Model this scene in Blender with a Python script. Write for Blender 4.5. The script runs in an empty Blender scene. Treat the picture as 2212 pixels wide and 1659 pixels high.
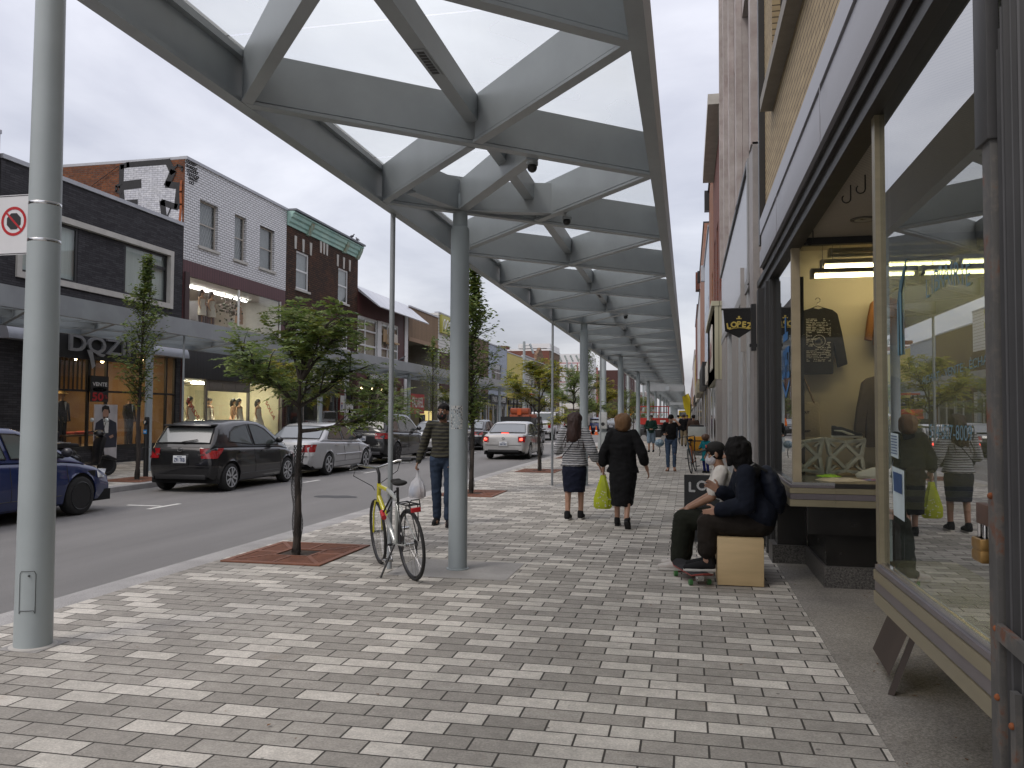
import bpy, bmesh, math, random
from mathutils import Vector, Matrix
R_ = math.radians
sc = bpy.context.scene
COL = sc.collection
# ---------------------------------------------------------------- camera
F, CX, CY, EYE = 1765.0, 1106.0, 829.5, 1.6
yaw, pitch, roll = R_(12.15), R_(2.22), R_(0.3)
fw = Vector((-math.sin(yaw)*math.cos(pitch), math.cos(yaw)*math.cos(pitch), math.sin(pitch)))
rt0 = Vector((math.cos(yaw), math.sin(yaw), 0)); up0 = rt0.cross(fw)
RT = math.cos(roll)*rt0 + math.sin(roll)*up0
UP = math.cos(roll)*up0 - math.sin(roll)*rt0
CAM = Vector((0, 0, EYE))
cd = bpy.data.cameras.new('camera'); cam = bpy.data.objects.new('camera', cd); COL.objects.link(cam)
cd.sensor_width = 36; cd.lens = F/2212*36; cd.clip_start = .05; cd.clip_end = 3000
cam.matrix_world = Matrix(((RT.x, UP.x, -fw.x, 0), (RT.y, UP.y, -fw.y, 0), (RT.z, UP.z, -fw.z, EYE), (0, 0, 0, 1)))
sc.camera = cam
def ray(x, y): return fw + RT*((x-CX)/F) - UP*((y-CY)/F)
def gp(x, y, z=0.):
    d = ray(x, y); return CAM + d*((z-EYE)/d.z)
def px(x, y, X):
    d = ray(x, y); return CAM + d*(X/d.x)
def py(x, y, Y):
    d = ray(x, y); return CAM + d*(Y/d.y)
# ---------------------------------------------------------------- world, sun, exposure
SUN_EL, SUN_AZ = R_(52), R_(215)
w = bpy.data.worlds.new('World'); sc.world = w; w.use_nodes = True
nt = w.node_tree; nt.nodes.clear(); N = nt.nodes.new; Lk = nt.links.new
wo = N('ShaderNodeOutputWorld'); add = N('ShaderNodeAddShader'); b1 = N('ShaderNodeBackground'); b2 = N('ShaderNodeBackground')
sky = N('ShaderNodeTexSky'); sky.sky_type = 'NISHITA'; sky.sun_disc = False
sky.sun_elevation = SUN_EL; sky.sun_rotation = SUN_AZ; sky.dust_density = 4
b1.inputs[1].default_value = .05; Lk(sky.outputs[0], b1.inputs[0])
tc = N('ShaderNodeTexCoord'); sp = N('ShaderNodeSeparateXYZ'); Lk(tc.outputs['Generated'], sp.inputs[0])
mz = N('ShaderNodeMath'); mz.operation = 'MAXIMUM'; mz.inputs[1].default_value = 0; Lk(sp.outputs[2], mz.inputs[0])
ma = N('ShaderNodeMath'); ma.operation = 'ADD'; ma.inputs[1].default_value = .22; Lk(mz.outputs[0], ma.inputs[0])
dv = N('ShaderNodeVectorMath'); dv.operation = 'DIVIDE'; cb = N('ShaderNodeCombineXYZ')
for i in range(3): Lk(ma.outputs[0], cb.inputs[i])
Lk(tc.outputs['Generated'], dv.inputs[0]); Lk(cb.outputs[0], dv.inputs[1])
nz = N('ShaderNodeTexNoise'); nz.inputs['Scale'].default_value = 1.5; nz.inputs['Detail'].default_value = 7; nz.inputs['Roughness'].default_value = .52
nz.inputs['Distortion'].default_value = .35; Lk(dv.outputs[0], nz.inputs['Vector'])
cr = N('ShaderNodeValToRGB'); e = cr.color_ramp.elements
e[0].position = .33; e[0].color = (.43, .425, .475, 1); e[1].position = .66; e[1].color = (.74, .73, .765, 1)
Lk(nz.outputs[0], cr.inputs[0]); Lk(cr.outputs[0], b2.inputs[0])
g1 = N('ShaderNodeMath'); g1.operation = 'MULTIPLY_ADD'; g1.inputs[1].default_value = .95; g1.inputs[2].default_value = .80
Lk(mz.outputs[0], g1.inputs[0]); Lk(g1.outputs[0], b2.inputs[1])
Lk(b1.outputs[0], add.inputs[0]); Lk(b2.outputs[0], add.inputs[1]); Lk(add.outputs[0], wo.inputs[0])
sd = bpy.data.lights.new('sun', 'SUN'); sd.energy = .8; sd.angle = R_(14); sd.color = (1, .96, .9)
sun = bpy.data.objects.new('sun', sd); COL.objects.link(sun)
sdir = Vector((math.sin(SUN_AZ)*math.cos(SUN_EL), math.cos(SUN_AZ)*math.cos(SUN_EL), math.sin(SUN_EL)))
sun.rotation_euler = sdir.to_track_quat('Z', 'Y').to_euler()
vs = sc.view_settings; vs.view_transform = 'Standard'; vs.look = 'None'; vs.exposure = .07; vs.gamma = 1; vs.use_curve_mapping = False
cy = sc.cycles; cy.max_bounces = 7; cy.diffuse_bounces = 3; cy.glossy_bounces = 4; cy.transmission_bounces = 6; cy.transparent_max_bounces = 12
cy.sample_clamp_indirect = 4; cy.caustics_reflective = False; cy.caustics_refractive = False; cy.use_denoising = True
cy.blur_glossy = .5
# ---------------------------------------------------------------- helpers
WORLDSET = set()
class MB:
    def __init__(s): s.v = []; s.f = []; s.m = []
    def add(s, vs, fs, m=0):
        b = len(s.v); s.v += [tuple(p) for p in vs]
        for f in fs: s.f.append([b+i for i in f]); s.m.append(m)
        return s
    def box(s, x0, x1, y0, y1, z0, z1, m=0):
        return s.add([(x0,y0,z0),(x1,y0,z0),(x1,y1,z0),(x0,y1,z0),(x0,y0,z1),(x1,y0,z1),(x1,y1,z1),(x0,y1,z1)],
            [(0,3,2,1),(4,5,6,7),(0,1,5,4),(1,2,6,5),(2,3,7,6),(3,0,4,7)], m)
    def poly(s, pts, m=0): return s.add(pts, [range(len(pts))], m)
    def bar(s, a, b, w, h, m=0, up=(0,0,1), zo=0.):
        # rectangular bar from a to b; w across, h along up
        a = Vector(a); b = Vector(b); d = (b-a).normalized(); u = Vector(up)
        r = d.cross(u)
        r = r.normalized() if r.length > 1e-6 else Vector((1,0,0)); u = r.cross(d)
        vs = []
        for p in (a, b):
            for i, j in ((-1,-1),(1,-1),(1,1),(-1,1)): vs.append(p + r*(i*w/2) + u*(j*h/2+zo))
        return s.add(vs, [(0,1,2,3),(7,6,5,4),(0,4,5,1),(1,5,6,2),(2,6,7,3),(3,7,4,0)], m)
    def tube(s, pts, r, n=8, m=0, cap=True, closed=False):
        pts = [Vector(p) for p in pts]; k = len(pts)
        rs = r if isinstance(r, (list, tuple)) else [r]*k
        vs = []; prev = None
        for i, p in enumerate(pts):
            a = pts[i-1] if (i or closed) else pts[i]; b = pts[(i+1) % k] if (i < k-1 or closed) else pts[i]
            d = (b-a); d = d.normalized() if d.length > 1e-9 else Vector((0,0,1))
            if prev is None:
                t = Vector((0,0,1)) if abs(d.z) < .9 else Vector((1,0,0)); u = d.cross(t).normalized()
            else:
                u = prev - d*prev.dot(d); u = u.normalized() if u.length > 1e-6 else d.orthogonal().normalized()
            prev = u; q = d.cross(u)
            for j in range(n):
                t = 2*math.pi*j/n; vs.append(p + (u*math.cos(t)+q*math.sin(t))*rs[i])
        fs = []
        for i in range(k if closed else k-1):
            for j in range(n):
                i2 = (i+1) % k; fs.append((i*n+j, i*n+(j+1) % n, i2*n+(j+1) % n, i2*n+j))
        if cap and not closed: fs += [tuple(range(n))[::-1], tuple((k-1)*n+j for j in range(n))]
        return s.add(vs, fs, m)
    def lathe(s, prof, c=(0,0,0), n=24, m=0, axis='z'):
        vs = []
        for r, z in prof:
            for j in range(n):
                t = 2*math.pi*j/n; p = (r*math.cos(t), r*math.sin(t), z)
                if axis == 'x': p = (p[2], p[0], p[1])
                if axis == 'y': p = (p[1], p[2], p[0])
                vs.append((p[0]+c[0], p[1]+c[1], p[2]+c[2]))
        fs = [(i*n+j, i*n+(j+1) % n, (i+1)*n+(j+1) % n, (i+1)*n+j) for i in range(len(prof)-1) for j in range(n)]
        k = len(prof)
        if prof[0][0] > 1e-6: fs.append(tuple(range(n))[::-1])
        if prof[-1][0] > 1e-6: fs.append(tuple((k-1)*n+j for j in range(n)))
        return s.add(vs, fs, m)
    def prism(s, p2, fn, d0, d1, m=0):
        # p2: outline, fn(u,v,d)->xyz
        n = len(p2); vs = [fn(u, v, d0) for u, v in p2] + [fn(u, v, d1) for u, v in p2]
        return s.add(vs, [tuple(range(n))[::-1], tuple(range(n, 2*n))] + [(i, (i+1) % n, n+(i+1) % n, n+i) for i in range(n)], m)
    def ball(s, c, r, n=12, k=8, m=0, sc_=(1,1,1)):
        vs = [(c[0], c[1], c[2]-r*sc_[2])]
        for i in range(1, k):
            ph = math.pi*i/k
            for j in range(n):
                t = 2*math.pi*j/n
                vs.append((c[0]+r*sc_[0]*math.sin(ph)*math.cos(t), c[1]+r*sc_[1]*math.sin(ph)*math.sin(t), c[2]-r*sc_[2]*math.cos(ph)))
        vs.append((c[0], c[1], c[2]+r*sc_[2])); L = len(vs)-1
        fs = [(0, 1+(j+1) % n, 1+j) for j in range(n)]
        for i in range(k-2):
            for j in range(n): a = 1+i*n; fs.append((a+j, a+(j+1) % n, a+n+(j+1) % n, a+n+j))
        a = 1+(k-2)*n; fs += [(a+j, a+(j+1) % n, L) for j in range(n)]
        return s.add(vs, fs, m)
    def xf(s, M, start=0):
        for i in range(start, len(s.v)): s.v[i] = tuple(M @ Vector(s.v[i]))
        return s
    def build(s, name, mats, parent=None, smooth=None, bevel=0, fixn=True):
        me = bpy.data.meshes.new(name); me.from_pydata(s.v, [], s.f)
        if not isinstance(mats, (list, tuple)): mats = [mats]
        for x in mats: me.materials.append(x)
        if max(s.m, default=0): me.polygons.foreach_set('material_index', s.m)
        bm = None
        if fixn or smooth or bevel:
            bm = bmesh.new(); bm.from_mesh(me)
            if bevel:
                es = [e for e in bm.edges if len(e.link_faces) == 2 and e.calc_face_angle(0) > .6]
                bmesh.ops.bevel(bm, geom=es, offset=bevel, segments=2, affect='EDGES', profile=.5, clamp_overlap=True)
            if fixn: bmesh.ops.recalc_face_normals(bm, faces=bm.faces)
            if smooth or bevel:
                a = R_(smooth or 35)
                for f in bm.faces: f.smooth = True
                for e in bm.edges: e.smooth = len(e.link_faces) != 2 or e.calc_face_angle(0) < a
            bm.to_mesh(me); bm.free()
        o = bpy.data.objects.new(name, me); COL.objects.link(o)
        if parent is not None:
            o.parent = parent
            if parent.name in WORLDSET: o.location = -parent.location
        return o
def thing(name, label, cat, loc=(0,0,0), rz=0, group=None, world=False):
    o = bpy.data.objects.new(name, None); COL.objects.link(o); o.empty_display_size = .2
    o.location = loc; o.rotation_euler = (0, 0, rz)
    o['label'] = label; o['category'] = cat
    if group: o['group'] = group
    if world: WORLDSET.add(o.name)
    return o
def tag(o, label, cat, group=None):
    o['label'] = label; o['category'] = cat
    if group: o['group'] = group
    return o
def struct(o, kind='structure'): o['kind'] = kind; return o
def dup(root, loc=None, rz=None, label=None, scale=None):
    r = root.copy(); COL.objects.link(r)
    if loc is not None: r.location = loc
    if rz is not None: r.rotation_euler = (0, 0, rz)
    if scale is not None: r.scale = scale if isinstance(scale, tuple) else (scale,)*3
    if label: r['label'] = label
    for ch in list(root.children):
        c = ch.copy(); COL.objects.link(c); c.parent = r
        for g in list(ch.children):
            d = g.copy(); COL.objects.link(d); d.parent = c
    return r
# ---------------------------------------------------------------- text
_glyph = {}
def glyphs(s, spacing=1.0):
    k = (s, spacing)
    if k not in _glyph:
        cu = bpy.data.curves.new('t', 'FONT'); cu.body = s; cu.size = 1; cu.align_x = 'CENTER'; cu.align_y = 'CENTER'
        cu.resolution_u = 3; cu.space_character = spacing
        o = bpy.data.objects.new('t', cu); me = o.to_mesh()
        _glyph[k] = ([tuple(v.co) for v in me.vertices], [list(p.vertices) for p in me.polygons]); o.to_mesh_clear()
        bpy.data.objects.remove(o); bpy.data.curves.remove(cu)
    return _glyph[k]
def text(mb, s, pos, right, up, w=None, h=None, m=0, spacing=1.0, shear=0., thick=0., bold=0.):
    vs, fs = glyphs(s, spacing)
    xs = [v[0] for v in vs]; ys = [v[1] for v in vs]
    W, H = max(xs)-min(xs), max(ys)-min(ys); cx, cy_ = (max(xs)+min(xs))/2, (max(ys)+min(ys))/2
    kx = (w/W) if w else h/H; ky = (h/H) if h else kx
    pos = Vector(pos); right = Vector(right).normalized(); up = Vector(up).normalized(); nrm = right.cross(up)
    for k, (dx, dy) in enumerate([(0, 0)] if not bold else [(-bold, 0), (bold, 0), (0, bold), (0, -bold)]):
        pts = [pos + nrm*(thick+k*.0007) + right*((v[0]-cx)*kx + shear*(v[1]-cy_)*ky + dx) + up*((v[1]-cy_)*ky+dy) for v in vs]
        mb.add(pts, fs, m)
    if thick > .004:
        ed = {}
        for f in fs:
            for a, b in zip(f, f[1:]+f[:1]): ed[(a, b)] = 1
        base = len(mb.v); b0 = [pos + right*((v[0]-cx)*kx + shear*(v[1]-cy_)*ky) + up*((v[1]-cy_)*ky) for v in vs]
        tp = [p+nrm*thick for p in b0]; n = len(vs)
        mb.add(b0+tp, [(a, b, n+b, n+a) for (a, b) in ed if (b, a) not in ed], m)
    return mb
# ---------------------------------------------------------------- materials
def _mat(name):
    m = bpy.data.materials.new(name); m.use_nodes = True; nt = m.node_tree
    return m, nt, nt.nodes['Principled BSDF'], nt.nodes['Material Output']
def _n(nt, t, **kw):
    n = nt.nodes.new(t)
    for k, v in kw.items():
        if hasattr(n, k): setattr(n, k, v)
        else: n.inputs[k].default_value = v
    return n
def scl(c, k): return tuple(min(1, x*k) for x in c[:3]) + (1,)
def mat(name, col, rough=.6, metal=0., var=.12, scale=6., bump=0., bscale=60., spec=.5, coat=0., stretch=None, col2=None, sheen=0.):
    m, nt, p, out = _mat(name); L = nt.links.new
    p.inputs['Roughness'].default_value = rough; p.inputs['Metallic'].default_value = metal
    p.inputs['Specular IOR Level'].default_value = spec; p.inputs['Coat Weight'].default_value = coat; p.inputs['Coat Roughness'].default_value = .04
    tc = _n(nt, 'ShaderNodeTexCoord'); mp = _n(nt, 'ShaderNodeMapping'); L(tc.outputs['Object'], mp.inputs[0])
    if stretch: mp.inputs['Scale'].default_value = stretch
    if var or col2:
        nz = _n(nt, 'ShaderNodeTexNoise', Scale=scale, Detail=6, Roughness=.6); L(mp.outputs[0], nz.inputs['Vector'])
        cr = _n(nt, 'ShaderNodeValToRGB'); e = cr.color_ramp.elements; e[0].position = .3; e[1].position = .7
        e[0].color = scl(col, 1-var); e[1].color = (tuple(col2[:3])+(1,)) if col2 else scl(col, 1+var)
        L(nz.outputs[0], cr.inputs[0]); L(cr.outputs[0], p.inputs['Base Color'])
        rr = _n(nt, 'ShaderNodeMapRange'); rr.inputs[3].default_value = max(.02, rough-.08); rr.inputs[4].default_value = min(1, rough+.08)
        L(nz.outputs[0], rr.inputs[0]); L(rr.outputs[0], p.inputs['Roughness'])
    else: p.inputs['Base Color'].default_value = tuple(col[:3])+(1,)
    if bump:
        n2 = _n(nt, 'ShaderNodeTexNoise', Scale=bscale, Detail=5); L(mp.outputs[0], n2.inputs['Vector'])
        b = _n(nt, 'ShaderNodeBump', Strength=bump, Distance=.02); L(n2.outputs[0], b.inputs['Height']); L(b.outputs[0], p.inputs['Normal'])
    return m
def emis(name, col, s):
    m, nt, p, out = _mat(name); p.inputs['Base Color'].default_value = tuple(col)+(1,)
    p.inputs['Emission Color'].default_value = tuple(col)+(1,); p.inputs['Emission Strength'].default_value = s; return m
def uvw(nt, mode='wall', off=(0, 0)):
    # wall: u = x+y, v = z ; floor: u = x, v = y
    tc = _n(nt, 'ShaderNodeTexCoord'); s = _n(nt, 'ShaderNodeSeparateXYZ'); c = _n(nt, 'ShaderNodeCombineXYZ'); L = nt.links.new
    g = _n(nt, 'ShaderNodeNewGeometry'); L(g.outputs['Position'], s.inputs[0])
    if mode == 'wall':
        a = _n(nt, 'ShaderNodeMath', operation='ADD'); L(s.outputs[0], a.inputs[0]); L(s.outputs[1], a.inputs[1])
        L(a.outputs[0], c.inputs[0]); L(s.outputs[2], c.inputs[1])
    else:
        for i in (0, 1):
            a = _n(nt, 'ShaderNodeMath', operation='ADD'); a.inputs[1].default_value = off[i]; L(s.outputs[i], a.inputs[0]); L(a.outputs[0], c.inputs[i])
    return c.outputs[0], g.outputs['Position']
def brick(name, c1, c2, mortar, bw=.21, bh=.073, ms=.008, rough=.8, var=.15, bump=.6, stain=0., scol=(.3,.28,.26), offset=.5):
    m, nt, p, out = _mat(name); L = nt.links.new; uv, pos = uvw(nt)
    b = _n(nt, 'ShaderNodeTexBrick'); b.offset = offset; b.inputs['Scale'].default_value = 1; b.inputs['Brick Width'].default_value = bw
    b.inputs['Row Height'].default_value = bh; b.inputs['Mortar Size'].default_value = ms; b.inputs['Mortar Smooth'].default_value = .15
    b.inputs['Color1'].default_value = tuple(c1)+(1,); b.inputs['Color2'].default_value = tuple(c2)+(1,); b.inputs['Mortar'].default_value = tuple(mortar)+(1,)
    L(uv, b.inputs['Vector'])
    nz = _n(nt, 'ShaderNodeTexNoise', Scale=9, Detail=6); L(pos, nz.inputs['Vector'])
    mr = _n(nt, 'ShaderNodeMapRange'); mr.inputs[1].default_value = .25; mr.inputs[2].default_value = .75; mr.inputs[3].default_value = 1-var; mr.inputs[4].default_value = 1+var
    L(nz.outputs[0], mr.inputs[0])
    mx = _n(nt, 'ShaderNodeMix', data_type='RGBA', blend_type='MULTIPLY'); mx.inputs[0].default_value = 1
    L(b.outputs[0], mx.inputs[6]); L(mr.outputs[0], mx.inputs[7]); last = mx.outputs[2]
    if stain:
        n3 = _n(nt, 'ShaderNodeTexNoise', Scale=.9, Detail=8, Roughness=.65); L(pos, n3.inputs['Vector'])
        r3 = _n(nt, 'ShaderNodeMapRange'); r3.inputs[1].default_value = .48; r3.inputs[2].default_value = .7; r3.inputs[4].default_value = stain; L(n3.outputs[0], r3.inputs[0])
        m3 = _n(nt, 'ShaderNodeMix', data_type='RGBA'); L(r3.outputs[0], m3.inputs[0]); L(last, m3.inputs[6]); m3.inputs[7].default_value = tuple(scol)+(1,); last = m3.outputs[2]
    L(last, p.inputs['Base Color']); p.inputs['Roughness'].default_value = rough; p.inputs['Specular IOR Level'].default_value = .25
    bp = _n(nt, 'ShaderNodeBump', Strength=bump, Distance=.01); iv = _n(nt, 'ShaderNodeMath', operation='SUBTRACT'); iv.inputs[0].default_value = 1
    L(b.outputs[1], iv.inputs[1]); L(iv.outputs[0], bp.inputs['Height']); L(bp.outputs[0], p.inputs['Normal'])
    return m
def ribbed(name, c1, c2, pitch=.15, rough=.55, metal=0., horiz=False, bump=.8, duty=.12):
    # boards or ribs, vertical by default
    m, nt, p, out = _mat(name); L = nt.links.new; uv, pos = uvw(nt)
    s = _n(nt, 'ShaderNodeSeparateXYZ'); L(uv, s.inputs[0])
    d = _n(nt, 'ShaderNodeMath', operation='DIVIDE'); d.inputs[1].default_value = pitch; L(s.outputs[1 if horiz else 0], d.inputs[0])
    fr = _n(nt, 'ShaderNodeMath', operation='FRACT'); L(d.outputs[0], fr.inputs[0])
    fl = _n(nt, 'ShaderNodeMath', operation='FLOOR'); L(d.outputs[0], fl.inputs[0])
    wn = _n(nt, 'ShaderNodeTexWhiteNoise', noise_dimensions='1D'); L(fl.outputs[0], wn.inputs['W'])
    nz = _n(nt, 'ShaderNodeTexNoise', Scale=5, Detail=6); L(pos, nz.inputs['Vector'])
    av = _n(nt, 'ShaderNodeMath', operation='MULTIPLY_ADD'); av.inputs[1].default_value = .5; L(wn.outputs[0], av.inputs[0])
    hv = _n(nt, 'ShaderNodeMath', operation='MULTIPLY'); hv.inputs[1].default_value = .5; L(nz.outputs[0], hv.inputs[0]); L(hv.outputs[0], av.inputs[2])
    mx = _n(nt, 'ShaderNodeMix', data_type='RGBA'); mx.inputs[6].default_value = tuple(c1)+(1,); mx.inputs[7].default_value = tuple(c2)+(1,); L(av.outputs[0], mx.inputs[0])
    lt = _n(nt, 'ShaderNodeMath', operation='GREATER_THAN'); lt.inputs[1].default_value = duty; L(fr.outputs[0], lt.inputs[0])
    m2 = _n(nt, 'ShaderNodeMix', data_type='RGBA', blend_type='MULTIPLY'); m2.inputs[0].default_value = 1
    gv = _n(nt, 'ShaderNodeMapRange'); gv.inputs[3].default_value = .35; L(lt.outputs[0], gv.inputs[0]); L(mx.outputs[2], m2.inputs[6]); L(gv.outputs[0], m2.inputs[7])
    L(m2.outputs[2], p.inputs['Base Color']); p.inputs['Roughness'].default_value = rough; p.inputs['Metallic'].default_value = metal
    bp = _n(nt, 'ShaderNodeBump', Strength=bump, Distance=.012); L(lt.outputs[0], bp.inputs['Height']); L(bp.outputs[0], p.inputs['Normal'])
    return m
def schlick(nt, f0, f1, ex=4.):
    # same from either side of the sheet
    L = nt.links.new; lw = _n(nt, 'ShaderNodeLayerWeight'); lw.inputs[0].default_value = .5; pw = _n(nt, 'ShaderNodeMath', operation='POWER'); pw.inputs[1].default_value = ex
    L(lw.outputs['Facing'], pw.inputs[0]); mr = _n(nt, 'ShaderNodeMapRange'); mr.inputs[3].default_value = f0; mr.inputs[4].default_value = f1; L(pw.outputs[0], mr.inputs[0]); return mr
def glass(name, tint=(.9,.95,.93), refl=.12, rough=0., dirt=.02, dcol=(.7,.75,.75), rmax=.95, trans=False, ex=4.):
    # thin window glass: see-through with a Fresnel reflection, no refraction
    m, nt, p, out = _mat(name); L = nt.links.new; nt.nodes.remove(p)
    t = _n(nt, 'ShaderNodeBsdfTransparent'); t.inputs[0].default_value = tuple(tint)+(1,)
    g = _n(nt, 'ShaderNodeBsdfGlossy'); g.inputs['Roughness'].default_value = rough
    d = _n(nt, 'ShaderNodeBsdfTranslucent' if trans else 'ShaderNodeBsdfDiffuse'); d.inputs[0].default_value = tuple(dcol)+(1,)
    mr = schlick(nt, refl, rmax, ex)
    m1 = _n(nt, 'ShaderNodeMixShader'); L(mr.outputs[0], m1.inputs[0]); L(t.outputs[0], m1.inputs[1]); L(g.outputs[0], m1.inputs[2])
    m2 = _n(nt, 'ShaderNodeMixShader'); m2.inputs[0].default_value = dirt
    if trans:
        gp_ = _n(nt, 'ShaderNodeNewGeometry'); nz = _n(nt, 'ShaderNodeTexNoise', Scale=.8, Detail=3, Roughness=.5); L(gp_.outputs['Position'], nz.inputs['Vector']); dm = _n(nt, 'ShaderNodeMapRange'); dm.inputs[1].default_value = .3; dm.inputs[2].default_value = .75; dm.inputs[3].default_value = dirt*.7; dm.inputs[4].default_value = dirt*1.9; L(nz.outputs[0], dm.inputs[0]); L(dm.outputs[0], m2.inputs[0])
    L(m1.outputs[0], m2.inputs[1]); L(d.outputs[0], m2.inputs[2]); L(m2.outputs[0], out.inputs[0])
    return m
STEEL = mat('grey_paint', (.29,.312,.325), rough=.36, var=.12, scale=1.4, spec=.5)
STEEL_L = mat('pale_grey_paint', (.31,.35,.365), rough=.42, var=.05, scale=2)
CLEAR = glass('canopy_glass', (.92,.945,.935), .02, dirt=.24, dcol=(.72,.755,.745), rmax=.35, trans=True)
WGLASS = glass('shop_glass', (.88,.91,.89), .07)
DGLASS = mat('dark_glass', (.02,.025,.028), rough=.04, var=0, spec=.8)
BLACK = mat('black_metal', (.015,.015,.016), rough=.45, var=.2)
WHITE = mat('white_paint', (.72,.72,.71), rough=.5, var=.06)
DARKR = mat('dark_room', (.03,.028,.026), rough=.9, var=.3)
CHROME = mat('bright_metal', (.6,.6,.6), rough=.2, metal=1, var=.05)
RUBBER = mat('rubber', (.018,.018,.018), rough=.8, var=.25, scale=20)
STONE = mat('limestone', (.5,.48,.44), rough=.85, var=.12, scale=3, bump=.2, bscale=40)
REDM = mat('red_plastic', (.45,.02,.025), rough=.3, var=.1)
def wall(mb, X, n, y0, y1, z0, z1, holes=(), depth=.12, m=0):
    """wall in the plane x = X facing n, with rectangular openings and their reveals going inwards"""
    ys = sorted({y0, y1} | {min(max(h[i], y0), y1) for h in holes for i in (0, 1)}); zs = sorted({z0, z1} | {min(max(h[i], z0), z1) for h in holes for i in (2, 3)})
    for a, b in zip(ys, ys[1:]):
        for c, d in zip(zs, zs[1:]):
            ym, zm = (a+b)/2, (c+d)/2
            if any(h[0] < ym < h[1] and h[2] < zm < h[3] for h in holes): continue
            mb.poly([(X,a,c),(X,b,c),(X,b,d),(X,a,d)], m)
    for a, b, c, d in holes:
        x2 = X-n*depth
        mb.poly([(X,a,c),(X,a,d),(x2,a,d),(x2,a,c)], m); mb.poly([(X,b,c),(X,b,d),(x2,b,d),(x2,b,c)], m)
        mb.poly([(X,a,d),(X,b,d),(x2,b,d),(x2,a,d)], m); mb.poly([(X,a,c),(X,b,c),(x2,b,c),(x2,a,c)], m)
    return mb
def shell(mb, X, n, y0, y1, z0, z1, deep, m=0, ym=None):
    """side walls, back and roof behind a front wall"""
    x2 = X-n*deep; y0 += .004; y1 -= .004
    k = m if ym is None else ym
    mb.poly([(X,y0,z0),(x2,y0,z0),(x2,y0,z1),(X,y0,z1)], k); mb.poly([(X,y1,z0),(x2,y1,z0),(x2,y1,z1),(X,y1,z1)], k)
    mb.poly([(x2,y0,z0),(x2,y1,z0),(x2,y1,z1),(x2,y0,z1)], k); mb.poly([(X,y0,z1-.01),(x2,y0,z1-.01),(x2,y1,z1-.01),(X,y1,z1-.01)], k)
def room(par, X, n, y0, y1, z0, z1, deep, wallm, floorm=None, ceilm=None, name='interior'):
    a, b = (X, X-n*deep); mb = MB()
    mb.poly([(b,y0,z0),(b,y1,z0),(b,y1,z1),(b,y0,z1)], 0)
    for y in (y0, y1): mb.poly([(a,y,z0),(b,y,z0),(b,y,z1),(a,y,z1)], 0)
    mb.poly([(a,y0,z0),(a,y1,z0),(b,y1,z0),(b,y0,z0)], 1); mb.poly([(a,y0,z1),(a,y1,z1),(b,y1,z1),(b,y0,z1)], 2)
    return mb.build(name, [wallm, floorm or wallm, ceilm or wallm], par, fixn=False)
def window(par, X, n, y0, y1, z0, z1, fm, gm, fw_=.05, vs=(), hs=(), inset=.08, name='window', sill=None, back=None):
    """frame part with its pane as a sub-part; X is the wall plane"""
    xf = X-n*inset; mb = MB(); a, b = sorted((xf, xf-n*.05))
    mb.box(a, b, y0, y0+fw_, z0, z1); mb.box(a, b, y1-fw_, y1, z0, z1); mb.box(a, b, y0+fw_, y1-fw_, z0, z0+fw_); mb.box(a, b, y0+fw_, y1-fw_, z1-fw_, z1)
    for v in vs: yy = y0+(y1-y0)*v; mb.box(a, b, yy-fw_*.4, yy+fw_*.4, z0+fw_, z1-fw_)
    for h in hs: zz = z0+(z1-z0)*h; mb.box(a+.002, b-.002, y0+fw_, y1-fw_, zz-fw_*.4, zz+fw_*.4)
    f = mb.build(name, fm, par)
    xg = xf-n*.025; g = MB(); g.poly([(xg,y0+fw_*.5,z0+fw_*.5),(xg,y1-fw_*.5,z0+fw_*.5),(xg,y1-fw_*.5,z1-fw_*.5),(xg,y0+fw_*.5,z1-fw_*.5)]); g.build('pane', gm, f, fixn=False)
    if back:
        xb = xf-n*.12; g = MB(); g.poly([(xb,y0,z0),(xb,y1,z0),(xb,y1,z1),(xb,y0,z1)]); g.build('curtain', back, f, fixn=False)
    if sill:
        s = MB(); a, b = sorted((X+n*.07, xf)); s.box(a, b, y0-.08, y1+.08, z0-.10, z0-.002); s.build('sill', sill, f)
    return f
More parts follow.
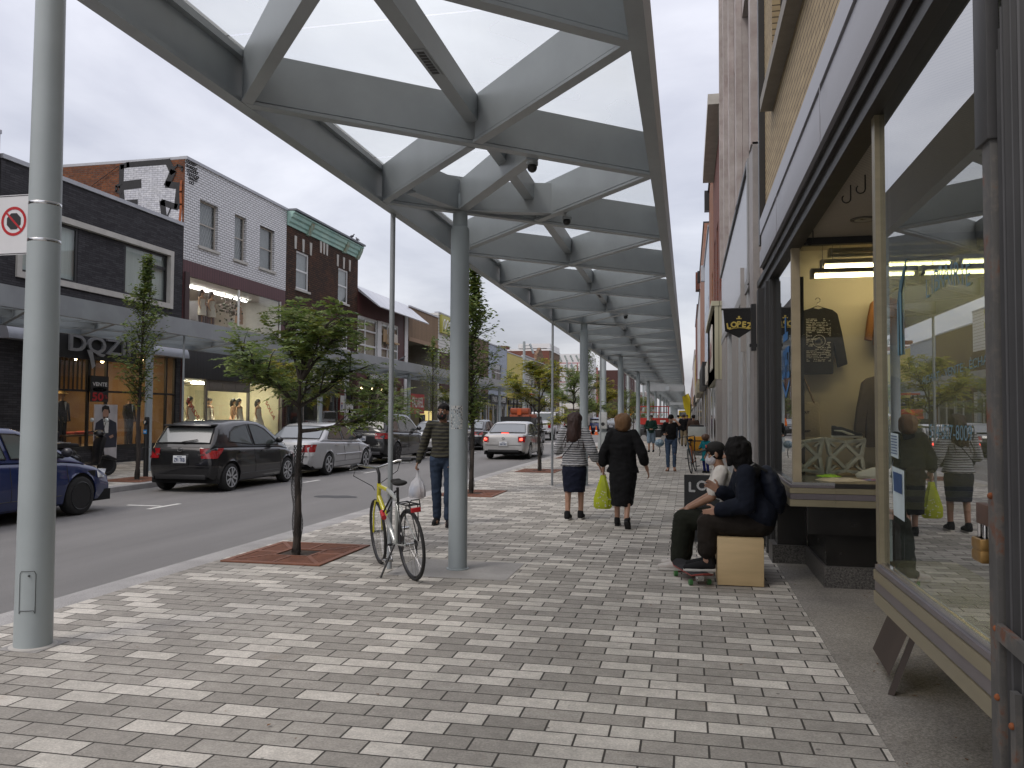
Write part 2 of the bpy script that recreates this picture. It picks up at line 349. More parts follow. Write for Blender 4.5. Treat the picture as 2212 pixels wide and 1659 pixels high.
# ---------------------------------------------------------------- ground, road, pavements
def paver_mat():
    m, nt, p, out = _mat('concrete_pavers'); L = nt.links.new; uv, pos = uvw(nt, 'floor', (.23+32.5, -4.0+157*.157))
    b = _n(nt, 'ShaderNodeTexBrick'); b.offset = .5; b.inputs['Scale'].default_value = 1; b.inputs['Brick Width'].default_value = .325
    b.inputs['Row Height'].default_value = .157; b.inputs['Mortar Size'].default_value = .0062; b.inputs['Mortar Smooth'].default_value = .35
    b.inputs['Color1'].default_value = (0,0,0,1); b.inputs['Color2'].default_value = (1,1,1,1); b.inputs['Mortar'].default_value = (.5,.5,.5,1)
    L(uv, b.inputs['Vector'])
    cr = _n(nt, 'ShaderNodeValToRGB'); cr.color_ramp.interpolation = 'CONSTANT'; el = cr.color_ramp.elements
    el[0].position = 0; el[0].color = (.535,.505,.45,1); el[1].position = .14; el[1].color = (.60,.565,.505,1)
    for ps, c in ((.38, (.355,.332,.295,1)), (.5, (.39,.366,.326,1)), (.68, (.325,.304,.27,1)), (.86, (.37,.346,.308,1))):
        q = el.new(ps); q.color = c
    L(b.outputs[0], cr.inputs[0])
    # speckle and grime
    n1 = _n(nt, 'ShaderNodeTexNoise', Scale=75, Detail=4, Roughness=.75); L(pos, n1.inputs['Vector'])
    n2 = _n(nt, 'ShaderNodeTexNoise', Scale=1.1, Detail=8, Roughness=.62); L(pos, n2.inputs['Vector'])
    n3 = _n(nt, 'ShaderNodeTexNoise', Scale=14, Detail=6, Roughness=.6); L(pos, n3.inputs['Vector'])
    last = cr.outputs[0]
    for nn, a, c, d, e_ in ((n1, .3, .7, .70, 1.24), (n2, .3, .7, .80, 1.12), (n3, .3, .7, .84, 1.12)):
        mr = _n(nt, 'ShaderNodeMapRange'); mr.inputs[1].default_value = a; mr.inputs[2].default_value = c; mr.inputs[3].default_value = d; mr.inputs[4].default_value = e_
        L(nn.outputs[0], mr.inputs[0]); mx = _n(nt, 'ShaderNodeMix', data_type='RGBA', blend_type='MULTIPLY'); mx.inputs[0].default_value = 1
        L(last, mx.inputs[6]); L(mr.outputs[0], mx.inputs[7]); last = mx.outputs[2]
    # rust and dirt stains
    n4 = _n(nt, 'ShaderNodeTexNoise', Scale=1.7, Detail=10, Roughness=.72, Distortion=.6); L(pos, n4.inputs['Vector'])
    r4 = _n(nt, 'ShaderNodeMapRange'); r4.inputs[1].default_value = .62; r4.inputs[2].default_value = .78; r4.inputs[4].default_value = .5; L(n4.outputs[0], r4.inputs[0])
    m4 = _n(nt, 'ShaderNodeMix', data_type='RGBA'); L(r4.outputs[0], m4.inputs[0]); L(last, m4.inputs[6]); m4.inputs[7].default_value = (.30,.20,.12,1); last = m4.outputs[2]
    v5 = _n(nt, 'ShaderNodeTexVoronoi', Scale=2.2); v5.inputs['Randomness'].default_value = 1; L(pos, v5.inputs['Vector'])
    l5 = _n(nt, 'ShaderNodeMath', operation='LESS_THAN'); l5.inputs[1].default_value = .028; L(v5.outputs[0], l5.inputs[0])
    s5 = _n(nt, 'ShaderNodeMath', operation='MULTIPLY'); s5.inputs[1].default_value = .65; L(l5.outputs[0], s5.inputs[0])
    m5 = _n(nt, 'ShaderNodeMix', data_type='RGBA'); L(s5.outputs[0], m5.inputs[0]); L(last, m5.inputs[6]); m5.inputs[7].default_value = (.08,.075,.07,1); last = m5.outputs[2]
    m6 = _n(nt, 'ShaderNodeMix', data_type='RGBA'); L(b.outputs[1], m6.inputs[0]); L(last, m6.inputs[6]); m6.inputs[7].default_value = (.06,.055,.048,1)
    L(m6.outputs[2], p.inputs['Base Color']); p.inputs['Roughness'].default_value = .82; p.inputs['Specular IOR Level'].default_value = .3
    iv = _n(nt, 'ShaderNodeMath', operation='SUBTRACT'); iv.inputs[0].default_value = 1; L(b.outputs[1], iv.inputs[1])
    tl = _n(nt, 'ShaderNodeMath', operation='MULTIPLY_ADD'); tl.inputs[1].default_value = .25; L(n1.outputs[0], tl.inputs[0]); L(iv.outputs[0], tl.inputs[2])
    t2 = _n(nt, 'ShaderNodeMath', operation='MULTIPLY_ADD'); t2.inputs[1].default_value = .25; L(b.outputs[0], t2.inputs[0]); L(tl.outputs[0], t2.inputs[2])
    bp = _n(nt, 'ShaderNodeBump', Strength=.8, Distance=.008); L(t2.outputs[0], bp.inputs['Height']); L(bp.outputs[0], p.inputs['Normal'])
    return m
PAVER = paver_mat()
ASPHALT = mat('asphalt', (.18,.174,.168), rough=.85, var=.13, scale=1.3, bump=.5, bscale=160, stretch=(1,.12,1))
def grain(name, c1, c2, scale=120, rough=.7, bump=.15):
    m, nt, p, out = _mat(name); L = nt.links.new
    g = _n(nt, 'ShaderNodeNewGeometry'); n1 = _n(nt, 'ShaderNodeTexNoise', Scale=scale, Detail=4, Roughness=.8); L(g.outputs['Position'], n1.inputs['Vector'])
    n2 = _n(nt, 'ShaderNodeTexNoise', Scale=2.2, Detail=7); L(g.outputs['Position'], n2.inputs['Vector'])
    cr = _n(nt, 'ShaderNodeValToRGB'); e = cr.color_ramp.elements; e[0].position = .38; e[1].position = .62; e[0].color = tuple(c1)+(1,); e[1].color = tuple(c2)+(1,); L(n1.outputs[0], cr.inputs[0])
    mr = _n(nt, 'ShaderNodeMapRange'); mr.inputs[1].default_value = .3; mr.inputs[2].default_value = .7; mr.inputs[3].default_value = .8; mr.inputs[4].default_value = 1.15; L(n2.outputs[0], mr.inputs[0])
    mx = _n(nt, 'ShaderNodeMix', data_type='RGBA', blend_type='MULTIPLY'); mx.inputs[0].default_value = 1; L(cr.outputs[0], mx.inputs[6]); L(mr.outputs[0], mx.inputs[7])
    L(mx.outputs[2], p.inputs['Base Color']); p.inputs['Roughness'].default_value = rough
    bp = _n(nt, 'ShaderNodeBump', Strength=bump, Distance=.004); L(n1.outputs[0], bp.inputs['Height']); L(bp.outputs[0], p.inputs['Normal'])
    return m
GRANITE = grain('speckled_granite', (.13,.12,.105), (.36,.335,.30), 85, .6)
GRANITE_D = grain('dark_granite', (.02,.019,.018), (.16,.15,.14), 60, .4)
KERBM = grain('kerb_concrete', (.26,.25,.24), (.42,.41,.40), 90, .85, .4)
PAINT = mat('road_paint', (.62,.61,.57), rough=.8, var=.25, scale=14)
FAR = 420.
ROADZ = -.05
KX = -5.05; FKX = -11.75
struct(MB().box(-700, 500, -120, 1600, -.6, -.4).build('ground', mat('far_ground', (.16,.155,.15), .9)))
struct(MB().box(FKX+.0, KX-.36, -60, FAR, -.35, ROADZ).build('road', ASPHALT))
struct(MB().box(KX, 12, -60, FAR, -.35, 0).build('pavement', PAVER))
struct(MB().box(KX-.36, KX-.004, -60, FAR, -.35, -.012).build('kerb', KERBM, bevel=.012))
struct(MB().box(FKX-.25, FKX-.004, -60, FAR, -.35, .065).build('kerb', KERBM, bevel=.02))
struct(MB().box(-32, FKX-.254, -60, FAR, -.35, .06).build('pavement', PAVER))
struct(MB().box(.94, 4.2, -1.5, 9.42, -.1, .006).build('granite_threshold', GRANITE))
# parking bay ticks on the asphalt
def tick(x, y):
    mb = MB(); z = ROADZ+.004
    mb.poly([(x-.05,y-.45,z),(x+.05,y-.45,z),(x+.05,y+.45,z),(x-.05,y+.45,z)]); mb.poly([(x-.75,y-.05,z+.001),(x-.06,y-.05,z+.001),(x-.06,y+.05,z+.001),(x-.75,y+.05,z+.001)])
    return mb
for p, lb in ((gp(355,1094,ROADZ), 'white painted parking tick behind the black hatchback'), (gp(672,1040,ROADZ), 'white painted parking tick beside the front wheel of the black hatchback'), (gp(800,1020,ROADZ), 'white painted parking tick beside the silver sedan front wheel')):
    struct(tick(p.x, p.y).build('road_marking', PAINT))
p = gp(862,1006,ROADZ)
for i in range(3):
    struct(tick(-9.25, 35+7*i).build('road_marking', PAINT))
q = gp(855,1004,ROADZ)
# pale crosswalk paving at the far crossing
struct(MB().box(FKX+.1, KX-.4, 47, 50.5, ROADZ-.02, ROADZ+.004).build('crosswalk', mat('pale_paving', (.42,.4,.37), .85, var=.15)))
def patch(x, y, a, b, n=14, seed=1):
    rd = random.Random(seed); return MB().poly([(x+a*math.cos(t*2*math.pi/n)*rd.uniform(.7,1.15), y+b*math.sin(t*2*math.pi/n)*rd.uniform(.7,1.15), ROADZ+.004) for t in range(n)])
q = gp(850,1004.5,ROADZ); q = gp(855,1002,ROADZ)
p = gp(853,1003,ROADZ)
struct(patch(-6.9, 15.4, .5, .28, seed=3).build('road_stain', mat('oil_stain', (.055,.055,.056), .7, var=.3)))
# plain slabs round the column feet and lamp foot
SLAB = grain('slab_concrete', (.27,.26,.245), (.36,.345,.33), 120, .85, .2)
for x, y, a, b in ((-2.35, 8.27, .62, .47), (-2.35, 18.83, .62, .47), (-4.41, 4.87, .16, .15)):
    struct(MB().box(x-a, x+a, y-b, y+b, -.05, .004).build('paving_slab', SLAB))
# ---------------------------------------------------------------- street canopies
NP = 2.64
def canopy(label, y0, n, xa, xb, z, group, cols=(), pipes=(), vents=(), cams=(), detail=True, zg=0.):
    """steel and glass canopy; xa = kerb side edge, xb = building side edge; y0 = first node on the kerb side"""
    t = thing('street_canopy', label, 'canopy', (xa, y0, zg), group=group, world=True)
    s = 1 if xb > xa else -1; D = .385; zt = z+D; sh = .4
    A = lambda k: Vector((xa, y0+NP*k, z)); B = lambda k: Vector((xb, y0-sh+NP*k, z))
    ya, yb = y0-NP*.6, y0+NP*(n-1)+NP*.6
    def beam(name, a, b, wd=.05, fl=.085, zz=None, hh=None, flange=True):
        mb = MB(); zz = z if zz is None else zz; hh = D if hh is None else hh
        a = Vector((a.x, a.y, zz)); b = Vector((b.x, b.y, zz))
        mb.bar(a+Vector((0,0,hh/2+.02)), b+Vector((0,0,hh/2+.02)), wd, hh-.04)
        if flange: mb.bar(a+Vector((0,0,.0145)), b+Vector((0,0,.0145)), fl, .025)
        return mb.build(name, STEEL, t)
    for x, q in ((xa, 1), (xb, -1)):
        mb = MB(); o = -s*q
        a, b = sorted((x+o*.11, x+o*.01)); mb.box(a, b, ya, yb, z, z+.03)
        a, b = sorted((x+o*.11, x+o*.075)); mb.box(a, b, ya, yb, z+.03, zt+.06)
        a, b = sorted((x+o*.075, x+o*.03)); mb.box(a, b, ya+.01, yb-.01, zt-.05, zt)
        mb.build('edge_beam', STEEL, t)
    for y in (ya, yb):
        mb = MB(); a, b = sorted((xa+s*-.10, xb+s*.10)); mb.box(a+.02, b-.02, y-.05, y+.05, z+.004, zt+.05); mb.build('end_beam', STEEL, t)
    mid = lambda k: (A(k)+B(k+1))/2
    for k in range(n-1):
        e = s*-.02
        beam('cross_beam', A(k)+Vector((e,0,0)), B(k+1)-Vector((e,0,0)))
        c = (A(k+1)+B(k))/2; a = A(k+1)+Vector((e,0,0)); b = B(k)-Vector((e,0,0)); g = (b-a).normalized()*.06
        mb = MB()
        for p, q in ((a, c-g), (c+g, b)):
            mb.bar(p+Vector((0,0,D/2+.02)), q+Vector((0,0,D/2+.02)), .05, D-.04); mb.bar(p+Vector((0,0,.0145)), q+Vector((0,0,.0145)), .082, .021)
        mb.build('brace_beam', STEEL, t)
        if k < n-2:
            c1, c2 = mid(k), mid(k+1); u = Vector((0, .1, 0)); zz = z+.17
            mb = MB(); p = Vector((c1.x, c1.y+.06, zz)); q = Vector((c2.x, c2.y-.06, zz))
            mb.bar(p+Vector((0,0,.1)), q+Vector((0,0,.1)), .10, .2)
            o = mb.build('strut', STEEL, t)
            if k in vents:
                mb = MB(); yv = (p.y+q.y)/2+.15
                mb.box(p.x-.035, p.x+.035, yv-.2, yv+.2, zz-.006, zz+.01, 0)
                for i in range(8): mb.box(p.x-.024, p.x+.024, yv-.17+i*.044, yv-.14+i*.044, zz-.009, zz, 1)
                mb.build('vent_grille', [STEEL, BLACK], o)  # slotted vent grille let into the strut, not a lamp
    # laminated glass, one sheet a bay
    for k in range(-1, n):
        a, b = sorted((xa+s*-.06, xb+s*.06)); yy0 = max(ya+.06, y0-.2+NP*k); yy1 = min(yb-.06, y0-.2+NP*(k+1))
        if yy1-yy0 < .1: continue
        MB().poly([(a,yy0+.008,zt+.02),(b,yy0+.008,zt+.02),(b,yy1-.008,zt+.02),(a,yy1-.008,zt+.02)]).build('glass_panel', CLEAR, t, fixn=False)
    for xc, yc in cols:
        mb = MB(); mb.lathe([(.118, zg+.003), (.118, zg+.012), (.099, zg+.016), (.098, zg+.02), (.098, z-.18), (.092, z-.15), (.078, z-.14), (.078, z+.2)], (xc, yc, 0), 28)
        c = mb.build('column', STEEL_L, t, smooth=30)
        mb = MB()
        for tx, ty in ((xc-s*.27, yc-.8), (xc+s*1.08, yc-1.6), (xc+s*1.09, yc+.32)):
            a = Vector((xc, yc, z)); b = Vector((tx, ty, z)); mb.bar(a+Vector((0,0,.2)), b+Vector((0,0,.2)), .05, .3); mb.bar(a+Vector((0,0,.031)), b+Vector((0,0,.031)), .11, .018)
        h = mb.build('head_plate', STEEL, c)
    for xc, yc in pipes:
        MB().tube([(xc, yc, zg), (xc, yc, z+.02)], 0.027, 12).build('drainpipe', STEEL, t, smooth=40)
    for xc, yc in cams:
        mb = MB(); mb.lathe([(.05, z-.03), (.05, z)], (xc, yc, 0), 14, 0); mb.ball((xc, yc, z-.05), .042, 12, 8, 1); mb.build('dome_camera', [STEEL, BLACK], t, smooth=40)  # small dome camera hung under the canopy beams
    return t
XA, XB = -2.965, -.33
canopy('nearest grey steel and glass canopy over the right pavement above the yellow bicycle', 2.42, 21, XA, XB, 3.73, 'street canopies',
    cols=[(-2.35, 8.27+10.56*i) for i in range(5)]+[(-2.35, -2.3)], pipes=[(-3.05, 8.13), (-3.05, 18.6), (-3.05, 29.2), (-3.05, 39.8), (-3.05, 50.3)],
    vents=(0, 4, 8, 12), cams=((-1.27, 6.66), (-1.26, 8.6), (-1.27, 17.2)))
canopy('second canopy of the right pavement, a step lower beyond the first', 62.5, 19, XA, XB, 3.45, 'street canopies',
    cols=[(-2.35, 62.+10.56*i) for i in range(5)], pipes=[(-3.05, 72), (-3.05, 93)])
canopy('farthest canopy of the right pavement, beyond the second gap of light', 116, 30, XA, XB, 3.2, 'street canopies', cols=[(-2.35, 118+10.56*i) for i in range(8)])
canopy('grey canopy across the road with its fascia in front of the bridal shop', 4.0, 28, -13.55, -16.3, 3.75, 'street canopies',
    cols=[(-14.3, 19.6+10.56*i) for i in range(6)]+[(-14.3, 9.04)], pipes=[(-13.6, 20.1), (-13.6, 31), (-13.6, 42), (-13.6, 53)], zg=.06)
canopy('farther canopy across the road below the yellow facade', 82, 16, -13.55, -16.3, 3.6, 'street canopies', cols=[(-14.3, 84+10.56*i) for i in range(4)], zg=.06)
# ---------------------------------------------------------------- far side of the street
FX = -17.6
z1 = lambda x, y: (x/3.36, 301.7+y/3.36)
z2 = lambda x, y: (x/3.36, 630.9+y/3.36)
z3 = lambda x, y: (548.6+x/4.032, 493.7+y/4.032)
z6 = lambda x, y: (1014.9+x/6.048, 685.7+y/6.048)
z7 = lambda x, y: (658.3+x/6.72, 740.6+y/6.72)
def YZ(v, X=FX): p = px(v[0], v[1], X); return p.y, p.z
def rect(a, b, X=FX):
    """upper left and lower left/right pixels -> y0, y1, z0, z1 on the facade plane"""
    y0, zt = YZ(a, X); y1, zb = YZ(b, X); return y0, y1, zb, zt
def rect3(a, b, xr, X=FX):  # a = upper left, b = lower left, xr = right column
    y0, zt = YZ(a, X); _, zb = YZ(b, X); y1, _ = YZ((xr, b[1]), X); return y0, y1, zb, zt
def building(name, label, y0, y1, top, X=FX, n=1, group=None, cat='building'):
    return thing(name, label, cat, (X, (y0+y1)/2, 0), group=group, world=True)
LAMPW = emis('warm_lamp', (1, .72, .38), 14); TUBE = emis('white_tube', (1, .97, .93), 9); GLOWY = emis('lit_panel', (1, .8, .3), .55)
CREAMW = mat('cream_wall', (.74,.69,.50), .8, var=.05); WARMW = mat('warm_wall', (.50,.34,.17), .8, var=.5, scale=1.1, col2=(.16,.09,.045)); PALEW = mat('pale_wall', (.7,.68,.62), .8, var=.08)
FLOORW = mat('shop_floor', (.25,.2,.15), .5)
BRK_DARK = brick('charcoal_brick', (.035,.034,.038), (.062,.06,.066), (.025,.024,.026), .30, .062, .006)
BRK_WHITE = brick('white_glazed_brick', (.74,.74,.75), (.68,.68,.69), (.14,.13,.13), .25, .092, .010, .35, .05, 1.0)
BRK_RED = brick('old_orange_brick', (.22,.075,.03), (.13,.05,.03), (.12,.09,.07), .22, .075, .009, .85, .3, stain=.5, scol=(.07,.04,.03))
BRK_BROWN = brick('dark_brown_brick', (.085,.042,.025), (.045,.026,.018), (.018,.014,.012), .30, .10, .016, .8, .25, 1.0, stain=.35, scol=(.16,.06,.03))
BRK_BLUE = brick('pale_blue_painted_brick', (.42,.46,.53), (.38,.42,.49), (.25,.28,.33), .22, .08, .008)
BRK_RED2 = brick('red_brick', (.20,.065,.045), (.15,.05,.036), (.15,.11,.09), .22, .075, .008, stain=.4, scol=(.12,.05,.04))
BRK_PAT = brick('patterned_brown_brick', (.34,.2,.11), (.12,.07,.045), (.1,.07,.05), .3, .12, .02)
BRK_TAN = brick('tan_brick', (.20,.13,.085), (.15,.10,.065), (.10,.08,.06))
CURT = mat('white_curtain', (.55,.6,.58), .8, var=.1, scale=3, stretch=(1, 6, .3))
GREYW = mat('dusty_blind', (.2,.205,.21), .5, var=.25, scale=4, spec=.7)
HOOD = mat('grey_metal_hood', (.30,.31,.34), .35, var=.05, metal=.2)
FLASH = mat('roof_flashing', (.42,.43,.46), .5, var=.12, scale=2)
# ---- mannequins
MANN = mat('mannequin', (.42,.26,.16), .5, var=.05); DRESS = mat('white_dress', (.7,.66,.56), .8, var=.12, scale=12, bump=.4, bscale=30); DRESSP = mat('peach_dress', (.62,.38,.27), .8, var=.2, scale=14)
HAIRM = mat('black_wig', (.012,.01,.01), .6); SUITM = mat('black_suit', (.018,.018,.024), .8); HATM = mat('straw_hat', (.55,.4,.17), .8)
def mannequin(loc, label, dress=DRESS, h=1.72, suit=False, hat=False, head=True, rz=0., long=True, group='shop window mannequins'):
    t = thing('mannequin', label, 'mannequin', loc, rz, group=group)
    k = h/1.72; mb = MB()
    mb.lathe([(.02,1.02*k),(.13,1.05*k),(.125,1.2*k),(.15,1.32*k),(.16,1.38*k),(.09,1.44*k),(.05,1.47*k),(.045,1.54*k)], n=14)
    for i, (x, y, z) in enumerate(mb.v): mb.v[i] = (x*.68, y, z)
    if head: mb.ball((0.01,0,1.62*k), .085, 12, 8, sc_=(1,.85,1.25))
    for s in (-1, 1): mb.tube([(0,s*.17,1.38*k),(0,s*.22,1.1*k),(.07,s*.19,.86*k)], [.045,.036,.022], 7)
    mb.tube([(0,0,.02),(0,0,1.1)], .02, 6)
    mb.build('body', MANN, t, smooth=50)
    mb = MB()
    if suit:
        mb.lathe([(.15,.82*k),(.17,.95*k),(.15,1.15*k),(.185,1.36*k),(.11,1.45*k)], n=14)
        for i, (x, y, z) in enumerate(mb.v): mb.v[i] = (x*.7, y*1.12, z)
        for s in (-1, 1):
            mb.tube([(0,s*.2,1.38*k),(0,s*.25,1.1*k),(.06,s*.23,.85*k)], [.065,.055,.048], 8)
            mb.tube([(0,s*.08,.9*k),(0,s*.09,.45*k),(0,s*.1,.06)], [.095,.075,.065], 8)
        mb.build('suit', dress, t, smooth=50)
        mb = MB(); mb.poly([(.125,-.05,1.42*k),(.135,0,1.15*k),(.125,.05,1.42*k)]); mb.build('shirt', WHITE, t, fixn=False)
    else:
        pr = [(.5,.03),(.42,.3*k),(.3,.7*k),(.18,.98*k),(.125,1.12*k),(.158,1.3*k),(.12,1.36*k)] if long else [(.2,.6*k),(.18,.98*k),(.125,1.12*k),(.158,1.3*k),(.12,1.36*k)]
        mb.lathe(pr, n=22)
        for i, (x, y, z) in enumerate(mb.v):
            a = math.atan2(y, x); q = 1+.07*math.sin(a*9)*max(0, 1-z/1.1); mb.v[i] = (x*.75*q, y*q, z)
        mb.build('dress', dress, t, smooth=60)
    if hat:
        mb = MB(); mb.lathe([(.17,1.66*k),(.17,1.67*k),(.10,1.69*k),(.085,1.79*k),(.0,1.8*k)], n=18); mb.build('hat', HATM, t, smooth=40)
    elif head:
        mb = MB(); mb.ball((-.015,0,1.655*k), .105, 12, 8, sc_=(1,.95,1.0)); mb.tube([(-.06,0,1.66*k),(-.085,0,1.5*k),(-.09,0,1.36*k)], [.09,.1,.05], 10); mb.build('wig', HAIRM, t, smooth=60)
    return t
# ---- charcoal brick clothing shop ------------------------------------------------
yA, yB = 17.9, 25.84
t = building('clothing_shop', 'charcoal brick clothing shop with limestone window band and warm lit ground floor', yA, yB, 8.3)
fr = rect3((34, 432), (34, 600), 373); f1 = YZ((373.5, 544)); f2 = YZ((372, 668)); band = (YZ((34, 554))[0], f1[0], f2[1], f1[1])
band = (band[0], band[1], band[2], band[3])
hoodz = (YZ((391, 775))[1], YZ((391, 745))[1])
shopz = hoodz[0]
mb = MB(); wall(mb, FX, 1, yA, yB, 0, 8.3, [(band[0]+.0, band[1], band[2], band[3]), (yA+.9, yB-.25, .5, shopz)], .12); shell(mb, FX, 1, yA, yB, 0, 8.3, 14)
mb.build('wall', BRK_DARK, t, fixn=False)
MB().box(FX-.3, FX+.05, yA+.01, yB-.01, 8.3, 8.42).build('parapet_cap', FLASH, t)
b0, b1, b2, b3 = band; k = .17
mb = MB(); mb.box(FX-.1, FX+.06, b0, b1, b3-k, b3); mb.box(FX-.1, FX+.06, b0, b1, b2, b2+k); mb.box(FX-.1, FX+.06, b0, b0+k, b2+k, b3-k); mb.box(FX-.1, FX+.06, b1-k, b1, b2+k, b3-k)
mb.build('stone_band', STONE, t)
wl = (YZ((274.4, 529))[0], b1-k, b2+k, b3-k); wr = (b0+k, b0+k+2.2, b2+k, b3-k)
MB().box(FX-.2, FX-.09, wr[1], wl[0], b2+k, b3-k).build('brick_panel', BRK_DARK, t)
BLKF = mat('black_frame', (.012,.012,.013), .4)
o = window(t, FX, 1, *wl, BLKF, WGLASS, .09, vs=(.62,), inset=.1, back=CURT)
MB().box(FX-.14, FX-.09, wl[0]+(wl[1]-wl[0])*.64, wl[1]-.09, wl[2]+(wl[3]-wl[2])*.68, wl[2]+(wl[3]-wl[2])*.68+.1).build('transom', BLKF, o)
window(t, FX, 1, *wr, BLKF, WGLASS, .09, vs=(.5,), inset=.1, back=CURT)
# rounded metal hood
pr = [(0, 0)] + [(.38*math.sin(a*math.pi/16), .0+.62*(math.cos(a*math.pi/16))) for a in range(0, 9)]
pr = [(u, hoodz[0]+v*(hoodz[1]-hoodz[0])/.62) for u, v in pr]
MB().prism(pr, lambda u, v, d: (FX+u, d, v), yA+.02, yB-.05).build('hood', HOOD, t, smooth=40)
# sign board with letters
s0, s1 = YZ(z2(420, 400)), YZ(z2(905, 400)); sz = (2.55, 3.16)
sgn = MB().box(FX+.34, FX+.42, YZ((100,760))[0], YZ(z2(905,450))[0], 3.18, 3.95).build('sign_board', BLACK, t)
mb = MB(); text(mb, 'DQZIP', (FX+.43, (YZ(z2(400,390))[0]+YZ(z2(900,390))[0])/2, 3.58), (0,1,0), (0,0,1), w=YZ(z2(900,390))[0]-YZ(z2(400,390))[0], h=.56, thick=.07, bold=.012)
mb.poly([(FX+.52, YZ(z2(q,400))[0], z) for q, z in ((520,3.45),(560,3.47),(585,3.0),(560,2.9),(545,3.2))])
mb.build('lettering', mat('brushed_letters', (.35,.35,.36), .35, metal=.6), sgn, fixn=False)
room(t, FX-.15, 1, yA+.5, yB-.2, .5, shopz, 5, WARMW, FLOORW, mat('dark_ceiling', (.1,.07,.05), .9))
MB().poly([(FX-.06, yA+.9, .5), (FX-.06, yB-.25, .5), (FX-.06, yB-.25, shopz), (FX-.06, yA+.9, shopz)]).build('shop_window', WGLASS, t, fixn=False)
mb = MB()
for y in (yA+.95, YZ(z2(195,700))[0], YZ(z2(415,700))[0], YZ(z2(648,700))[0], YZ(z2(780,700))[0], yB-.75, yB-.28): mb.box(FX-.1, FX-.02, y-.035, y+.035, .5, shopz)
mb.box(FX-.1, FX-.021, yA+.95, yB-.28, .5, .62); mb.box(FX-.1, FX-.021, yA+.95, yB-.28, 2.25, 2.31)
ya, yb = YZ(z2(415,500))[0], YZ(z2(700,500))[0]
for i in range(10): y = ya+(yb-ya)*i/9; mb.box(FX-.08, FX-.04, y-.015, y+.015, 2.31, shopz)
mb.build('window_frame', BLKF, t)
mb = MB()
for y in (19.5, 21, 22.4, 23.8, 25.1):
    for d in (1.0, 2.6): mb.ball((FX-d, y, shopz-.12), .06, 8, 6)
mb.build('spotlights', LAMPW, t)
l = bpy.data.lights.new('shop_lamp', 'AREA'); l.energy = 160; l.color = (1, .72, .42); l.size = 5; l.size_y = 2; l.shape = 'RECTANGLE'
lo = bpy.data.objects.new('shop_lamp', l); COL.objects.link(lo); lo.location = (FX-2.2, 21.8, shopz-.05); lo.rotation_euler = (0, 0, R_(90)); lo.parent = t; lo.location = lo.location - t.location
mannequin((FX-.8, YZ(z2(600,800))[0]+.1, .5), 'mannequin in black suit and straw hat in the clothing shop window', SUITM, 1.75, True, True)
mannequin((FX-.7, YZ(z2(1065,800))[0]+.05, .5), 'headless mannequin in checked waistcoat in the clothing shop window', mat('checked_suit', (.035,.03,.032), .8, var=.6, scale=20), 1.7, True, head=False)
mannequin((FX-1.1, YZ(z2(470,850))[0]+.15, .5), 'dark clothed mannequin behind the scooter in the clothing shop window', SUITM, 1.6, True)
mb = MB(); mb.box(FX-1.6, FX-.5, 21.0, 22.9, .9, .95)
for y in (21.1, 22.8):
    for x in (FX-1.5, FX-.6): mb.box(x-.03, x+.03, y-.03, y+.03, .5, .9)
tb = mb.build('display_table', mat('dark_wood', (.09,.05,.03), .5)); tag(tb, 'dark wood display table behind the clothing shop window', 'table')
mb = MB(); mb.box(FX-1.2, FX-.7, 21.6, 22.1, .951, 1.03); mb.box(FX-1.15, FX-.75, 22.2, 22.6, .951, 1.05)
tag(mb.build('folded_clothes', mat('red_cloth', (.4,.07,.06), .8, var=.3), bevel=.02), 'folded red clothes on the shop display table', 'clothes')
# sale banner
ya, zt = YZ(z2(650, 605)); yb, _ = YZ(z2(780, 605)); zb = YZ(z2(650, 795))[1]
sb = MB().box(FX+.03, FX+.05, ya, yb, zb, zt).build('sale_banner', BLACK); tag(sb, 'black hanging sale banner with VENTE and red 50 in the clothing shop', 'banner')
mb = MB(); ym = (ya+yb)/2; W = yb-ya; H = zt-zb
text(mb, 'VENTE', (FX+.055, ym, zb+H*.68), (0,1,0), (0,0,1), w=W*.8, h=H*.14, bold=.006); text(mb, '%', (FX+.055, ym+W*.36, zb+H*.2), (0,1,0), (0,0,1), w=W*.16, h=H*.14, m=1)
mb.lathe([(0,0),(1,0)], n=20); n0 = len(mb.v)-40
for i in range(n0, len(mb.v)): v = mb.v[i]; mb.v[i] = (FX+.053, ym+v[0]*W*.38, zb+H*.48+v[1]*H*.085)
text(mb, "jusqu'à", (FX+.06, ym, zb+H*.48), (0,1,0), (0,0,1), w=W*.5, h=H*.09, m=2, bold=.003)
text(mb, '50', (FX+.055, ym-W*.1, zb+H*.2), (0,1,0), (0,0,1), w=W*.6, h=H*.3, m=1, bold=.015)
mb.build('lettering', [WHITE, REDM, BLACK], sb, fixn=False)
# tall portrait poster
ya, zt = YZ(z2(672, 815)); yb, _ = YZ(z2(838, 815)); zb = YZ(z2(660, 1235))[1]; X = FX+.05; W = yb-ya; H = zt-zb
ps = thing('advertising_poster', 'tall poster of a bearded man in a navy dinner jacket by the shop door', 'poster', (X, (ya+yb)/2, zb), world=True)
MB().box(X, X+.03, ya, yb, zb, zt).build('board', mat('poster_paper', (.52,.5,.52), .6, var=.2, scale=2), ps)
def flat(name, pts, m, d, par): MB().poly([(X+.03+d, ya+W*u, zb+H*v) for u, v in pts]).build(name, m, par, fixn=False)
NAVY = mat('navy_print', (.02,.024,.045), .5); SKINP = mat('skin_print', (.42,.24,.17), .6)
flat('printed_jacket', [(.02,.24),(.0,.5),(.06,.68),(.3,.75),(.62,.75),(.95,.68),(1,.45),(.97,.24)], NAVY, .003, ps)
flat('printed_shirt', [(.36,.74),(.46,.5),(.6,.5),(.62,.74),(.5,.78)], WHITE, .006, ps)
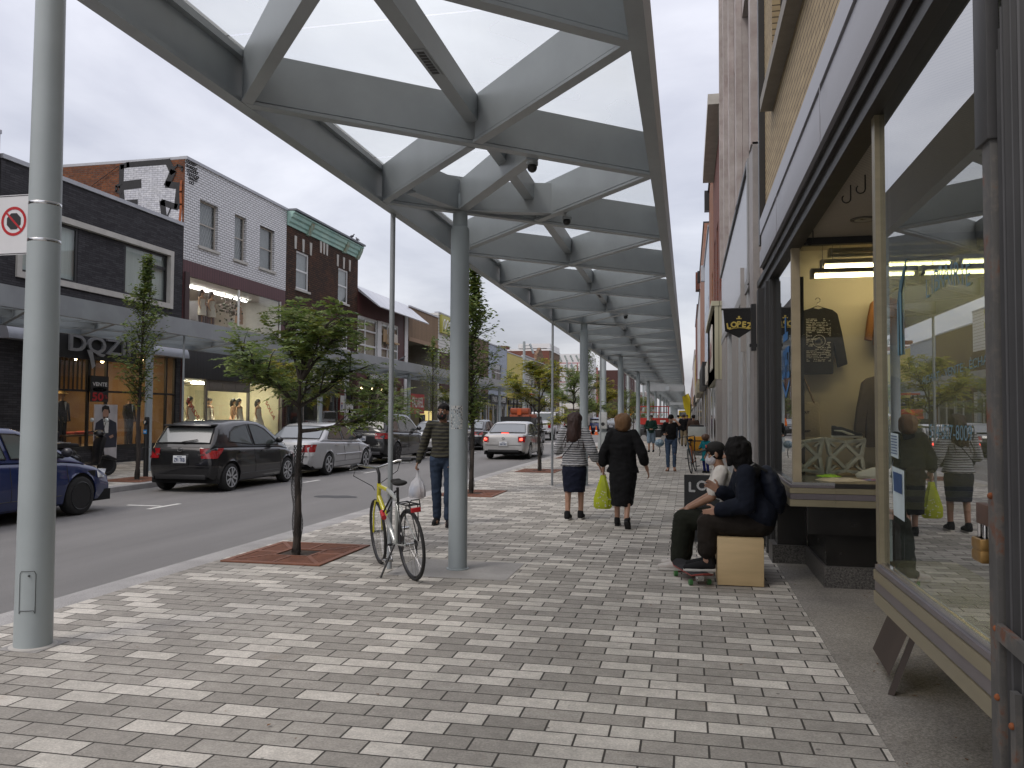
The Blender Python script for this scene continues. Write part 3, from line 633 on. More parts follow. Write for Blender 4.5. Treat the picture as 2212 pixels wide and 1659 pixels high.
flat('printed_face', [(.34,.86),(.34,.78),(.42,.73),(.54,.74),(.6,.82),(.58,.93),(.38,.93)], SKINP, .008, ps)
flat('printed_hair', [(.3,.86),(.3,.95),(.42,.99),(.6,.97),(.66,.86),(.6,.84),(.57,.91),(.4,.92)], HAIRM, .010, ps)
flat('printed_beard', [(.35,.78),(.42,.725),(.54,.735),(.59,.80),(.48,.775),(.4,.79)], mat('beard_print', (.08,.05,.04), .7), .011, ps)
flat('printed_bow_tie', [(.38,.72),(.38,.695),(.49,.705),(.6,.695),(.6,.72),(.49,.712)], BLACK, .012, ps)
flat('printed_hand', [(.62,.44),(.8,.47),(.84,.43),(.7,.4)], SKINP, .012, ps)
# ---- white glazed brick bridal shop ----------------------------------------------
yA, yB = 25.86, 33.45
WIN = [rect3(z1(1452,430), z1(1452,770), z1(1580,430)[0]), rect3(z1(1705,535), z1(1705,865), z1(1785,535)[0]), rect3(z1(1888,620), z1(1888,925), z1(1990,620)[0])]
zw0 = YZ(z1(1330, 865))[1]; big = (YZ(z1(1365,1000))[0]+.02, yB-.35, 4.3, YZ(z1(1365,985))[1]); zs1 = YZ(z2(1320,385))[1]; zs0 = YZ(z2(1345,622))[1]
t = building('bridal_shop', 'tall white glazed brick bridal shop with three sash windows and upstairs dress display', yA, yB, 10.75)
mb = MB(); wall(mb, FX, 1, yA, yB, zw0, 10.75, WIN, .18)
wall(mb, FX, 1, yA, yB, 0.0, zw0, [big, (yA+.12, yB-.12, .35, zs0)], .15, 1); shell(mb, FX, 1, yA, yB, 0, 10.75, 16, 2)
MAROON = ribbed('maroon_siding', (.085,.03,.035), (.105,.038,.042), .16); BLKSID = ribbed('black_siding', (.018,.017,.018), (.03,.028,.03), .2)
mb.build('wall', [BRK_WHITE, MAROON, BRK_RED], t, fixn=False)
mb = MB(); mb.box(FX-.25, FX+.06, yA+.01, yB-.01, 10.752, 10.86); mb.box(FX-16, FX-.252, yA+.01, yA+.25, 10.752, 10.85); mb.build('parapet_cap', FLASH, t)
TANF = mat('tan_frame', (.42,.38,.33), .6)
for i, wq in enumerate(WIN):
    f = window(t, FX, 1, *wq, TANF, WGLASS, .06, hs=(.5,), inset=.12, sill=STONE, back=GREYW)
    if i < 2:
        mb = MB(); a, b, c, d = wq; st = .16; x = FX-.2; nn = int((b-a+d-c)/st)+1
        for q in range(-nn, nn*2):
            for sg in (1, -1):
                pts = []
                y_ = a+q*st*1.0
                # clip diagonal to the opening
                z_a, z_b = c, d; ya_ = y_; yb_ = y_+sg*(d-c)*.5
                if ya_ == yb_: continue
                tt = sorted(((a-ya_)/(yb_-ya_), (b-ya_)/(yb_-ya_))); t0, t1 = max(0, tt[0]), min(1, tt[1])
                if t1-t0 < .02: continue
                P = lambda u: (x, ya_+(yb_-ya_)*u, z_a+(z_b-z_a)*u)
                mb.bar(P(t0), P(t1), .014, .008, up=(1,0,0))
        mb.build('window_grille', mat('grille', (.4,.4,.4), .5), f)
MB().box(FX-.08, FX+.03, yA+.02, yB-.02, zs1+.02, 4.28).build('ledge_panel', BLKSID, t)
MB().box(FX-.05, FX+.06, yA+.05, yB-.05, zs0, zs1).build('black_siding', BLKSID, t)
MB().box(FX-.02, FX+.07, yA+.06, yA+.32, big[2], big[3]+.1).build('corner_post', mat('dark_brown_post', (.05,.025,.025), .6), t)
# upstairs display
a, b, c, d = big
MB().poly([(FX-.05,a,c),(FX-.05,b,c),(FX-.05,b,d),(FX-.05,a,d)]).build('upper_window', WGLASS, t, fixn=False)
for u in (0, .5, 1): y = a+(b-a)*u; MB().box(FX-.08, FX-.01, y-.03, y+.03, c, d).build('mullion', WHITE, t)
room(t, FX-.16, 1, a-.05, b+.05, c, d, 6, PALEW, FLOORW, mat('white_ceiling', (.75,.73,.7), .8))
mb = MB()
for i in range(4): y = a+.5+i*1.45; mb.box(FX-1.3, FX-1.22, y, y+1.25, d-.09, d-.06)
mb.box(FX-3.4, FX-3.3, a+.2, a+1.6, d-.3, d-.24); mb.build('fluorescent_tubes', emis('tube_strong', (1, .95, .9), 24), t)
for i, (u, dd, lb, dr) in enumerate(((z1(1465,1250), .9, 'first upstairs mannequin in a long sleeved white gown', DRESS), (z1(1535,1260), .9, 'second upstairs mannequin in a strapless white gown', DRESS), (z1(1735,1300), 1.1, 'bare shouldered mannequin upstairs beside the flowers', MANN))):
    mannequin((FX-dd, YZ(u)[0]*(1+dd/17.6), c+.62), lb, dr, 1.5, long=False)
mb = MB(); rd = random.Random(5)
for i in range(9): y = YZ(z1(1590,1280))[0]+.1+i*.13; mb.box(FX-1.4, FX-.95, y, y+.07, c+.75, c+1.7, i % 3)
tag(mb.build('dress_rack', [mat('grey_dress', (.25,.25,.27), .7), mat('black_dress', (.03,.03,.035), .7), mat('plum_dress', (.16,.08,.1), .7)], bevel=.02), 'rack of grey and dark dresses in the upstairs window', 'dress rack')
mb = MB()
for i in range(130):
    v = Vector((rd.gauss(0,.22), rd.gauss(0,.25), rd.gauss(0,.28))); p = Vector((FX-.8, YZ(z1(1790,1260))[0]+.1, c+1.55))+v; mb.ball(p, rd.uniform(.025,.06), 6, 4, rd.choice((0,0,1)))
mb.lathe([(.1,0),(.14,.2),(.09,.35),(.16,.6)], (FX-.8, YZ(z1(1790,1260))[0]+.1, c+.6), 12, 2)
tag(mb.build('flower_vase', [mat('dark_leaves', (.03,.05,.03), .6), mat('cream_flowers', (.6,.52,.5), .7), WHITE], smooth=60), 'white vase of cream flowers in the upstairs display', 'vase')
# ground floor
room(t, FX-.2, 1, yA+.1, yB-.1, .35, zs0, 4.5, CREAMW, FLOORW, mat('white_ceiling2', (.7,.68,.6), .8))
g0, g1 = yA+.12, yB-.12; e0, e1 = YZ(z2(1500,800))[0], YZ(z2(1808,800))[0]
mb = MB(); mb.poly([(FX-.06,g0,.35),(FX-.06,e0,.35),(FX-.06,e0,zs0),(FX-.06,g0,zs0)]); mb.poly([(FX-.06,e1,.35),(FX-.06,g1,.35),(FX-.06,g1,zs0),(FX-.06,e1,zs0)])
mb.poly([(FX-.5,e0,.1),(FX-.5,e1,.1),(FX-.5,e1,zs0-.4),(FX-.5,e0,zs0-.4)]); mb.build('shop_window', WGLASS, t, fixn=False)
mb = MB()
for y in (g0, e0, e1, g1): mb.box(FX-.1, FX-.0, y-.05, y+.05, .35, zs0)
mb.box(FX-.1, FX-.001, e0+.05, e1-.05, zs0-.42, zs0-.0); mb.box(FX-.1, FX-.001, g0, e0-.05, .35, .42); mb.box(FX-.1, FX-.001, e1+.05, g1, .35, .42)
for i in range(3): y = e0+.15+i*(e1-e0-.3)/3; mb.box(FX-.0, FX+.015, y, y+(e1-e0-.3)/3-.06, zs0-.34, zs0-.1)
mb.build('window_frame', mat('taupe_frame', (.17,.15,.13), .6), t)
mb = MB()
for y in (27.5, 29.5, 31.8): mb.box(FX-1.6, FX-1.5, y-.6, y+.6, zs0-.09, zs0-.03)
mb.build('fluorescent_tubes', emis('tube_cream', (1, .93, .72), 95), t)
for (u, dd, lb, dr) in ((z2(1395,830), .7, 'white gowned mannequin in the left bridal window', DRESS), (z2(1525,830), 1.2, 'white gowned mannequin just inside the bridal shop door', DRESS), (z2(1555,830), 1.9, 'white gowned mannequin deeper inside the bridal shop door', DRESS),
    (z2(1715,880), 1.3, 'peach gowned mannequin at the back of the bridal shop', DRESSP), (z2(1750,880), .9, 'mannequin in a lace gown right of the bridal shop door', DRESS), (z2(1885,830), .7, 'dark haired mannequin in a white gown in the right bridal window', DRESS)):
    y = YZ(u)[0]*(1+dd/17.6*.9); mannequin((FX-dd, y, .55), lb, dr, 1.68)
SIGNR = mat('red_lettering', (.4,.02,.02), .5)
for u, lb in ((z2(1410,850), 'left'), (z2(1970,860), 'right')):
    y, z = YZ(u); mb = MB(); text(mb, 'SOLDE', (FX-.05, y, z), (0,.72,-.7), (0,.7,.72), w=1.05, h=.17, bold=.006); o = mb.build('lettering', SIGNR, t, fixn=False)
# graffiti on the orange brick side wall
SY = 25.855
gw = lambda pts, d: [Vector((p.x, SY-d, p.z)) for p in (py(*z1(*q), SY) for q in pts)]
gr = MB(); gr.poly(gw([(895,195),(1215,172),(1250,235),(1215,325),(1315,345),(1322,610),(1215,570),(985,490),(990,470),(893,450)], .006)); gr.poly(gw([(1170,435),(1322,470),(1322,612),(1180,560)], .007))
gr.build('graffiti_fill', brick('white_painted_brick', (.62,.63,.65), (.55,.56,.6), (.33,.33,.36), .22, .075, .008, .8, .22, .5), t, fixn=False)
def stroke(mb, pts, wd, d):
    d = .009+d*.12; pts = gw(pts, d)
    for a, b in zip(pts, pts[1:]):
        mb.bar(a-(b-a).normalized()*wd*.3, b+(b-a).normalized()*wd*.3, wd, .004, up=(0,1,0)); d += .0008
mb = MB(); stroke(mb, [(890,450),(880,340),(885,195),(930,183),(1220,160)], .2, .012); stroke(mb, [(890,335),(1010,320)], .32, .02); stroke(mb, [(900,470),(985,465)], .3, .03)
stroke(mb, [(1220,160),(1255,235),(1215,325),(1300,335)], .24, .04); stroke(mb, [(1300,335),(1285,490),(1180,455),(1192,555)], .22, .05)
stroke(mb, [(880,320),(845,340),(845,375),(880,390)], .09, .06); stroke(mb, [(1255,215),(1290,185),(1325,200),(1320,225)], .07, .07); stroke(mb, [(1290,500),(1315,420)], .05, .08); stroke(mb, [(1215,560),(1240,500),(1230,480)], .05, .085)
mb.build('graffiti_outline', mat('black_spray', (.02,.02,.022), .7, var=.4), t, fixn=False)
mb = MB(); stroke(mb, [(1318,300),(1312,380),(1316,470),(1306,600)], .09, .09); mb.build('paint_drip', mat('orange_drip', (.3,.07,.01), .6, var=.4, scale=9), t, fixn=False)
mb = MB(); rd = random.Random(8)
for c in range(5):
    bx, by = 1350+c*16, 160+c*6
    for k_ in range(6-c//2):
        pts = []
        for i in range(7): a = i*1.0+k_; pts.append((bx+k_*6+10*math.cos(a)*rd.uniform(.5,1), by+k_*30+12*math.sin(a)*rd.uniform(.5,1)))
        w3 = [Vector((FX+.006+c*.002, *YZ(z1(*q)))) for q in pts]
        mb.tube(w3, .017, 4)
mb.build('graffiti_tag', mat('black_spray2', (.03,.03,.03), .7), t, fixn=False)
MB().tube([py(*z1(640,355), SY-.05), py(*z1(860,190), SY-.05)], .012, 5).build('cable', BLACK, t)
# ---- brown brick building with turquoise cornice ---------------------------------
yA, yB = 33.47, 41.6
WIN = [rect3(z3(370,185), z3(370,520), z3(478,185)[0]), rect3(z3(735,335), z3(735,635), z3(820,335)[0]), rect3(z3(370,800), z3(370,960), z3(478,800)[0]), rect3(z3(735,850), z3(735,1040), z3(820,850)[0])]
t = building('brown_brick_building', 'dark brown brick building with turquoise cornice and white sash windows', yA, yB, 10.9)
zs = (YZ(z3(275,1330))[1], YZ(z3(275,1215))[1])
mb = MB(); wall(mb, FX, 1, yA, yB, 0, 10.6, WIN+[(yA+.3, yB-.3, .1, zs[0])], .16); shell(mb, FX, 1, yA, yB, 0, 10.6, 15)
mb.build('wall', BRK_BROWN, t, fixn=False)
TURQ = mat('turquoise_paint', (.33,.58,.52), .6, var=.2, scale=1.4, col2=(.42,.60,.52))
pr = [(0,10.12),(.06,10.12),(.08,10.24),(.15,10.3),(.18,10.44),(.26,10.5),(.3,10.64),(.36,10.68),(.36,10.74),(0,10.76)]
cn = MB().prism(pr, lambda u, v, d: (FX+u, d, v), yA+.02, yB-.02).build('cornice', TURQ, t)
WORNB = mat('worn_bracket', (.45,.36,.22), .7, var=.4, scale=5, col2=(.3,.5,.42))
for y in (YZ(z3(465,20))[0], YZ(z3(780,160))[0], yB-.2): MB().prism([(.0,10.05),(.1,10.07),(.16,10.2),(.28,10.45),(.33,10.62),(0,10.62)], lambda u, v, d: (FX+u, d, v), y-.16, y+.16).build('bracket', WORNB, cn)
MB().box(FX-1, FX+.45, yA+.02, yB-.02, 10.77, 10.86).build('roof_edge', mat('slate_edge', (.16,.17,.19), .6), t)
for wq in WIN:
    window(t, FX, 1, *wq, WHITE, WGLASS, .09, hs=(.5,), inset=.06, sill=STONE, back=GREYW)
for a, b, c, d in WIN[:2]:
    for y in (a-.12, (a+b)/2, b+.12): MB().prism([(-.07,.02),(.07,.02),(.11,.62),(-.11,.62)], lambda u, v, dd: (FX+dd, y+u, d+v), 0, .03).build('keystone', STONE, t)
ym = (WIN[0][1]+WIN[1][0])/2-.1; zz = WIN[1][3]+.3
for y in (ym-.35, ym, ym+.35): MB().prism([(-.07,.02),(.07,.02),(.11,.62),(-.11,.62)], lambda u, v, dd: (FX+dd, y+u, zz+v), 0, .03).build('keystone', STONE, t)
sg = MB().box(FX+.02, FX+.16, yA+.25, YZ(z3(805,1300))[0], *zs).build('sign_board', mat('white_sign', (.62,.62,.63), .5, var=.06), t)
mb = MB(); ya, yb = yA+.25, YZ(z3(805,1300))[0]; zm = sum(zs)/2; INK = mat('ink', (.02,.02,.02), .6)
text(mb, 'GRAND', (FX+.165, ya+(yb-ya)*.27, zm), (0,1,0), (0,0,1), w=(yb-ya)*.42, h=.46); text(mb, 'STAR', (FX+.165, ya+(yb-ya)*.7, zm), (0,1,0), (0,0,1), w=(yb-ya)*.25, h=.52)
yy = ya+(yb-ya)*.9; mb.tube([(FX+.17, yy+.18*math.cos(a_*.5)*(.4+a_*.04), zm-.25+a_*.035) for a_ in range(14)], .012, 4); text(mb, 'PAR', (FX+.165, yy+.3, zm+.2), (0,1,0), (0,0,1), w=.22, h=.08)
mb.build('lettering', INK, sg, fixn=False)
mb = MB(); mb.tube([(FX+.3, yA+.3, zs[1]+.2), (FX+.3, yb+.6, zs[1]+.2)], .03, 6)
for i in range(3): mb.lathe([(.02,0),(.07,.1),(.0,.13)], (FX+.3, yA+1.5+i*2.6, zs[1]+.1), 10)
mb.build('sign_lamp_rail', WHITE, t)
zt = zs[0]; room(t, FX-.2, 1, yA+.3, yB-.3, .1, zt, 4, mat('grey_shop', (.12,.12,.12), .8), FLOORW)
yd = YZ(z3(745,1500))[0]; ye = YZ(z3(800,1500))[0]
MB().poly([(FX-.1,yA+.3,.1),(FX-.1,yd,.1),(FX-.1,yd,zt),(FX-.1,yA+.3,zt)]).build('shop_window', WGLASS, t, fixn=False)
mb = MB()
for u in (0, .3, .62, 1): y = yA+.35+(yd-yA-.4)*u; mb.box(FX-.14, FX-.05, y-.04, y+.04, .1, zt)
mb.build('window_frame', CHROME, t)
MB().box(FX-.12, FX+.02, yd, ye, .1, zt).build('red_pillar', mat('oxblood', (.14,.025,.02), .5), t)
mb = MB(); ps_ = MB().box(FX+.025, FX+.035, yd+.05, ye-.05, 1.75, 2.6).build('notice', WHITE, t)
mb.poly([(FX+.04, yd+.12+.2*i/8, 2.15+.1*math.sin(i*math.pi/8)) for i in range(9)], 0); mb.poly([(FX+.04,yd+.12,2.12),(FX+.04,yd+.32,2.12),(FX+.04,yd+.22,1.88)], 1); mb.build('printed_emblem', [REDM, mat('blue_print', (.02,.05,.25), .5)], ps_, fixn=False)
dr = MB().box(FX-.1, FX-.03, ye+.1, ye+1.05, .1, 2.2).build('door', WHITE, t)
mb = MB(); mb.lathe([(0,0),(1,0)], n=20)
for i, v in enumerate(mb.v): mb.v[i] = (FX-.025, ye+.58+v[0]*.2, 1.35+v[1]*.6)
mb.build('oval_pane', DGLASS, dr, fixn=False); MB().box(FX-.02, FX+.1, ye-.1, ye+.2, 1.05, 1.3).build('mailbox', WHITE, t)
MB().box(FX-.1, FX-.02, ye+1.1, yB-.31, .1, zt).build('stone_panel', brick('rubble_stone', (.3,.25,.2), (.16,.13,.11), (.08,.07,.06), .3, .16, .02, offset=.35), t)
# ---- maroon building with a sloped metal awning -----------------------------------
yA, yB = 41.62, 49.9; MAR2 = ribbed('maroon_boards', (.075,.018,.018), (.1,.025,.024), .17)
W1 = rect3(z3(905,750), z3(905,1100), z3(1070,750)[0]); W2 = rect3(z3(1105,805), z3(1105,1130), z3(1255,805)[0])
t = building('maroon_clothes_shop', 'maroon boarded shop with tilted metal awning roof and air conditioner', yA, yB, 8.5)
zf = YZ(z3(1000,1340))[1]
mb = MB(); wall(mb, FX, 1, yA, yB, 0, 8.5, [W1, W2, (yA+.3, yB-.9, .2, zf)], .14); shell(mb, FX, 1, yA, yB, 0, 8.5, 15); mb.build('wall', MAR2, t, fixn=False)
for wq in (W1, W2): window(t, FX, 1, *wq, WHITE, WGLASS, .12, vs=(.4,), hs=(.28, .66), inset=.02, back=mat('pale_blind', (.45,.42,.33), .7, var=.3, scale=1.2))
MB().box(FX-.05, FX+.06, W1[1], W2[0], W1[2], W1[3]).build('white_post', WHITE, t); MB().box(FX-.05, FX+.06, yB-.75, yB-.2, .2, 8.4).build('white_post', WHITE, t)
aw = MB().prism([(-.3,8.6),(1.25,7.45),(1.28,7.5),(-.27,8.75)], lambda u, v, d: (FX+u, d, v), yA+.05, yB+.4).build('metal_awning', ribbed('awning_metal', (.52,.53,.56), (.58,.59,.62), 1.1, .35, .3, duty=.02), t)
mb = MB(); mb.box(FX+.05, FX+.5, W2[0]+.9, W2[0]+1.5, W2[2]+1.0, W2[2]+1.5, 0); mb.box(FX+.01, FX+.06, W2[0]+.3, W2[0]+.9, W2[2]+1.0, W2[2]+1.75, 1); mb.box(FX+.02, FX+.6, W2[0]+.8, W2[0]+1.6, W2[2]+.9, W2[2]+.99, 1); mb.build('air_conditioner', [mat('cream_plastic', (.55,.5,.42), .5), mat('raw_plywood', (.5,.35,.2), .7)], t)
ya, zt = YZ(z3(985,1235)); yb = YZ(z3(1180,1300))[0]; zb = YZ(z3(985,1300))[1]
sg = MB().box(FX+.03, FX+.1, ya, yb, zb-.1, zt+.1).build('sign_board', BLACK, t); mb = MB(); YEL = mat('yellow_lettering', (.75,.5,.02), .5)
text(mb, 'VÊTEMENTS', (FX+.105, (ya+yb)/2, (zt+zb)/2+.2), (0,1,0), (0,0,1), w=(yb-ya)*.92, h=.34, bold=.012); text(mb, 'FEMMES - HOMMES', (FX+.105, (ya+yb)/2, zb+.08), (0,1,0), (0,0,1), w=(yb-ya)*.88, h=.2, m=1, bold=.008); mb.build('lettering', [YEL, WHITE], sg, fixn=False)
room(t, FX-.2, 1, yA+.3, yB-.9, .2, zf, 4, mat('brown_shop', (.22,.13,.08), .8, var=.3), FLOORW); MB().poly([(FX-.08,yA+.3,.2),(FX-.08,yB-.9,.2),(FX-.08,yB-.9,zf),(FX-.08,yA+.3,zf)]).build('shop_window', WGLASS, t, fixn=False)
mb = MB()
for u in (0, .2, .42, .58, .82, 1): y = yA+.35+(yB-yA-1.3)*u; mb.box(FX-.12, FX-.0, y-.05, y+.05, .2, zf)
mb.box(FX-.12, FX-.001, yA+.3, yB-.9, 2.3, 2.4); mb.build('window_frame', TANF, t)
mb = MB()
for i, (y, s1_) in enumerate(((yA+1.6, 'VENTE'), (yA+5.9, 'LA VENTE'))):
    mb.box(FX-.06, FX-.055, y-.75, y+.75, 1.45, 1.85, 0); text(mb, s1_, (FX-.05, y, 2.08), (0,1,0), (0,0,1), w=1.3, h=.25, m=1, bold=.01); text(mb, 'DE FERMETURE', (FX-.045, y, 1.65), (0,1,0), (0,0,1), w=1.4, h=.25, m=1, bold=.008)
mb.build('window_lettering', [REDM, YEL], t, fixn=False)
mb = MB(); [mb.ball((FX-.8, yA+1+i*1.6, zf-.3), .07, 8, 6) for i in range(4)]; mb.build('spotlights', LAMPW, t)
# ---- open porch building with wooden slats -----------------------------------------
yA, yB = 49.95, 56.3
t = building('slatted_wood_building', 'building with brown vertical wood slats above a deep open porch', yA, yB, 8.6)
zo = YZ(z3(1305,930))[1]; mb = MB(); wall(mb, FX, 1, yA, yB, zo, 8.6, [], .1); mb.build('wood_slats', ribbed('wood_slats', (.17,.105,.055), (.26,.165,.09), .17, .7), t, fixn=False)
mb = MB(); shell(mb, FX, 1, yA, yB, 0, 8.58, 14); X2 = FX-2.2; mb.poly([(X2,yA,0),(X2,yB,0),(X2,yB,zo),(X2,yA,zo)]); mb.poly([(FX,yA,zo),(FX,yB,zo),(X2,yB,zo),(X2,yA,zo)]); mb.build('wall', mat('grey_render', (.23,.22,.20), .8), t, fixn=False)
MB().box(FX-.1, FX+.05, yA, yB, zo-.25, zo).build('timber_beam', mat('weathered_timber', (.3,.2,.13), .8), t); MB().box(FX-.05, FX+.07, yA+.01, yB-.01, 8.6, 8.7).build('parapet_cap', FLASH, t)
MB().box(X2+.0, X2+.1, yA+1, yB-1.5, 4.4, 4.6).build('balcony_slab', STONE, t)
sg = MB().box(X2+.02, X2+.2, yB-2.6, yB-1.2, 2.2, 6.6).build('vertical_sign', BLACK, t); mb = MB(); NEON = mat('pale_blue_letter', (.4,.5,.62), .4)
for i, ch in enumerate('HPARG'): text(mb, ch, (X2+.21, yB-1.9, 2.7+i*.8), (0,1,0), (0,0,1), h=.5)
mb.build('lettering', NEON, sg, fixn=False)
sg = MB().box(FX+.05, FX+.09, yA+.4, yA+3.1, 1.7, 3.0).build('red_banner', REDM, t); mb = MB(); text(mb, 'FALAFEL', (FX+.095, yA+1.75, 2.45), (0,1,0), (0,0,1), w=2.3, h=.62, shear=.1, bold=.02); text(mb, 'La maison', (FX+.095, yA+1.75, 1.88), (0,1,0), (0,0,1), w=1.6, h=.18); mb.build('lettering', WHITE, sg, fixn=False)
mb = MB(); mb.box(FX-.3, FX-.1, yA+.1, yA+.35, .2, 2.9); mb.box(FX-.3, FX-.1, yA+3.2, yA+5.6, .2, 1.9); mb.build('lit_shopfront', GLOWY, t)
sg = MB().box(FX+.02, FX+.2, yA+2.2, yA+3.0, .1, 1.65).build('menu_board', BLACK, t); mb = MB()
for i, ch in enumerate('RAPHA'): text(mb, ch, (FX+.21, yA+2.6, 1.45-i*.28), (0,1,0), (0,0,1), h=.2)
mb.build('lettering', NEON, sg, fixn=False)
# ---- remaining fronts, in order down the street -------------------------------------
WSID = ribbed('white_clapboard', (.6,.59,.56), (.66,.65,.62), .22, horiz=True)
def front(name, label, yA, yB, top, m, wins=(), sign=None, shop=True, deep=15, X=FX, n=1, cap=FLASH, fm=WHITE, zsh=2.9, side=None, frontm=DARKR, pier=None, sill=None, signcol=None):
    t = building(name, label, yA, yB, top, X, n)
    hs = list(wins) + ([(yA+.35, yB-.35, .3, zsh)] if shop else [])
    mb = MB(); wall(mb, X, n, yA, yB, 0, top, hs, .18); shell(mb, X, n, yA, yB, 0, top, deep, 1); mb.build('wall', [m, side or m], t, fixn=False)
    a, b = sorted((X-n*.3, X+n*.06)); MB().box(a, b, yA+.01, yB-.01, top, top+.1).build('parapet_cap', cap, t)
    for wq in wins: window(t, X, n, *wq, fm, DGLASS if abs(X) > 5 and yA > 70 else WGLASS, .07, vs=(.5,) if wq[1]-wq[0] > 1.6 else (), hs=(.5,), inset=.08, back=GREYW, sill=sill)
    if shop:
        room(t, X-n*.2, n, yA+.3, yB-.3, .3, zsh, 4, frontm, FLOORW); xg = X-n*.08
        MB().poly([(xg,yA+.35,.3),(xg,yB-.35,.3),(xg,yB-.35,zsh),(xg,yA+.35,zsh)]).build('shop_window', WGLASS, t, fixn=False)
        mb = MB(); a, b = sorted((xg-.04, xg+.06))
        for i in range(5): y = yA+.4+(yB-yA-.8)*i/4; mb.box(a, b, y-.05, y+.05, .3, zsh)
        mb.build('window_frame', fm, t)
    if sign:
        s, bm_, lm, z0, z1_ = sign; a, b = sorted((X+n*.02, X+n*.14)); o = MB().box(a, b, yA+.3, yB-.3, z0, z1_).build('sign_board', bm_, t)
        if s: mb = MB(); text(mb, s, (X+n*.145, (yA+yB)/2, (z0+z1_)/2), (0,n,0), (0,0,1), w=min((yB-yA)*.75, len(s)*.5), h=(z1_-z0)*.6, bold=.01); mb.build('lettering', lm, o, fixn=False)
    return t
R4 = lambda x0, x1, yt, yb: rect3(z6(x0, yt), z6(x0, yb), z6(x1, yt)[0])
BROWNW = mat('dark_brown_wall', (.07,.035,.028), .8)
t = front('clapboard_building', 'white clapboard front with a yellow green sign near the roof', 56.35, 62.8, 9.0, WSID, (), ('', BROWNW, WHITE, 3.4, 6.2))
sg = MB().box(FX+.02, FX+.2, 56.6, 59.9, 7.6, 8.9).build('green_sign', mat('olive_sign', (.42,.40,.08), .5, var=.1), t); mb = MB(); [mb.tube([(FX+.22, 57.2+i*.75+.25*math.cos(a*.7), 8.25+.35*math.sin(a*.7)) for a in range(10)], .05, 5) for i in range(4)]; mb.build('lettering', WHITE, sg, fixn=False)
front('narrow_brown_building', 'narrow dark brown brick building beside the pale blue front', 62.85, 71.6, 8.2, BRK_TAN, (), ('', BLACK, WHITE, 3.0, 3.5))
front('blue_brick_building', 'pale blue painted brick building with a wide white window', 71.65, 79.3, 8.1, BRK_BLUE, (R4(285,420,590,815),), ('PAR AMI-FER', BLACK, WHITE, 2.7, 3.5), zsh=2.6)
front('yellow_building', 'bright yellow sided building beside the pale blue front', 79.4, 87.9, 7.9, ribbed('yellow_siding', (.52,.42,.09), (.6,.49,.12), .25), (), ('LA BOUTIQUE', BLACK, WHITE, 2.7, 3.4), zsh=2.6)
front('white_stone_building', 'rough white stone front with a scalloped awning', 88.0, 94.2, 8.2, brick('white_rubble', (.6,.59,.57), (.5,.49,.47), (.25,.24,.23), .5, .28, .03, offset=.4), ((89, 93.4, 4.0, 5.7),), None)
t = front('gabled_brick_building', 'patterned brown brick front with a small stepped gable', 94.3, 101.6, 8.0, BRK_PAT, (), ('', mat('dark_panel', (.06,.06,.065), .7), WHITE, 2.8, 5.2))
MB().prism([(95.2,8.0),(95.6,8.9),(97.9,9.9),(100.2,8.9),(100.8,8.0)], lambda u, v, d: (FX+d, u, v), -.3, .05).build('gable', BRK_PAT, t)
front('grey_panel_building', 'plain grey clad front beside the stepped gable', 101.7, 104.6, 7.7, mat('grey_panels', (.3,.31,.32), .6), (), None)
t = front('red_brick_block', 'large red brick block with a white insulated parapet', 104.7, 113.5, 10.3, BRK_TAN, ((105.6,107.4,7.2,9.2), (109.6,111.4,7.2,9.2), (105.6,107.4,4.3,6.0), (109.6,111.4,4.3,6.0)), None, deep=7, side=BRK_RED2)
ISO = mat('white_insulation', (.68,.68,.68), .5, var=.05); mb = MB(); mb.box(FX-4.2, FX+.02, 105, 113.2, 10.42, 11.05); mb.build('insulated_parapet', ISO, t); MB().box(FX-7, FX+.12, 104.68, 113.4, 10.1, 10.29).build('white_cornice', WHITE, t); MB().box(FX-6.9, FX-6.0, 106, 108, 10.41, 10.9).build('chimney', BRK_RED2, t)
# unfinished insulated building
yA, yB = 120.0, 133.0; X9 = -14.6
t = building('unfinished_building', 'unfinished building wrapped in printed white insulation boards with red tape', yA, yB, 10.8, X9)
mb = MB(); wall(mb, X9, 1, yA, yB, 0, 10.8); shell(mb, X9, 1, yA, yB, 0, 10.8, 4.3); mb.build('wall', ISO, t, fixn=False)
mb = MB()
for z in (6.6, 7.4, 8.2, 9.4): mb.box(X9-4.3, X9+.03, yA-.03, yA-.01, z, z+.08)
for x in (-17.4, -16, -15.2): mb.box(x, x+.07, yA-.025, yA-.012, 6.6, 9.4)
mb.build('red_tape', REDM, t); mb = MB(); GRN = mat('green_print', (.02,.10,.07), .6)
for r in range(3):
    for i in range(5): text(mb, 'ISOCLAD', (-18.5+i*.85, yA-.02, (10.1, 8.8, 7.0)[r]), (.42,0,-.9), (.9,0,.42), w=1.0 if r == 0 else .7, h=.22, bold=.01)
mb.build('lettering', GRN, t, fixn=False)
mb = MB(); mb.box(X9-.02, X9+1.2, yA+.5, yB-2, 5.9, 6.0)
for i in range(12): mb.box(X9+1.1, X9+1.15, yA+.6+i*.9, yA+.65+i*.9, 6.0, 6.6)
mb.box(X9+1.08, X9+1.18, yA+.5, yB-2, 6.6, 6.66); mb.build('balcony', BLACK, t)
front('pale_stone_building', 'weathered pale front with a broken cornice beyond the insulated building', 134, 146, 9.5, mat('pale_plaster', (.5,.46,.4), .8, var=.25, scale=.8), ((136,138,5,7.2), (141,143,5,7.2)), None, X=-17.4)
front('pink_red_building', 'salmon painted front with long red shutters', 146.5, 160, 11.0, mat('salmon_paint', (.42,.12,.10), .8), ((148,150,4,9), (153,155,4,9)), None, X=-17.2, fm=REDM)
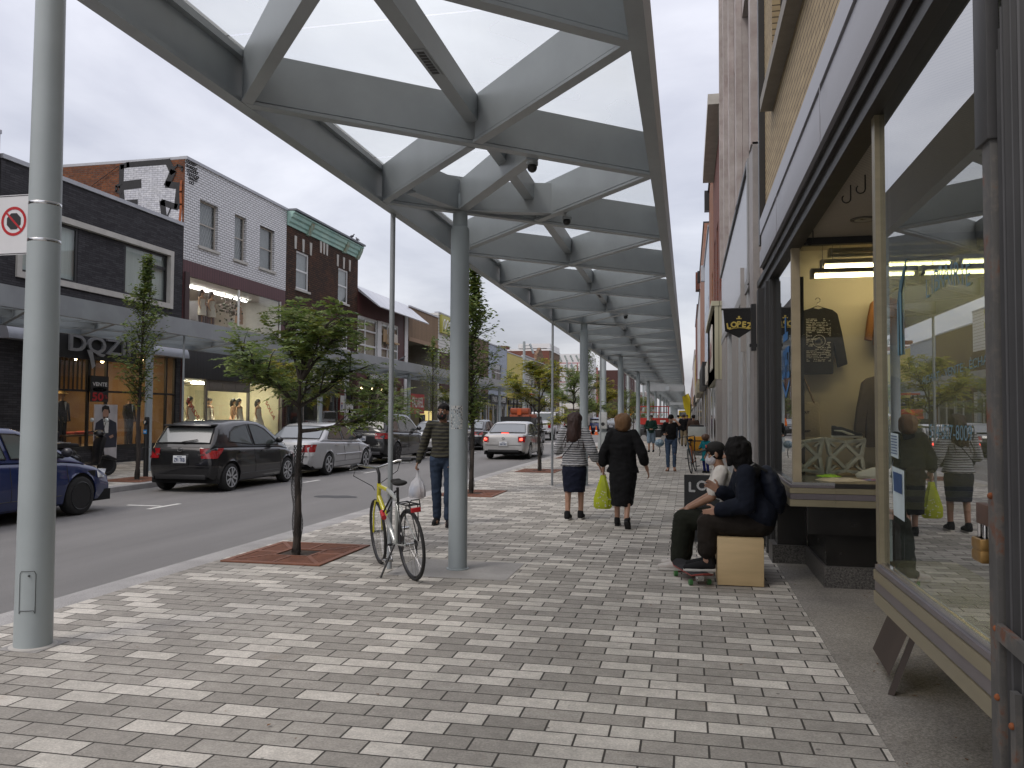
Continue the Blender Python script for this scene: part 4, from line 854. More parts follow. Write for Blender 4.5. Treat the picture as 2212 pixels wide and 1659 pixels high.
front('tan_narrow_building', 'narrow tan front beside the salmon painted one', 160.5, 170, 10.5, BRK_TAN, ((163,165,5,7.5),), None, X=-17.2)
front('brown_apartment_block', 'tall dark brown brick apartment block at the bend of the street', 178, 214, 11.6, brick('maroon_brick', (.10,.045,.04), (.075,.035,.03), (.06,.04,.035)), tuple((182+i*7.5, 184.4+i*7.5, z, z+2.3) for i in range(4) for z in (4.6, 8.2)), ('', mat('orange_panel', (.28,.06,.03), .6), WHITE, 3.0, 4.2), X=-13.5, sill=STONE)
for i, (a, b, h_, c, lb) in enumerate(((215, 240, 10, (.3,.16,.1), 'low reddish front far down the street'), (241, 270, 12, (.33,.3,.27), 'pale grey front far down the street'), (271, 320, 9, (.2,.1,.08), 'long dark red front at the end of the street'), (321, 400, 11, (.25,.23,.22), 'long grey front closing the far side'))):
    front('distant_building', lb, a, b, h_, mat('far_front_paint', c, .8, var=.2, scale=.5), tuple((a+2+k*6, a+4+k*6, 4.8, 6.8) for k in range(int((b-a)/6))), None, X=-15.5)
tag(MB().box(-33, -31.7, -30, 17.8, 0, 8).build('far_left_wall', BRK_TAN), 'tan brick wall at the far left beside the charcoal shop', 'wall') if 0 else None
front('corner_brown_building', 'brown brick building left of the charcoal clothing shop', 4.0, 17.85, 8.9, BRK_TAN, ((6,8,4.8,6.8), (11,13,4.8,6.8)), None)
front('left_rear_building', 'grey brick building farthest left behind the blue car', -12, 3.95, 8.0, BRK_DARK, ((-8,-6,4.8,6.8), (-2,0,4.8,6.8)), None)
# ---------------------------------------------------------------- near side: bookshop with two display bays
t = thing('bookshop', 'tan brick bookshop with two projecting display windows and a recessed entry at right', 'shop', (2, 6, 0), world=True)
TANB = brick('long_tan_brick', (.40,.31,.18), (.34,.26,.15), (.10,.075,.05), .40, .068, .007, .75, .12, .8)
PANEL = mat('grey_sheet_metal', (.27,.27,.295), .42, var=.1, scale=1.5, metal=.1, bump=.05, bscale=4)
BRONZE = mat('dark_bronze', (.02,.018,.016), .45, var=.2)
GOLD = mat('champagne_aluminium', (.27,.235,.155), .36, metal=.35, var=.1, scale=3, stretch=(1, .25, 6)); MAUVE = mat('mauve_aluminium', (.17,.15,.16), .35, metal=.35, var=.15, scale=3)
TILE = mat('black_tile', (.012,.011,.010), .25, var=.3)
W0, W1_, SILL = 5.2, 12.0, 5.05
mb = MB(); wall(mb, .93, -1, -3, 10.25, 3.98, W1_, [(1.5, 4.6, SILL+.1, 7.4), (6.3, 9.35, SILL+.1, 7.4)], .16); shell(mb, .93, -1, -3, 10.25, 3.98, W1_, 14); mb.build('wall', TANB, t, fixn=False)
for a, b in ((6.3, 9.35), (1.5, 4.6)):
    window(t, .93, -1, a, b, SILL+.1, 7.4, BRONZE, DGLASS, .07, vs=(.5,), inset=.09)
    MB().box(.80, 1.1, a-.06, b+.05, SILL-.04, SILL+.1).build('window_sill', mat('concrete_sill', (.25,.23,.2), .8), t)
MB().box(.86, .97, 10.27, 10.42, 3.7, 12).build('downspout', BRONZE, t)
# layered fascia
mb = MB()
for i, (x0, z0, z1_) in enumerate(((.86, 3.80, 3.985), (.875, 3.60, 3.79), (.855, 3.40, 3.59))): mb.prism([(0,z0),(0,z1_),(.03,z1_+.0),(.03,z0)], lambda u, v, d: (x0+u, d, v), -2, 10.24)
for y in (8.3, 5.6, 2.8): mb.box(.852, .855, y, y+.012, 3.4, 3.79)
mb.build('fascia', PANEL, t)
mb = MB(); mb.box(.885, .95, -2, 10.24, 3.38, 3.985); mb.box(.90, 1.04, -2, 11.2, 3.30, 3.379); mb.box(.93, 1.06, -2, 11.2, 3.21, 3.299); mb.build('dark_fascia', BRONZE, t)
SOFF = ribbed('soffit_boards', (.42,.375,.31), (.45,.40,.33), .045, .7, bump=.5, duty=.18)
MB().box(1.0, 4.2, -2, 8.13, 3.302, 3.36).build('soffit', SOFF, t)
mb = MB(); HK = BLACK
for x, y in ((1.17, 6.31), (1.22, 6.06), (1.12, 7.8)):
    mb.tube([(x, y, 3.3), (x, y, 3.2)]+[(x-.03+.03*math.cos(a*.5), y, 3.2-.03*math.sin(a*.5)) for a in range(1, 9)], .005, 6)
mb.build('ceiling_hooks', HK, t)
mb = MB(); mb.lathe([(.11,3.296),(.11,3.302)], (1.48, 7.43, 0), 24); mb.lathe([(.075,3.292),(.075,3.297)], (1.48, 7.43, 0), 24, 1); mb.build('recessed_light', [mat('lamp_ring', (.12,.11,.1), .5), mat('lamp_lens', (.25,.24,.2), .3)], t)
# --- near bay: street pane (reflecting), end pane, mullions, sill trim
SHOPG = glass('street_pane', (.58,.67,.58), .36, dirt=.012, rmax=.95, ex=3.); XG = 1.0; ZB = .85
o = MB().poly([(XG,2.88,ZB),(XG,4.6,ZB),(XG,4.6,3.3),(XG,2.88,3.3)]).build('street_pane', SHOPG, t, fixn=False)
mb = MB(); mb.box(.975, 1.012, 4.60, 4.67, .84, 3.3, 0); mb.box(1.016, 1.03, 4.56, 4.66, .86, 3.3, 1); mb.build('corner_mullion', [GOLD, CHROME], t)
MB().poly([(1.06,4.64,ZB),(2.6,4.64,ZB),(2.6,4.64,3.3),(1.06,4.64,3.3)]).build('end_pane', glass('end_pane', (.88,.9,.86), .05), t, fixn=False)
def trim(y0, y1, zb, name, x=.965):
    mb = MB()
    for i, (z0, z1_, m, e) in enumerate(((0, .062, 0, .0), (.066, .118, 1, .006), (.122, .172, 0, .0), (.176, .20, 1, .008))):
        mb.box(x+e, x+.4, y0, y1, zb+z0, zb+z1_, m)
    mb.box(x+.02, x+.4, y0, y1, zb+.2, zb+.225, 2); return mb
trim(2.88, 4.70, .62, 'n').build('sill_trim', [GOLD, MAUVE, CHROME], t)
mb = MB(); mb.box(1.37, 3.0, 1.0, 4.6, .6, .84); mb.build('bay_floor', mat('bay_floor', (.16,.13,.1), .7), t)
mb = MB(); mb.box(1.9, 4, 1.0, 4.5, 0, .6); mb.build('bay_base', TILE, t)
# lettering on the pane
LET = mat('pale_blue_vinyl', (.10,.19,.24), .5); mb = MB(); xl = XG-.004
txt = 'LIBRAIRIE'; n = len(txt)
for i, ch in enumerate(txt):
    u = i/(n-1); y = 3.74-.51*u; z = 2.15+.03*math.sin(u*3.14)-.03*u; text(mb, ch, (xl, y, z), (0,-1,.0), (0,.0,1), h=.08+.012*math.sin(u*3.1))
text(mb, 'Florency Dos', (xl, 3.2, 1.97), (0,-1,.25), (0,0,1), h=.2) if 0 else None
text(mb, 'ACHAT - VENTE - ÉCHANGE', (xl, 3.37, 1.79), (0,-1,.05), (0,.05,1), w=.95, h=.042)
text(mb, '514-507-8009', (xl, 3.48, 1.545), (0,-1,0), (0,0,1), w=.53, h=.058)
mb.tube([(xl, 4.18, 1.9), (xl, 4.19, 2.2), (xl, 4.13, 2.28), (xl, 4.08, 2.34)], [.006, .007, .007, .002], 4); mb.tube([(xl, 4.24, 1.9), (xl, 4.24, 2.15), (xl, 4.18, 2.26)], .005, 4)
mb.build('lettering', LET, o, fixn=False)
mb = MB(); mb.poly([(xl,4.42,1.525),(xl,4.27,1.52),(xl,4.27,1.40),(xl,4.42,1.41)]); mb.poly([(xl,4.40,1.36),(xl,4.17,1.35),(xl,4.17,1.11),(xl,4.38,1.12)]); mb.build('window_notice', mat('pale_paper', (.5,.58,.6), .6, var=.1), o, fixn=False)
mb = MB(); xs_ = xl-.003
for i in range(7): mb.poly([(xs_,4.405,1.512-i*.014),(xs_,4.285,1.510-i*.014),(xs_,4.285,1.505-i*.014),(xs_,4.405,1.507-i*.014)])
mb.poly([(xs_,4.37,1.335),(xs_,4.2,1.33),(xs_,4.2,1.235),(xs_,4.36,1.24)]); mb.build('notice_print', mat('blue_ink', (.02,.06,.16), .6), o, fixn=False)
# --- far bay: side pane facing the entry, street pane, floor, lit back wall
YF = 8.14; ZF = .98
TANP = mat('tan_post', (.36,.30,.2), .5, var=.1); MB().box(.97, 1.045, YF-.02, YF+.06, ZF, 3.3).build('bay_post', TANP, t); MB().box(2.75, 2.85, YF-.02, YF+.06, ZF, 3.3).build('bay_post', TANP, t)
MB().box(.97, 2.85, YF-.03, YF+.05, 3.235, 3.3).build('black_rail', BLACK, t)
MB().poly([(1.045,YF+.02,ZF),(2.75,YF+.02,ZF),(2.75,YF+.02,3.3),(1.045,YF+.02,3.3)]).build('entry_pane', glass('entry_pane', (.9,.92,.88), .03), t, fixn=False)
MB().poly([(.985,YF+.06,ZF),(.985,9.78,ZF),(.985,9.78,3.22),(.985,YF+.06,3.22)]).build('side_street_pane', SHOPG, t, fixn=False)
trim(YF-.05, 9.8, .765, 'f', .935).build('sill_trim', [GOLD, MAUVE, CHROME], t)
mb = MB()
for i, (z0, z1_, m) in enumerate(((0, .062, 0), (.066, .118, 1), (.122, .172, 0))): mb.box(1.336, 2.9, YF-.055, YF+.3, .765+z0, .765+z1_, m)
mb.box(1.0, 2.9, YF-.03, YF+.3, .94, .978, 2); mb.build('entry_trim', [GOLD, MAUVE, BRONZE], t)
MB().box(1.0, 3.2, YF+.05, 10.95, .9, .979).build('display_floor', mat('display_board', (.24,.19,.13), .6, var=.15), t)
CRW = mat('cream_display_wall', (.64,.58,.44), .75, var=.04, scale=2)
mb = MB(); mb.box(1.06, 4.2, 10.9, 11.0, .9, 3.9); mb.build('display_wall', CRW, t)
MB().box(1.05, 4.2, YF+.1, 10.9, 3.72, 3.8).build('display_ceiling', mat('display_ceiling', (.55,.5,.4), .8), t)
MB().box(4.2, 4.25, 1, 10.9, 0, 3.8).build('rear_wall', mat('rear_wall', (.3,.26,.18), .8, var=.1), t)
mb = MB(); mb.box(1.27, 4.2, 8.2, 9.42, .0, .9, 0); mb.box(.955, 1.26, 9.43, 9.8, 0, .76, 0); mb.box(1.1, 4.2, YF+.02, 8.19, .5, .9, 0); mb.build('bay_base', TILE, t)
mb = MB(); mb.box(1.245, 4.2, 8.165, 9.40, .005, .205); mb.box(.90, 1.25, 9.405, 9.82, .005, .205); mb.build('plinth', GRANITE_D, t)
mb = MB()
for x in (1.95, 2.6): mb.box(x, x+.006, 8.194, 8.2, .21, .765)
mb.build('tile_joint', mat('joint', (.12,.11,.1), .8), t)
mb = MB()
for i, (x0, x1, y0, y1) in enumerate(((.93, 1.02, 9.82, 9.95), (.90, .97, 10.0, 10.14), (.93, 1.0, 10.2, 10.3), (.95, 1.02, 10.32, 10.5), (.86, .93, 10.55, 10.75))): mb.box(x0, x1, y0, y1, .02, 3.2)
mb.build('gate_track', mat('dark_track', (.035,.035,.036), .5), t)
MB().box(.97, 1.3, 9.8, 11.1, .01, 3.21).build('dark_pier', BRONZE, t)
mb = MB(); mb.box(.80, .86, 10.85, 10.98, 2.45, 3.05); mb.box(.78, .90, 10.9, 10.95, 2.5, 2.54); mb.build('sign_bracket', BLACK, t)
# blue decal on the side street pane
mb = MB(); xd = .98; text(mb, 'LOPEZ', (xd, 8.75, 2.15), (0,-1,0), (0,0,1), w=.62, h=.3, bold=.012)
mb.poly([(xd,8.95,2.38),(xd,8.55,2.38),(xd,8.55,2.46),(xd,8.7,2.46),(xd,8.7,2.62),(xd,8.8,2.62),(xd,8.8,2.46),(xd,8.95,2.46)]); mb.poly([(xd,9.05,1.98),(xd,8.75,1.85),(xd,8.45,1.98),(xd,8.45,1.93),(xd,8.75,1.79),(xd,9.05,1.93)])
mb.build('blue_decal', mat('blue_vinyl', (.03,.16,.42), .5), t, fixn=False)
# tubes of the display
def tube_light(x0, x1, y, z, label, lit=True):
    q = thing('fluorescent_light', label, 'light', ((x0+x1)/2, y, z), world=True); mb = MB()
    mb.prism([(-.07,.02),(.07,.02),(.045,.075),(-.045,.075)], lambda u, v, d: (d, y+u, z+v), x0, x1); mb.box(x0-.015, x0+.02, y-.075, y+.075, z-.03, z+.075); mb.build('housing', mat('tube_housing', (.45,.43,.38), .5), q)
    MB().tube([(x0+.03, y, z-.008), (x1-.03, y, z-.008)], .021, 12).build('tube', emis('warm_tube', (1, .83, .48), 13) if lit else mat('unlit_tube', (.6,.6,.55), .3), q, smooth=60)
    mb = MB()
    for x in (x0+.12, x1-.12): mb.tube([(x, y, z+.07), (x, y, 3.72)], .004, 5)
    mb.build('chain', CHROME, q)
tube_light(1.57, 3.0, 10.25, 3.40, 'lit warm fluorescent tube, upper one of the two glowing in the display'); tube_light(3.05, 4.1, 10.2, 3.40, 'lit warm fluorescent tube at right behind the lettered pane, upper row')
tube_light(1.42, 2.55, 10.0, 3.25, 'lit warm fluorescent tube, lower one of the two glowing in the display'); tube_light(2.6, 4.0, 10.0, 3.25, 'lit warm fluorescent tube at right behind the lettered pane, lower row')
tube_light(1.7, 3.1, 10.5, 3.58, 'unlit fluorescent fixture above the glowing tubes', False)
# garments and goods
def shirt_pts(): return [(-.18,.0),(-.24,-.05),(-.30,-.35),(-.345,-.70),(-.235,-.73),(-.2,-.42),(-.205,-.80),(.175,-.80),(.18,-.42),(.235,-.72),(.345,-.68),(.29,-.33),(.23,-.05),(.17,.0),(.07,.03),(0,.012),(-.07,.03)]
t2 = thing('sweatshirt', 'black sweatshirt with white back print hanging on the cream display wall', 'sweatshirt', (1.6, 10.8, 2.95), world=True)
BLKC = mat('black_cotton', (.018,.017,.016), .9, bump=.6, bscale=9, var=.3)
mb = MB(); mb.prism(shirt_pts(), lambda u, v, d: (1.6+u*.98, d, 2.94+v), 10.74, 10.86); mb.build('garment', BLKC, t2, bevel=.02)
mb = MB(); rd = random.Random(4); yk = 10.732
def blk(x0, x1, z0, z1_): mb.poly([(x0,yk,z0),(x1,yk,z0),(x1,yk,z1_),(x0,yk,z1_)])
for r in range(26):
    z = 2.82-r*.021; x = 1.45
    while x < 1.73:
        wd = rd.uniform(.01,.06)
        if not (1.52 < x < 1.68 and 8 < r < 17) and rd.random() < .8: blk(x, min(x+wd, 1.74), z, z+rd.uniform(.006,.013))
        x += wd+rd.uniform(.004,.014)
for i in range(24): a = i*math.pi/12; mb.bar((1.6+.075*math.cos(a), yk, 2.55+.075*math.sin(a)), (1.6+.075*math.cos(a+.2), yk, 2.55+.075*math.sin(a+.2)), .008, .002, up=(0,1,0))
for i in range(14): blk(1.55+rd.random()*.07, 1.57+rd.random()*.08, 2.5+rd.random()*.08, 2.51+rd.random()*.09)
mb.build('back_print', mat('white_print', (.5,.48,.42), .8), t2, fixn=False)
mb = MB(); mb.tube([(1.42,10.8,2.93),(1.6,10.8,3.0),(1.78,10.8,2.93)], .006, 6); mb.tube([(1.6,10.8,3.0),(1.6,10.8,3.04)]+[(1.6+.03*math.sin(a*.5)-.0, 10.8, 3.07-.03*math.cos(a*.5)) for a in range(0,10)], .005, 6); mb.build('hanger', CHROME, t2)
t2 = thing('tote_bag', 'natural canvas tote bag with small black print hanging at the left of the display', 'bag', (1.46, 10.7, 1.8), world=True)
CANV = mat('canvas', (.52,.46,.34), .9, bump=.3, bscale=40); mb = MB(); mb.prism([(-.15,0),(.13,.0),(.15,-.42),(-.17,-.42)], lambda u, v, d: (1.45+u, d, 1.78+v), 10.66, 10.72); mb.build('pouch', CANV, t2, bevel=.012)
mb = MB(); mb.tube([(1.36,10.67,1.78),(1.39,10.7,2.02),(1.42,10.72,2.1),(1.45,10.7,2.0),(1.53,10.67,1.77)], .011, 6); mb.build('strap', mat('strap_brown', (.25,.17,.08), .8), t2)
mb = MB(); text(mb, 'LA BOUT', (1.40,10.655,1.66), (1,0,0), (0,0,1), w=.14, h=.03, bold=.002); text(mb, 'MARGUERÎT', (1.40,10.655,1.43), (1,0,0), (0,0,1), w=.16, h=.03, bold=.002); mb.tube([(1.38,10.655,1.48),(1.37,10.655,1.53),(1.40,10.655,1.6)], [.015,.012,.003], 5); mb.build('bag_print', BLACK, t2, fixn=False)
t2 = thing('hanging_shirt', 'grey brown shirt hanging at the right of the display', 'shirt', (2.18, 10.75, 2.2), world=True)
mb = MB(); mb.prism([(a*1.0, b*1.05) for a, b in shirt_pts()], lambda u, v, d: (2.32+u, d, 2.08+v), 10.6, 10.72); mb.build('garment', mat('taupe_cotton', (.16,.135,.11), .9, bump=.6, bscale=8), t2, bevel=.02)
tag(MB().prism([(a*.7, b*.7) for a, b in shirt_pts()], lambda u, v, d: (2.38+u, d, 3.05+v), 10.7, 10.8).build('small_shirt', mat('rust_cotton', (.30,.13,.04), .9), bevel=.02), 'small rust orange top hanging behind the corner mullion', 'top')
# breeze blocks: trapezoid frames with triangular holes
def block_mesh():
    mb = MB(); H, Wb = .2, .205
    # plate outline pieces, front facing -y, thickness .12
    def bars(pts): 
        for a, b, wd in pts: mb.bar((a[0], 0, a[1]), (b[0], 0, b[1]), wd, .14, up=(0,1,0))
    bars([((-.2,.185),(0,.15),.032), ((0,.15),(.2,.185),.032), ((-.185,.18),(-.155,.012),.036), ((.185,.18),(.155,.012),.036), ((-.165,.015),(-.10,.015),.03), ((.165,.015),(.10,.015),.03), ((-.11,.02),(0,.13),.034), ((.11,.02),(0,.13),.034), ((-.17,.165),(-.06,.165),.03), ((.17,.165),(.06,.165),.03), ((-.19,.17),(-.1,.10),.02), ((.19,.17),(.1,.10),.02)])
    return mb
BLK = mat('white_concrete', (.56,.53,.45), .85, var=.12, scale=8, bump=.3, bscale=60)
proto = None
for x, z, fl, lb in ((1.64, 1.185, 1, 'white breeze block under the black sneaker, upper right of the stack'), (1.64, .985, -1, 'white breeze block behind the white shoes, lower right of the stack'), (1.22, 1.185, 1, 'white breeze block upper left of the stack by the post'), (1.22, .985, -1, 'white breeze block lower left of the stack by the post')):
    if proto is None: o = proto = block_mesh().build('breeze_block', BLK, bevel=.004)
    else: o = proto.copy(); COL.objects.link(o)
    o.location = (x, 9.3, z if fl > 0 else z+.2); o.scale = (1, 1, fl); tag(o, lb, 'block', 'stacked breeze blocks')
def shoe(loc, rz, label, upm, solem, L=.29, strip=None):
    q = thing('shoe', label, 'shoe', loc, rz); mb = MB(); n = 12
    for i in range(n):
        u = i/(n-1); x = L*(u-.5); w_ = .036+.014*math.sin(u*2.6)-.02*max(0, u-.85)*5; w_ = max(.012, w_); h = .095-.055*min(1, max(0, (u-.3)/.55))+(.012 if u < .15 else 0); h = h*(.35 if u > .97 else 1)
        for j in range(8): a = math.pi*j/7; mb.v.append((x, w_*math.cos(a), .022+max(.02, h)*math.sin(a)**.7))
    for i in range(n-1):
        for j in range(7): mb.f.append([i*8+j, i*8+j+1, (i+1)*8+j+1, (i+1)*8+j]); mb.m.append(0)
    mb.f.append(list(range(8))); mb.m.append(0); mb.f.append([(n-1)*8+j for j in range(8)]); mb.m.append(0); mb.build('upper', upm, q, smooth=50)
    ol = [(L*(-.5), -.03), (-.3*L, -.038), (0, -.04), (.3*L, -.046), (.46*L, -.03), (.52*L, 0), (.46*L, .03), (.3*L, .046), (0, .04), (-.3*L, .038), (-.5*L, .03), (-.53*L, 0)]
    MB().prism(ol, lambda u, v, d: (u, v, d), 0, .026).build('sole', solem, q, bevel=.006)
    if strip:
        mb = MB(); mb.tube([(-.45*L,-.04,.075),(-.2*L,-.045,.07),(.05*L,-.05,.04),(.2*L,-.052,.03)], [.006,.012,.014,.004], 5); mb.build('side_stripe', strip, q)
    mb = MB(); [mb.tube([(x,-.02,.085-.13*(x+.02)), (x,.02,.085-.13*(x+.02))], .004, 4) for x in (-.0, .02, .04, .06)]; mb.build('laces', WHITE, q); return q
OFFW = mat('off_white', (.6,.57,.5), .6, var=.06)
shoe((1.66, 9.28, 1.385), 0, 'black sneaker with a white side stripe standing on the breeze blocks', BLKC, OFFW, .31, OFFW)
shoe((1.80, 8.95, .98), 2.3, 'white canvas shoe, left of the pair on the display floor', OFFW, OFFW, .27); shoe((1.92, 8.9, .98), 2.3, 'white canvas shoe, right of the pair beside the mullion', OFFW, OFFW, .27)
rd = random.Random(2)
def crumple(name, label, cat, c, a, b, h, m, seed):
    rd = random.Random(seed); mb = MB(); n, k = 22, 5; vs = []
    ph = [rd.uniform(.75,1.2) for _ in range(n)]
    for i in range(k+1):
        r = i/k
        for j in range(n): t_ = 2*math.pi*j/n; q = ph[j]; vs.append((c[0]+a*r*q*math.cos(t_), c[1]+b*r*q*math.sin(t_), c[2]+.004+h*(1-r**3)*rd.uniform(.4,1)))
    fs = [(i*n+j, i*n+(j+1) % n, (i+1)*n+(j+1) % n, (i+1)*n+j) for i in range(k) for j in range(n)]; mb.add(vs, fs); o = mb.build(name, m, smooth=80); tag(o, label, cat); return o
crumple('neon_visor', 'neon green visor lying on the display floor', 'visor', (1.42, 9.0, .98), .13, .07, .03, mat('neon_green', (.40,.75,.02), .5), 1)
crumple('printed_cloth', 'cream cloth with red print crumpled at the front of the display floor', 'cloth', (1.42, 8.45, .98), .24, .10, .035, mat('cream_red_print', (.62,.54,.4), .8, var=.05, scale=22, col2=(.62,.5,.4)), 2)
crumple('striped_cloth', 'blue and red striped cloth beside the white shoes', 'cloth', (1.75, 8.6, .98), .12, .06, .02, mat('blue_red_cloth', (.1,.25,.45), .8, scale=12, col2=(.45,.08,.06)), 3)
# --- folding security gate at the right edge
t = thing('folding_gate', 'dark folded steel security gate with a rusty grey post at right edge', 'gate', (1.0, 2.6, 0), world=True)
RUST = mat('rusty_grey_paint', (.19,.185,.18), .6, var=.1, scale=3, col2=(.2,.19,.18), bump=.1); RUSTY = mat('rust', (.22,.07,.025), .9, var=.4, scale=15, bump=.3)
def rusty(name):
    m, nt, p, out = _mat(name); L = nt.links.new; g = _n(nt, 'ShaderNodeNewGeometry'); nz = _n(nt, 'ShaderNodeTexNoise', Scale=7, Detail=9, Roughness=.7); L(g.outputs['Position'], nz.inputs['Vector'])
    cr = _n(nt, 'ShaderNodeValToRGB'); e = cr.color_ramp.elements; e[0].position = .48; e[0].color = (.085,.083,.08,1); e[1].position = .66; e[1].color = (.15,.05,.02,1); q = e.new(.56); q.color = (.12,.11,.10,1); L(nz.outputs[0], cr.inputs[0]); L(cr.outputs[0], p.inputs['Base Color']); p.inputs['Roughness'].default_value = .65
    b = _n(nt, 'ShaderNodeBump', Strength=.3, Distance=.01); L(nz.outputs[0], b.inputs['Height']); L(b.outputs[0], p.inputs['Normal']); return m
RSTP = rusty('rust_speckled_paint')
MB().box(.955, 1.0, 2.87, 2.945, .0, 2.55).build('gate_post', RSTP, t, bevel=.004)
MB().box(.945, .985, 2.86, 2.98, 2.5, 4.0).build('post_sleeve', mat('sleeve_grey', (.07,.07,.073), .5, var=.1), t, bevel=.004)
rd = random.Random(6); zz = []; y = 2.845
for i in range(130): zz.append((.968+(.0 if i % 2 else .016)+rd.uniform(-.003,.003), y)); y -= rd.choice((.004,.007,.009,.014))
mb = MB()
for i, ((x0, y0), (x1, y1)) in enumerate(zip(zz, zz[1:])): zt = min(4., 2.75+.03*i); mb.poly([(x0,y0,.05),(x1,y1,.05),(x1,y1,zt),(x0,y0,zt)], int(i % 5 == 0))
mb.build('gate_bars', [mat('gate_charcoal', (.03,.03,.032), .45, var=.3, scale=4), mat('gate_grey', (.085,.085,.09), .4)], t, fixn=False)
MB().box(1.05, 1.1, .6, 3.0, .03, 4).build('gate_backing', mat('gate_dark', (.012,.012,.013), .7), t)
mb = MB(); mb.bar((.957,2.87,.93),(.957,2.4,.90),.02,.05); mb.bar((.957,2.74,.78),(.957,2.74,.4),.02,.04,up=(0,1,0)); mb.build('gate_strap', RSTP, t)
mb = MB()
for z, y in ((.935,2.88),(.72,2.88),(.68,2.74),(.91,2.45),(1.35,2.91),(.3,2.88)): mb.ball((.953 if y > 2.86 else .945, y, z), .011, 8, 6)
mb.tube([(.95,2.81,.45),(.94,2.78,.44),(.935,2.74,.43),(.94,2.725,.38)], .009, 6); mb.build('rusty_bolts', RUSTY, t, smooth=60)
mb = MB(); mb.box(.955, .985, 2.94, 3.06, 1.245, 1.315); mb.build('hasp', mat('brown_hasp', (.09,.05,.035), .6, var=.3, scale=20), t, bevel=.004)
t = thing('padlock', 'brass padlock hanging from the hasp of the folding gate', 'padlock', (.965, 3.01, 1.14), world=True)
BRASS = mat('brass', (.30,.18,.06), .4, metal=.6, var=.15, scale=10); mb = MB(); mb.box(.94, .985, 2.975, 3.065, 1.125, 1.16); mb.box(.94, .985, 2.975, 3.065, 1.163, 1.20); mb.box(.943, .982, 2.978, 3.062, 1.12, 1.2, 0); mb.build('lock_body', BRASS, t, bevel=.006)
MB().tube([(.963,2.998,1.195),(.963,2.998,1.26),(.963,3.003,1.275),(.963,3.012,1.283),(.963,3.028,1.283),(.963,3.04,1.275),(.963,3.045,1.26),(.963,3.045,1.195)], .008, 10).build('shackle', CHROME, t, smooth=60)
# ---------------------------------------------------------------- the other fronts of the near side
t = building('corrugated_building', 'white corrugated metal front with tall dark windows and pinkish concrete piers', 11.25, 22.2, 13.5, .9, -1)
CORR = ribbed('white_corrugated', (.50,.51,.54), (.55,.56,.59), .085, .4, .1, duty=.3); PIER = mat('pinkish_concrete', (.42,.35,.33), .85, var=.2, scale=3, col2=(.5,.46,.44))
bays = [(12.6+i*2.45, 14.6+i*2.45, 5.4, 8.6) for i in range(4)]+[(12.6+i*2.45, 14.6+i*2.45, 9.3, 12.4) for i in range(4)]
mb = MB(); wall(mb, .95, -1, 11.25, 22.2, 5.25, 13.5, bays, .2); shell(mb, .95, -1, 11.25, 22.2, 0, 13.5, 14); mb.build('wall', PIER, t, fixn=False)
for b in bays: window(t, .95, -1, *b, mat('dark_window_frame', (.03,.03,.03), .5), WGLASS, .07, vs=(.33,.66), inset=.1, back=mat('tan_curtain', (.24,.2,.15), .8, var=.3, scale=2, stretch=(1,5,.2)))
mb = MB()
for y in (11.3, 14.62, 17.07, 19.52, 21.95): mb.box(.84, .945, y, y+.32, 5.27, 13.4)
mb.build('pier', PIER, t); MB().box(.88, .949, 12.2, 22.1, 3.65, 5.25).build('corrugated_panel', CORR, t); MB().box(.84, .945, 12.2, 22.1, 5.251, 5.32).build('panel_cap', BLACK, t)
mb = MB(); mb.box(.86, 1.2, 12.0, 22.1, 3.48, 3.648); mb.box(.84, .949, 12.0, 12.19, 3.5, 5.3); mb.build('lower_fascia', mat('grey_fascia', (.28,.28,.28), .6), t); MB().box(.86, .95, 11.3, 11.95, .0, 5.3).build('grey_pilaster', mat('warm_grey_pilaster', (.3,.28,.27), .7), t)
BEI = mat('warm_grey_render', (.32,.30,.285), .8, var=.06); PALEF = mat('pale_frame', (.42,.43,.44), .5); mb = MB()
segs = [(12.0,12.35,1,.9),(12.35,12.6,2,.98),(12.6,12.95,1,.88),(12.95,13.5,0,.86),(13.5,13.8,1,.9),(13.8,14.2,2,.98),(14.2,15.2,1,.89),(15.2,17.0,0,.87),(17,17.4,1,.9),(17.4,19,2,.97),(19,19.6,1,.9),(19.6,21.9,0,.87)]
for a, b, k, x in segs: mb.box(x, 1.3, a+.002, b-.002, .02, 3.47, k)
mb.build('shopfront', [BEI, PALEF, DGLASS], t); MB().box(.80, .86, 13.0, 13.06, 2.6, 3.9).build('cable_conduit', BEI, t)
t = front('red_brick_shop', 'old red brick front with a cream sheet metal sign over its grey pilaster', 22.25, 30, 10.3, BRK_RED2, ((23.2,24.4,5.2,7.6),(25.6,26.8,5.2,7.6),(28,29.2,5.2,7.6)), None, X=.92, n=-1, zsh=2.5, shop=False)
mb = MB(); wall(mb, .7, -1, 22.3, 29.6, 2.6, 4.55, []); mb.box(.7, .91, 22.3, 29.6, 2.6, 4.55); mb.box(.62, .91, 22.28, 29.62, 4.551, 4.68); sg = mb.build('metal_sign', ribbed('cream_sheet', (.42,.40,.28), (.46,.44,.32), .55, .5, duty=.04), t)
mb = MB(); mb.box(.66, .69, 23.6, 25.6, 2.95, 4.2, 0); text(mb, 'La Paz', (.655, 24.6, 3.5), (0,-1,.1), (0,.1,1), w=1.6, h=.5, m=1, bold=.02); mb.build('torn_banner', [OFFW, mat('faded_red', (.45,.12,.12), .7)], sg, fixn=False)
MB().box(.75, .91, 22.3, 23.5, 0, 2.59).build('grey_pilaster', BEI, t); mb = MB(); [mb.box(.8, .92, 23.6+i*1.5, 24.9+i*1.5, .05, 2.55, i % 2) for i in range(4)]; mb.build('shopfront', [PALEF, DGLASS], t)
MB().box(.55, .92, 22.3, 29.9, 10.0, 10.28).build('stepped_cornice', STONE, t)
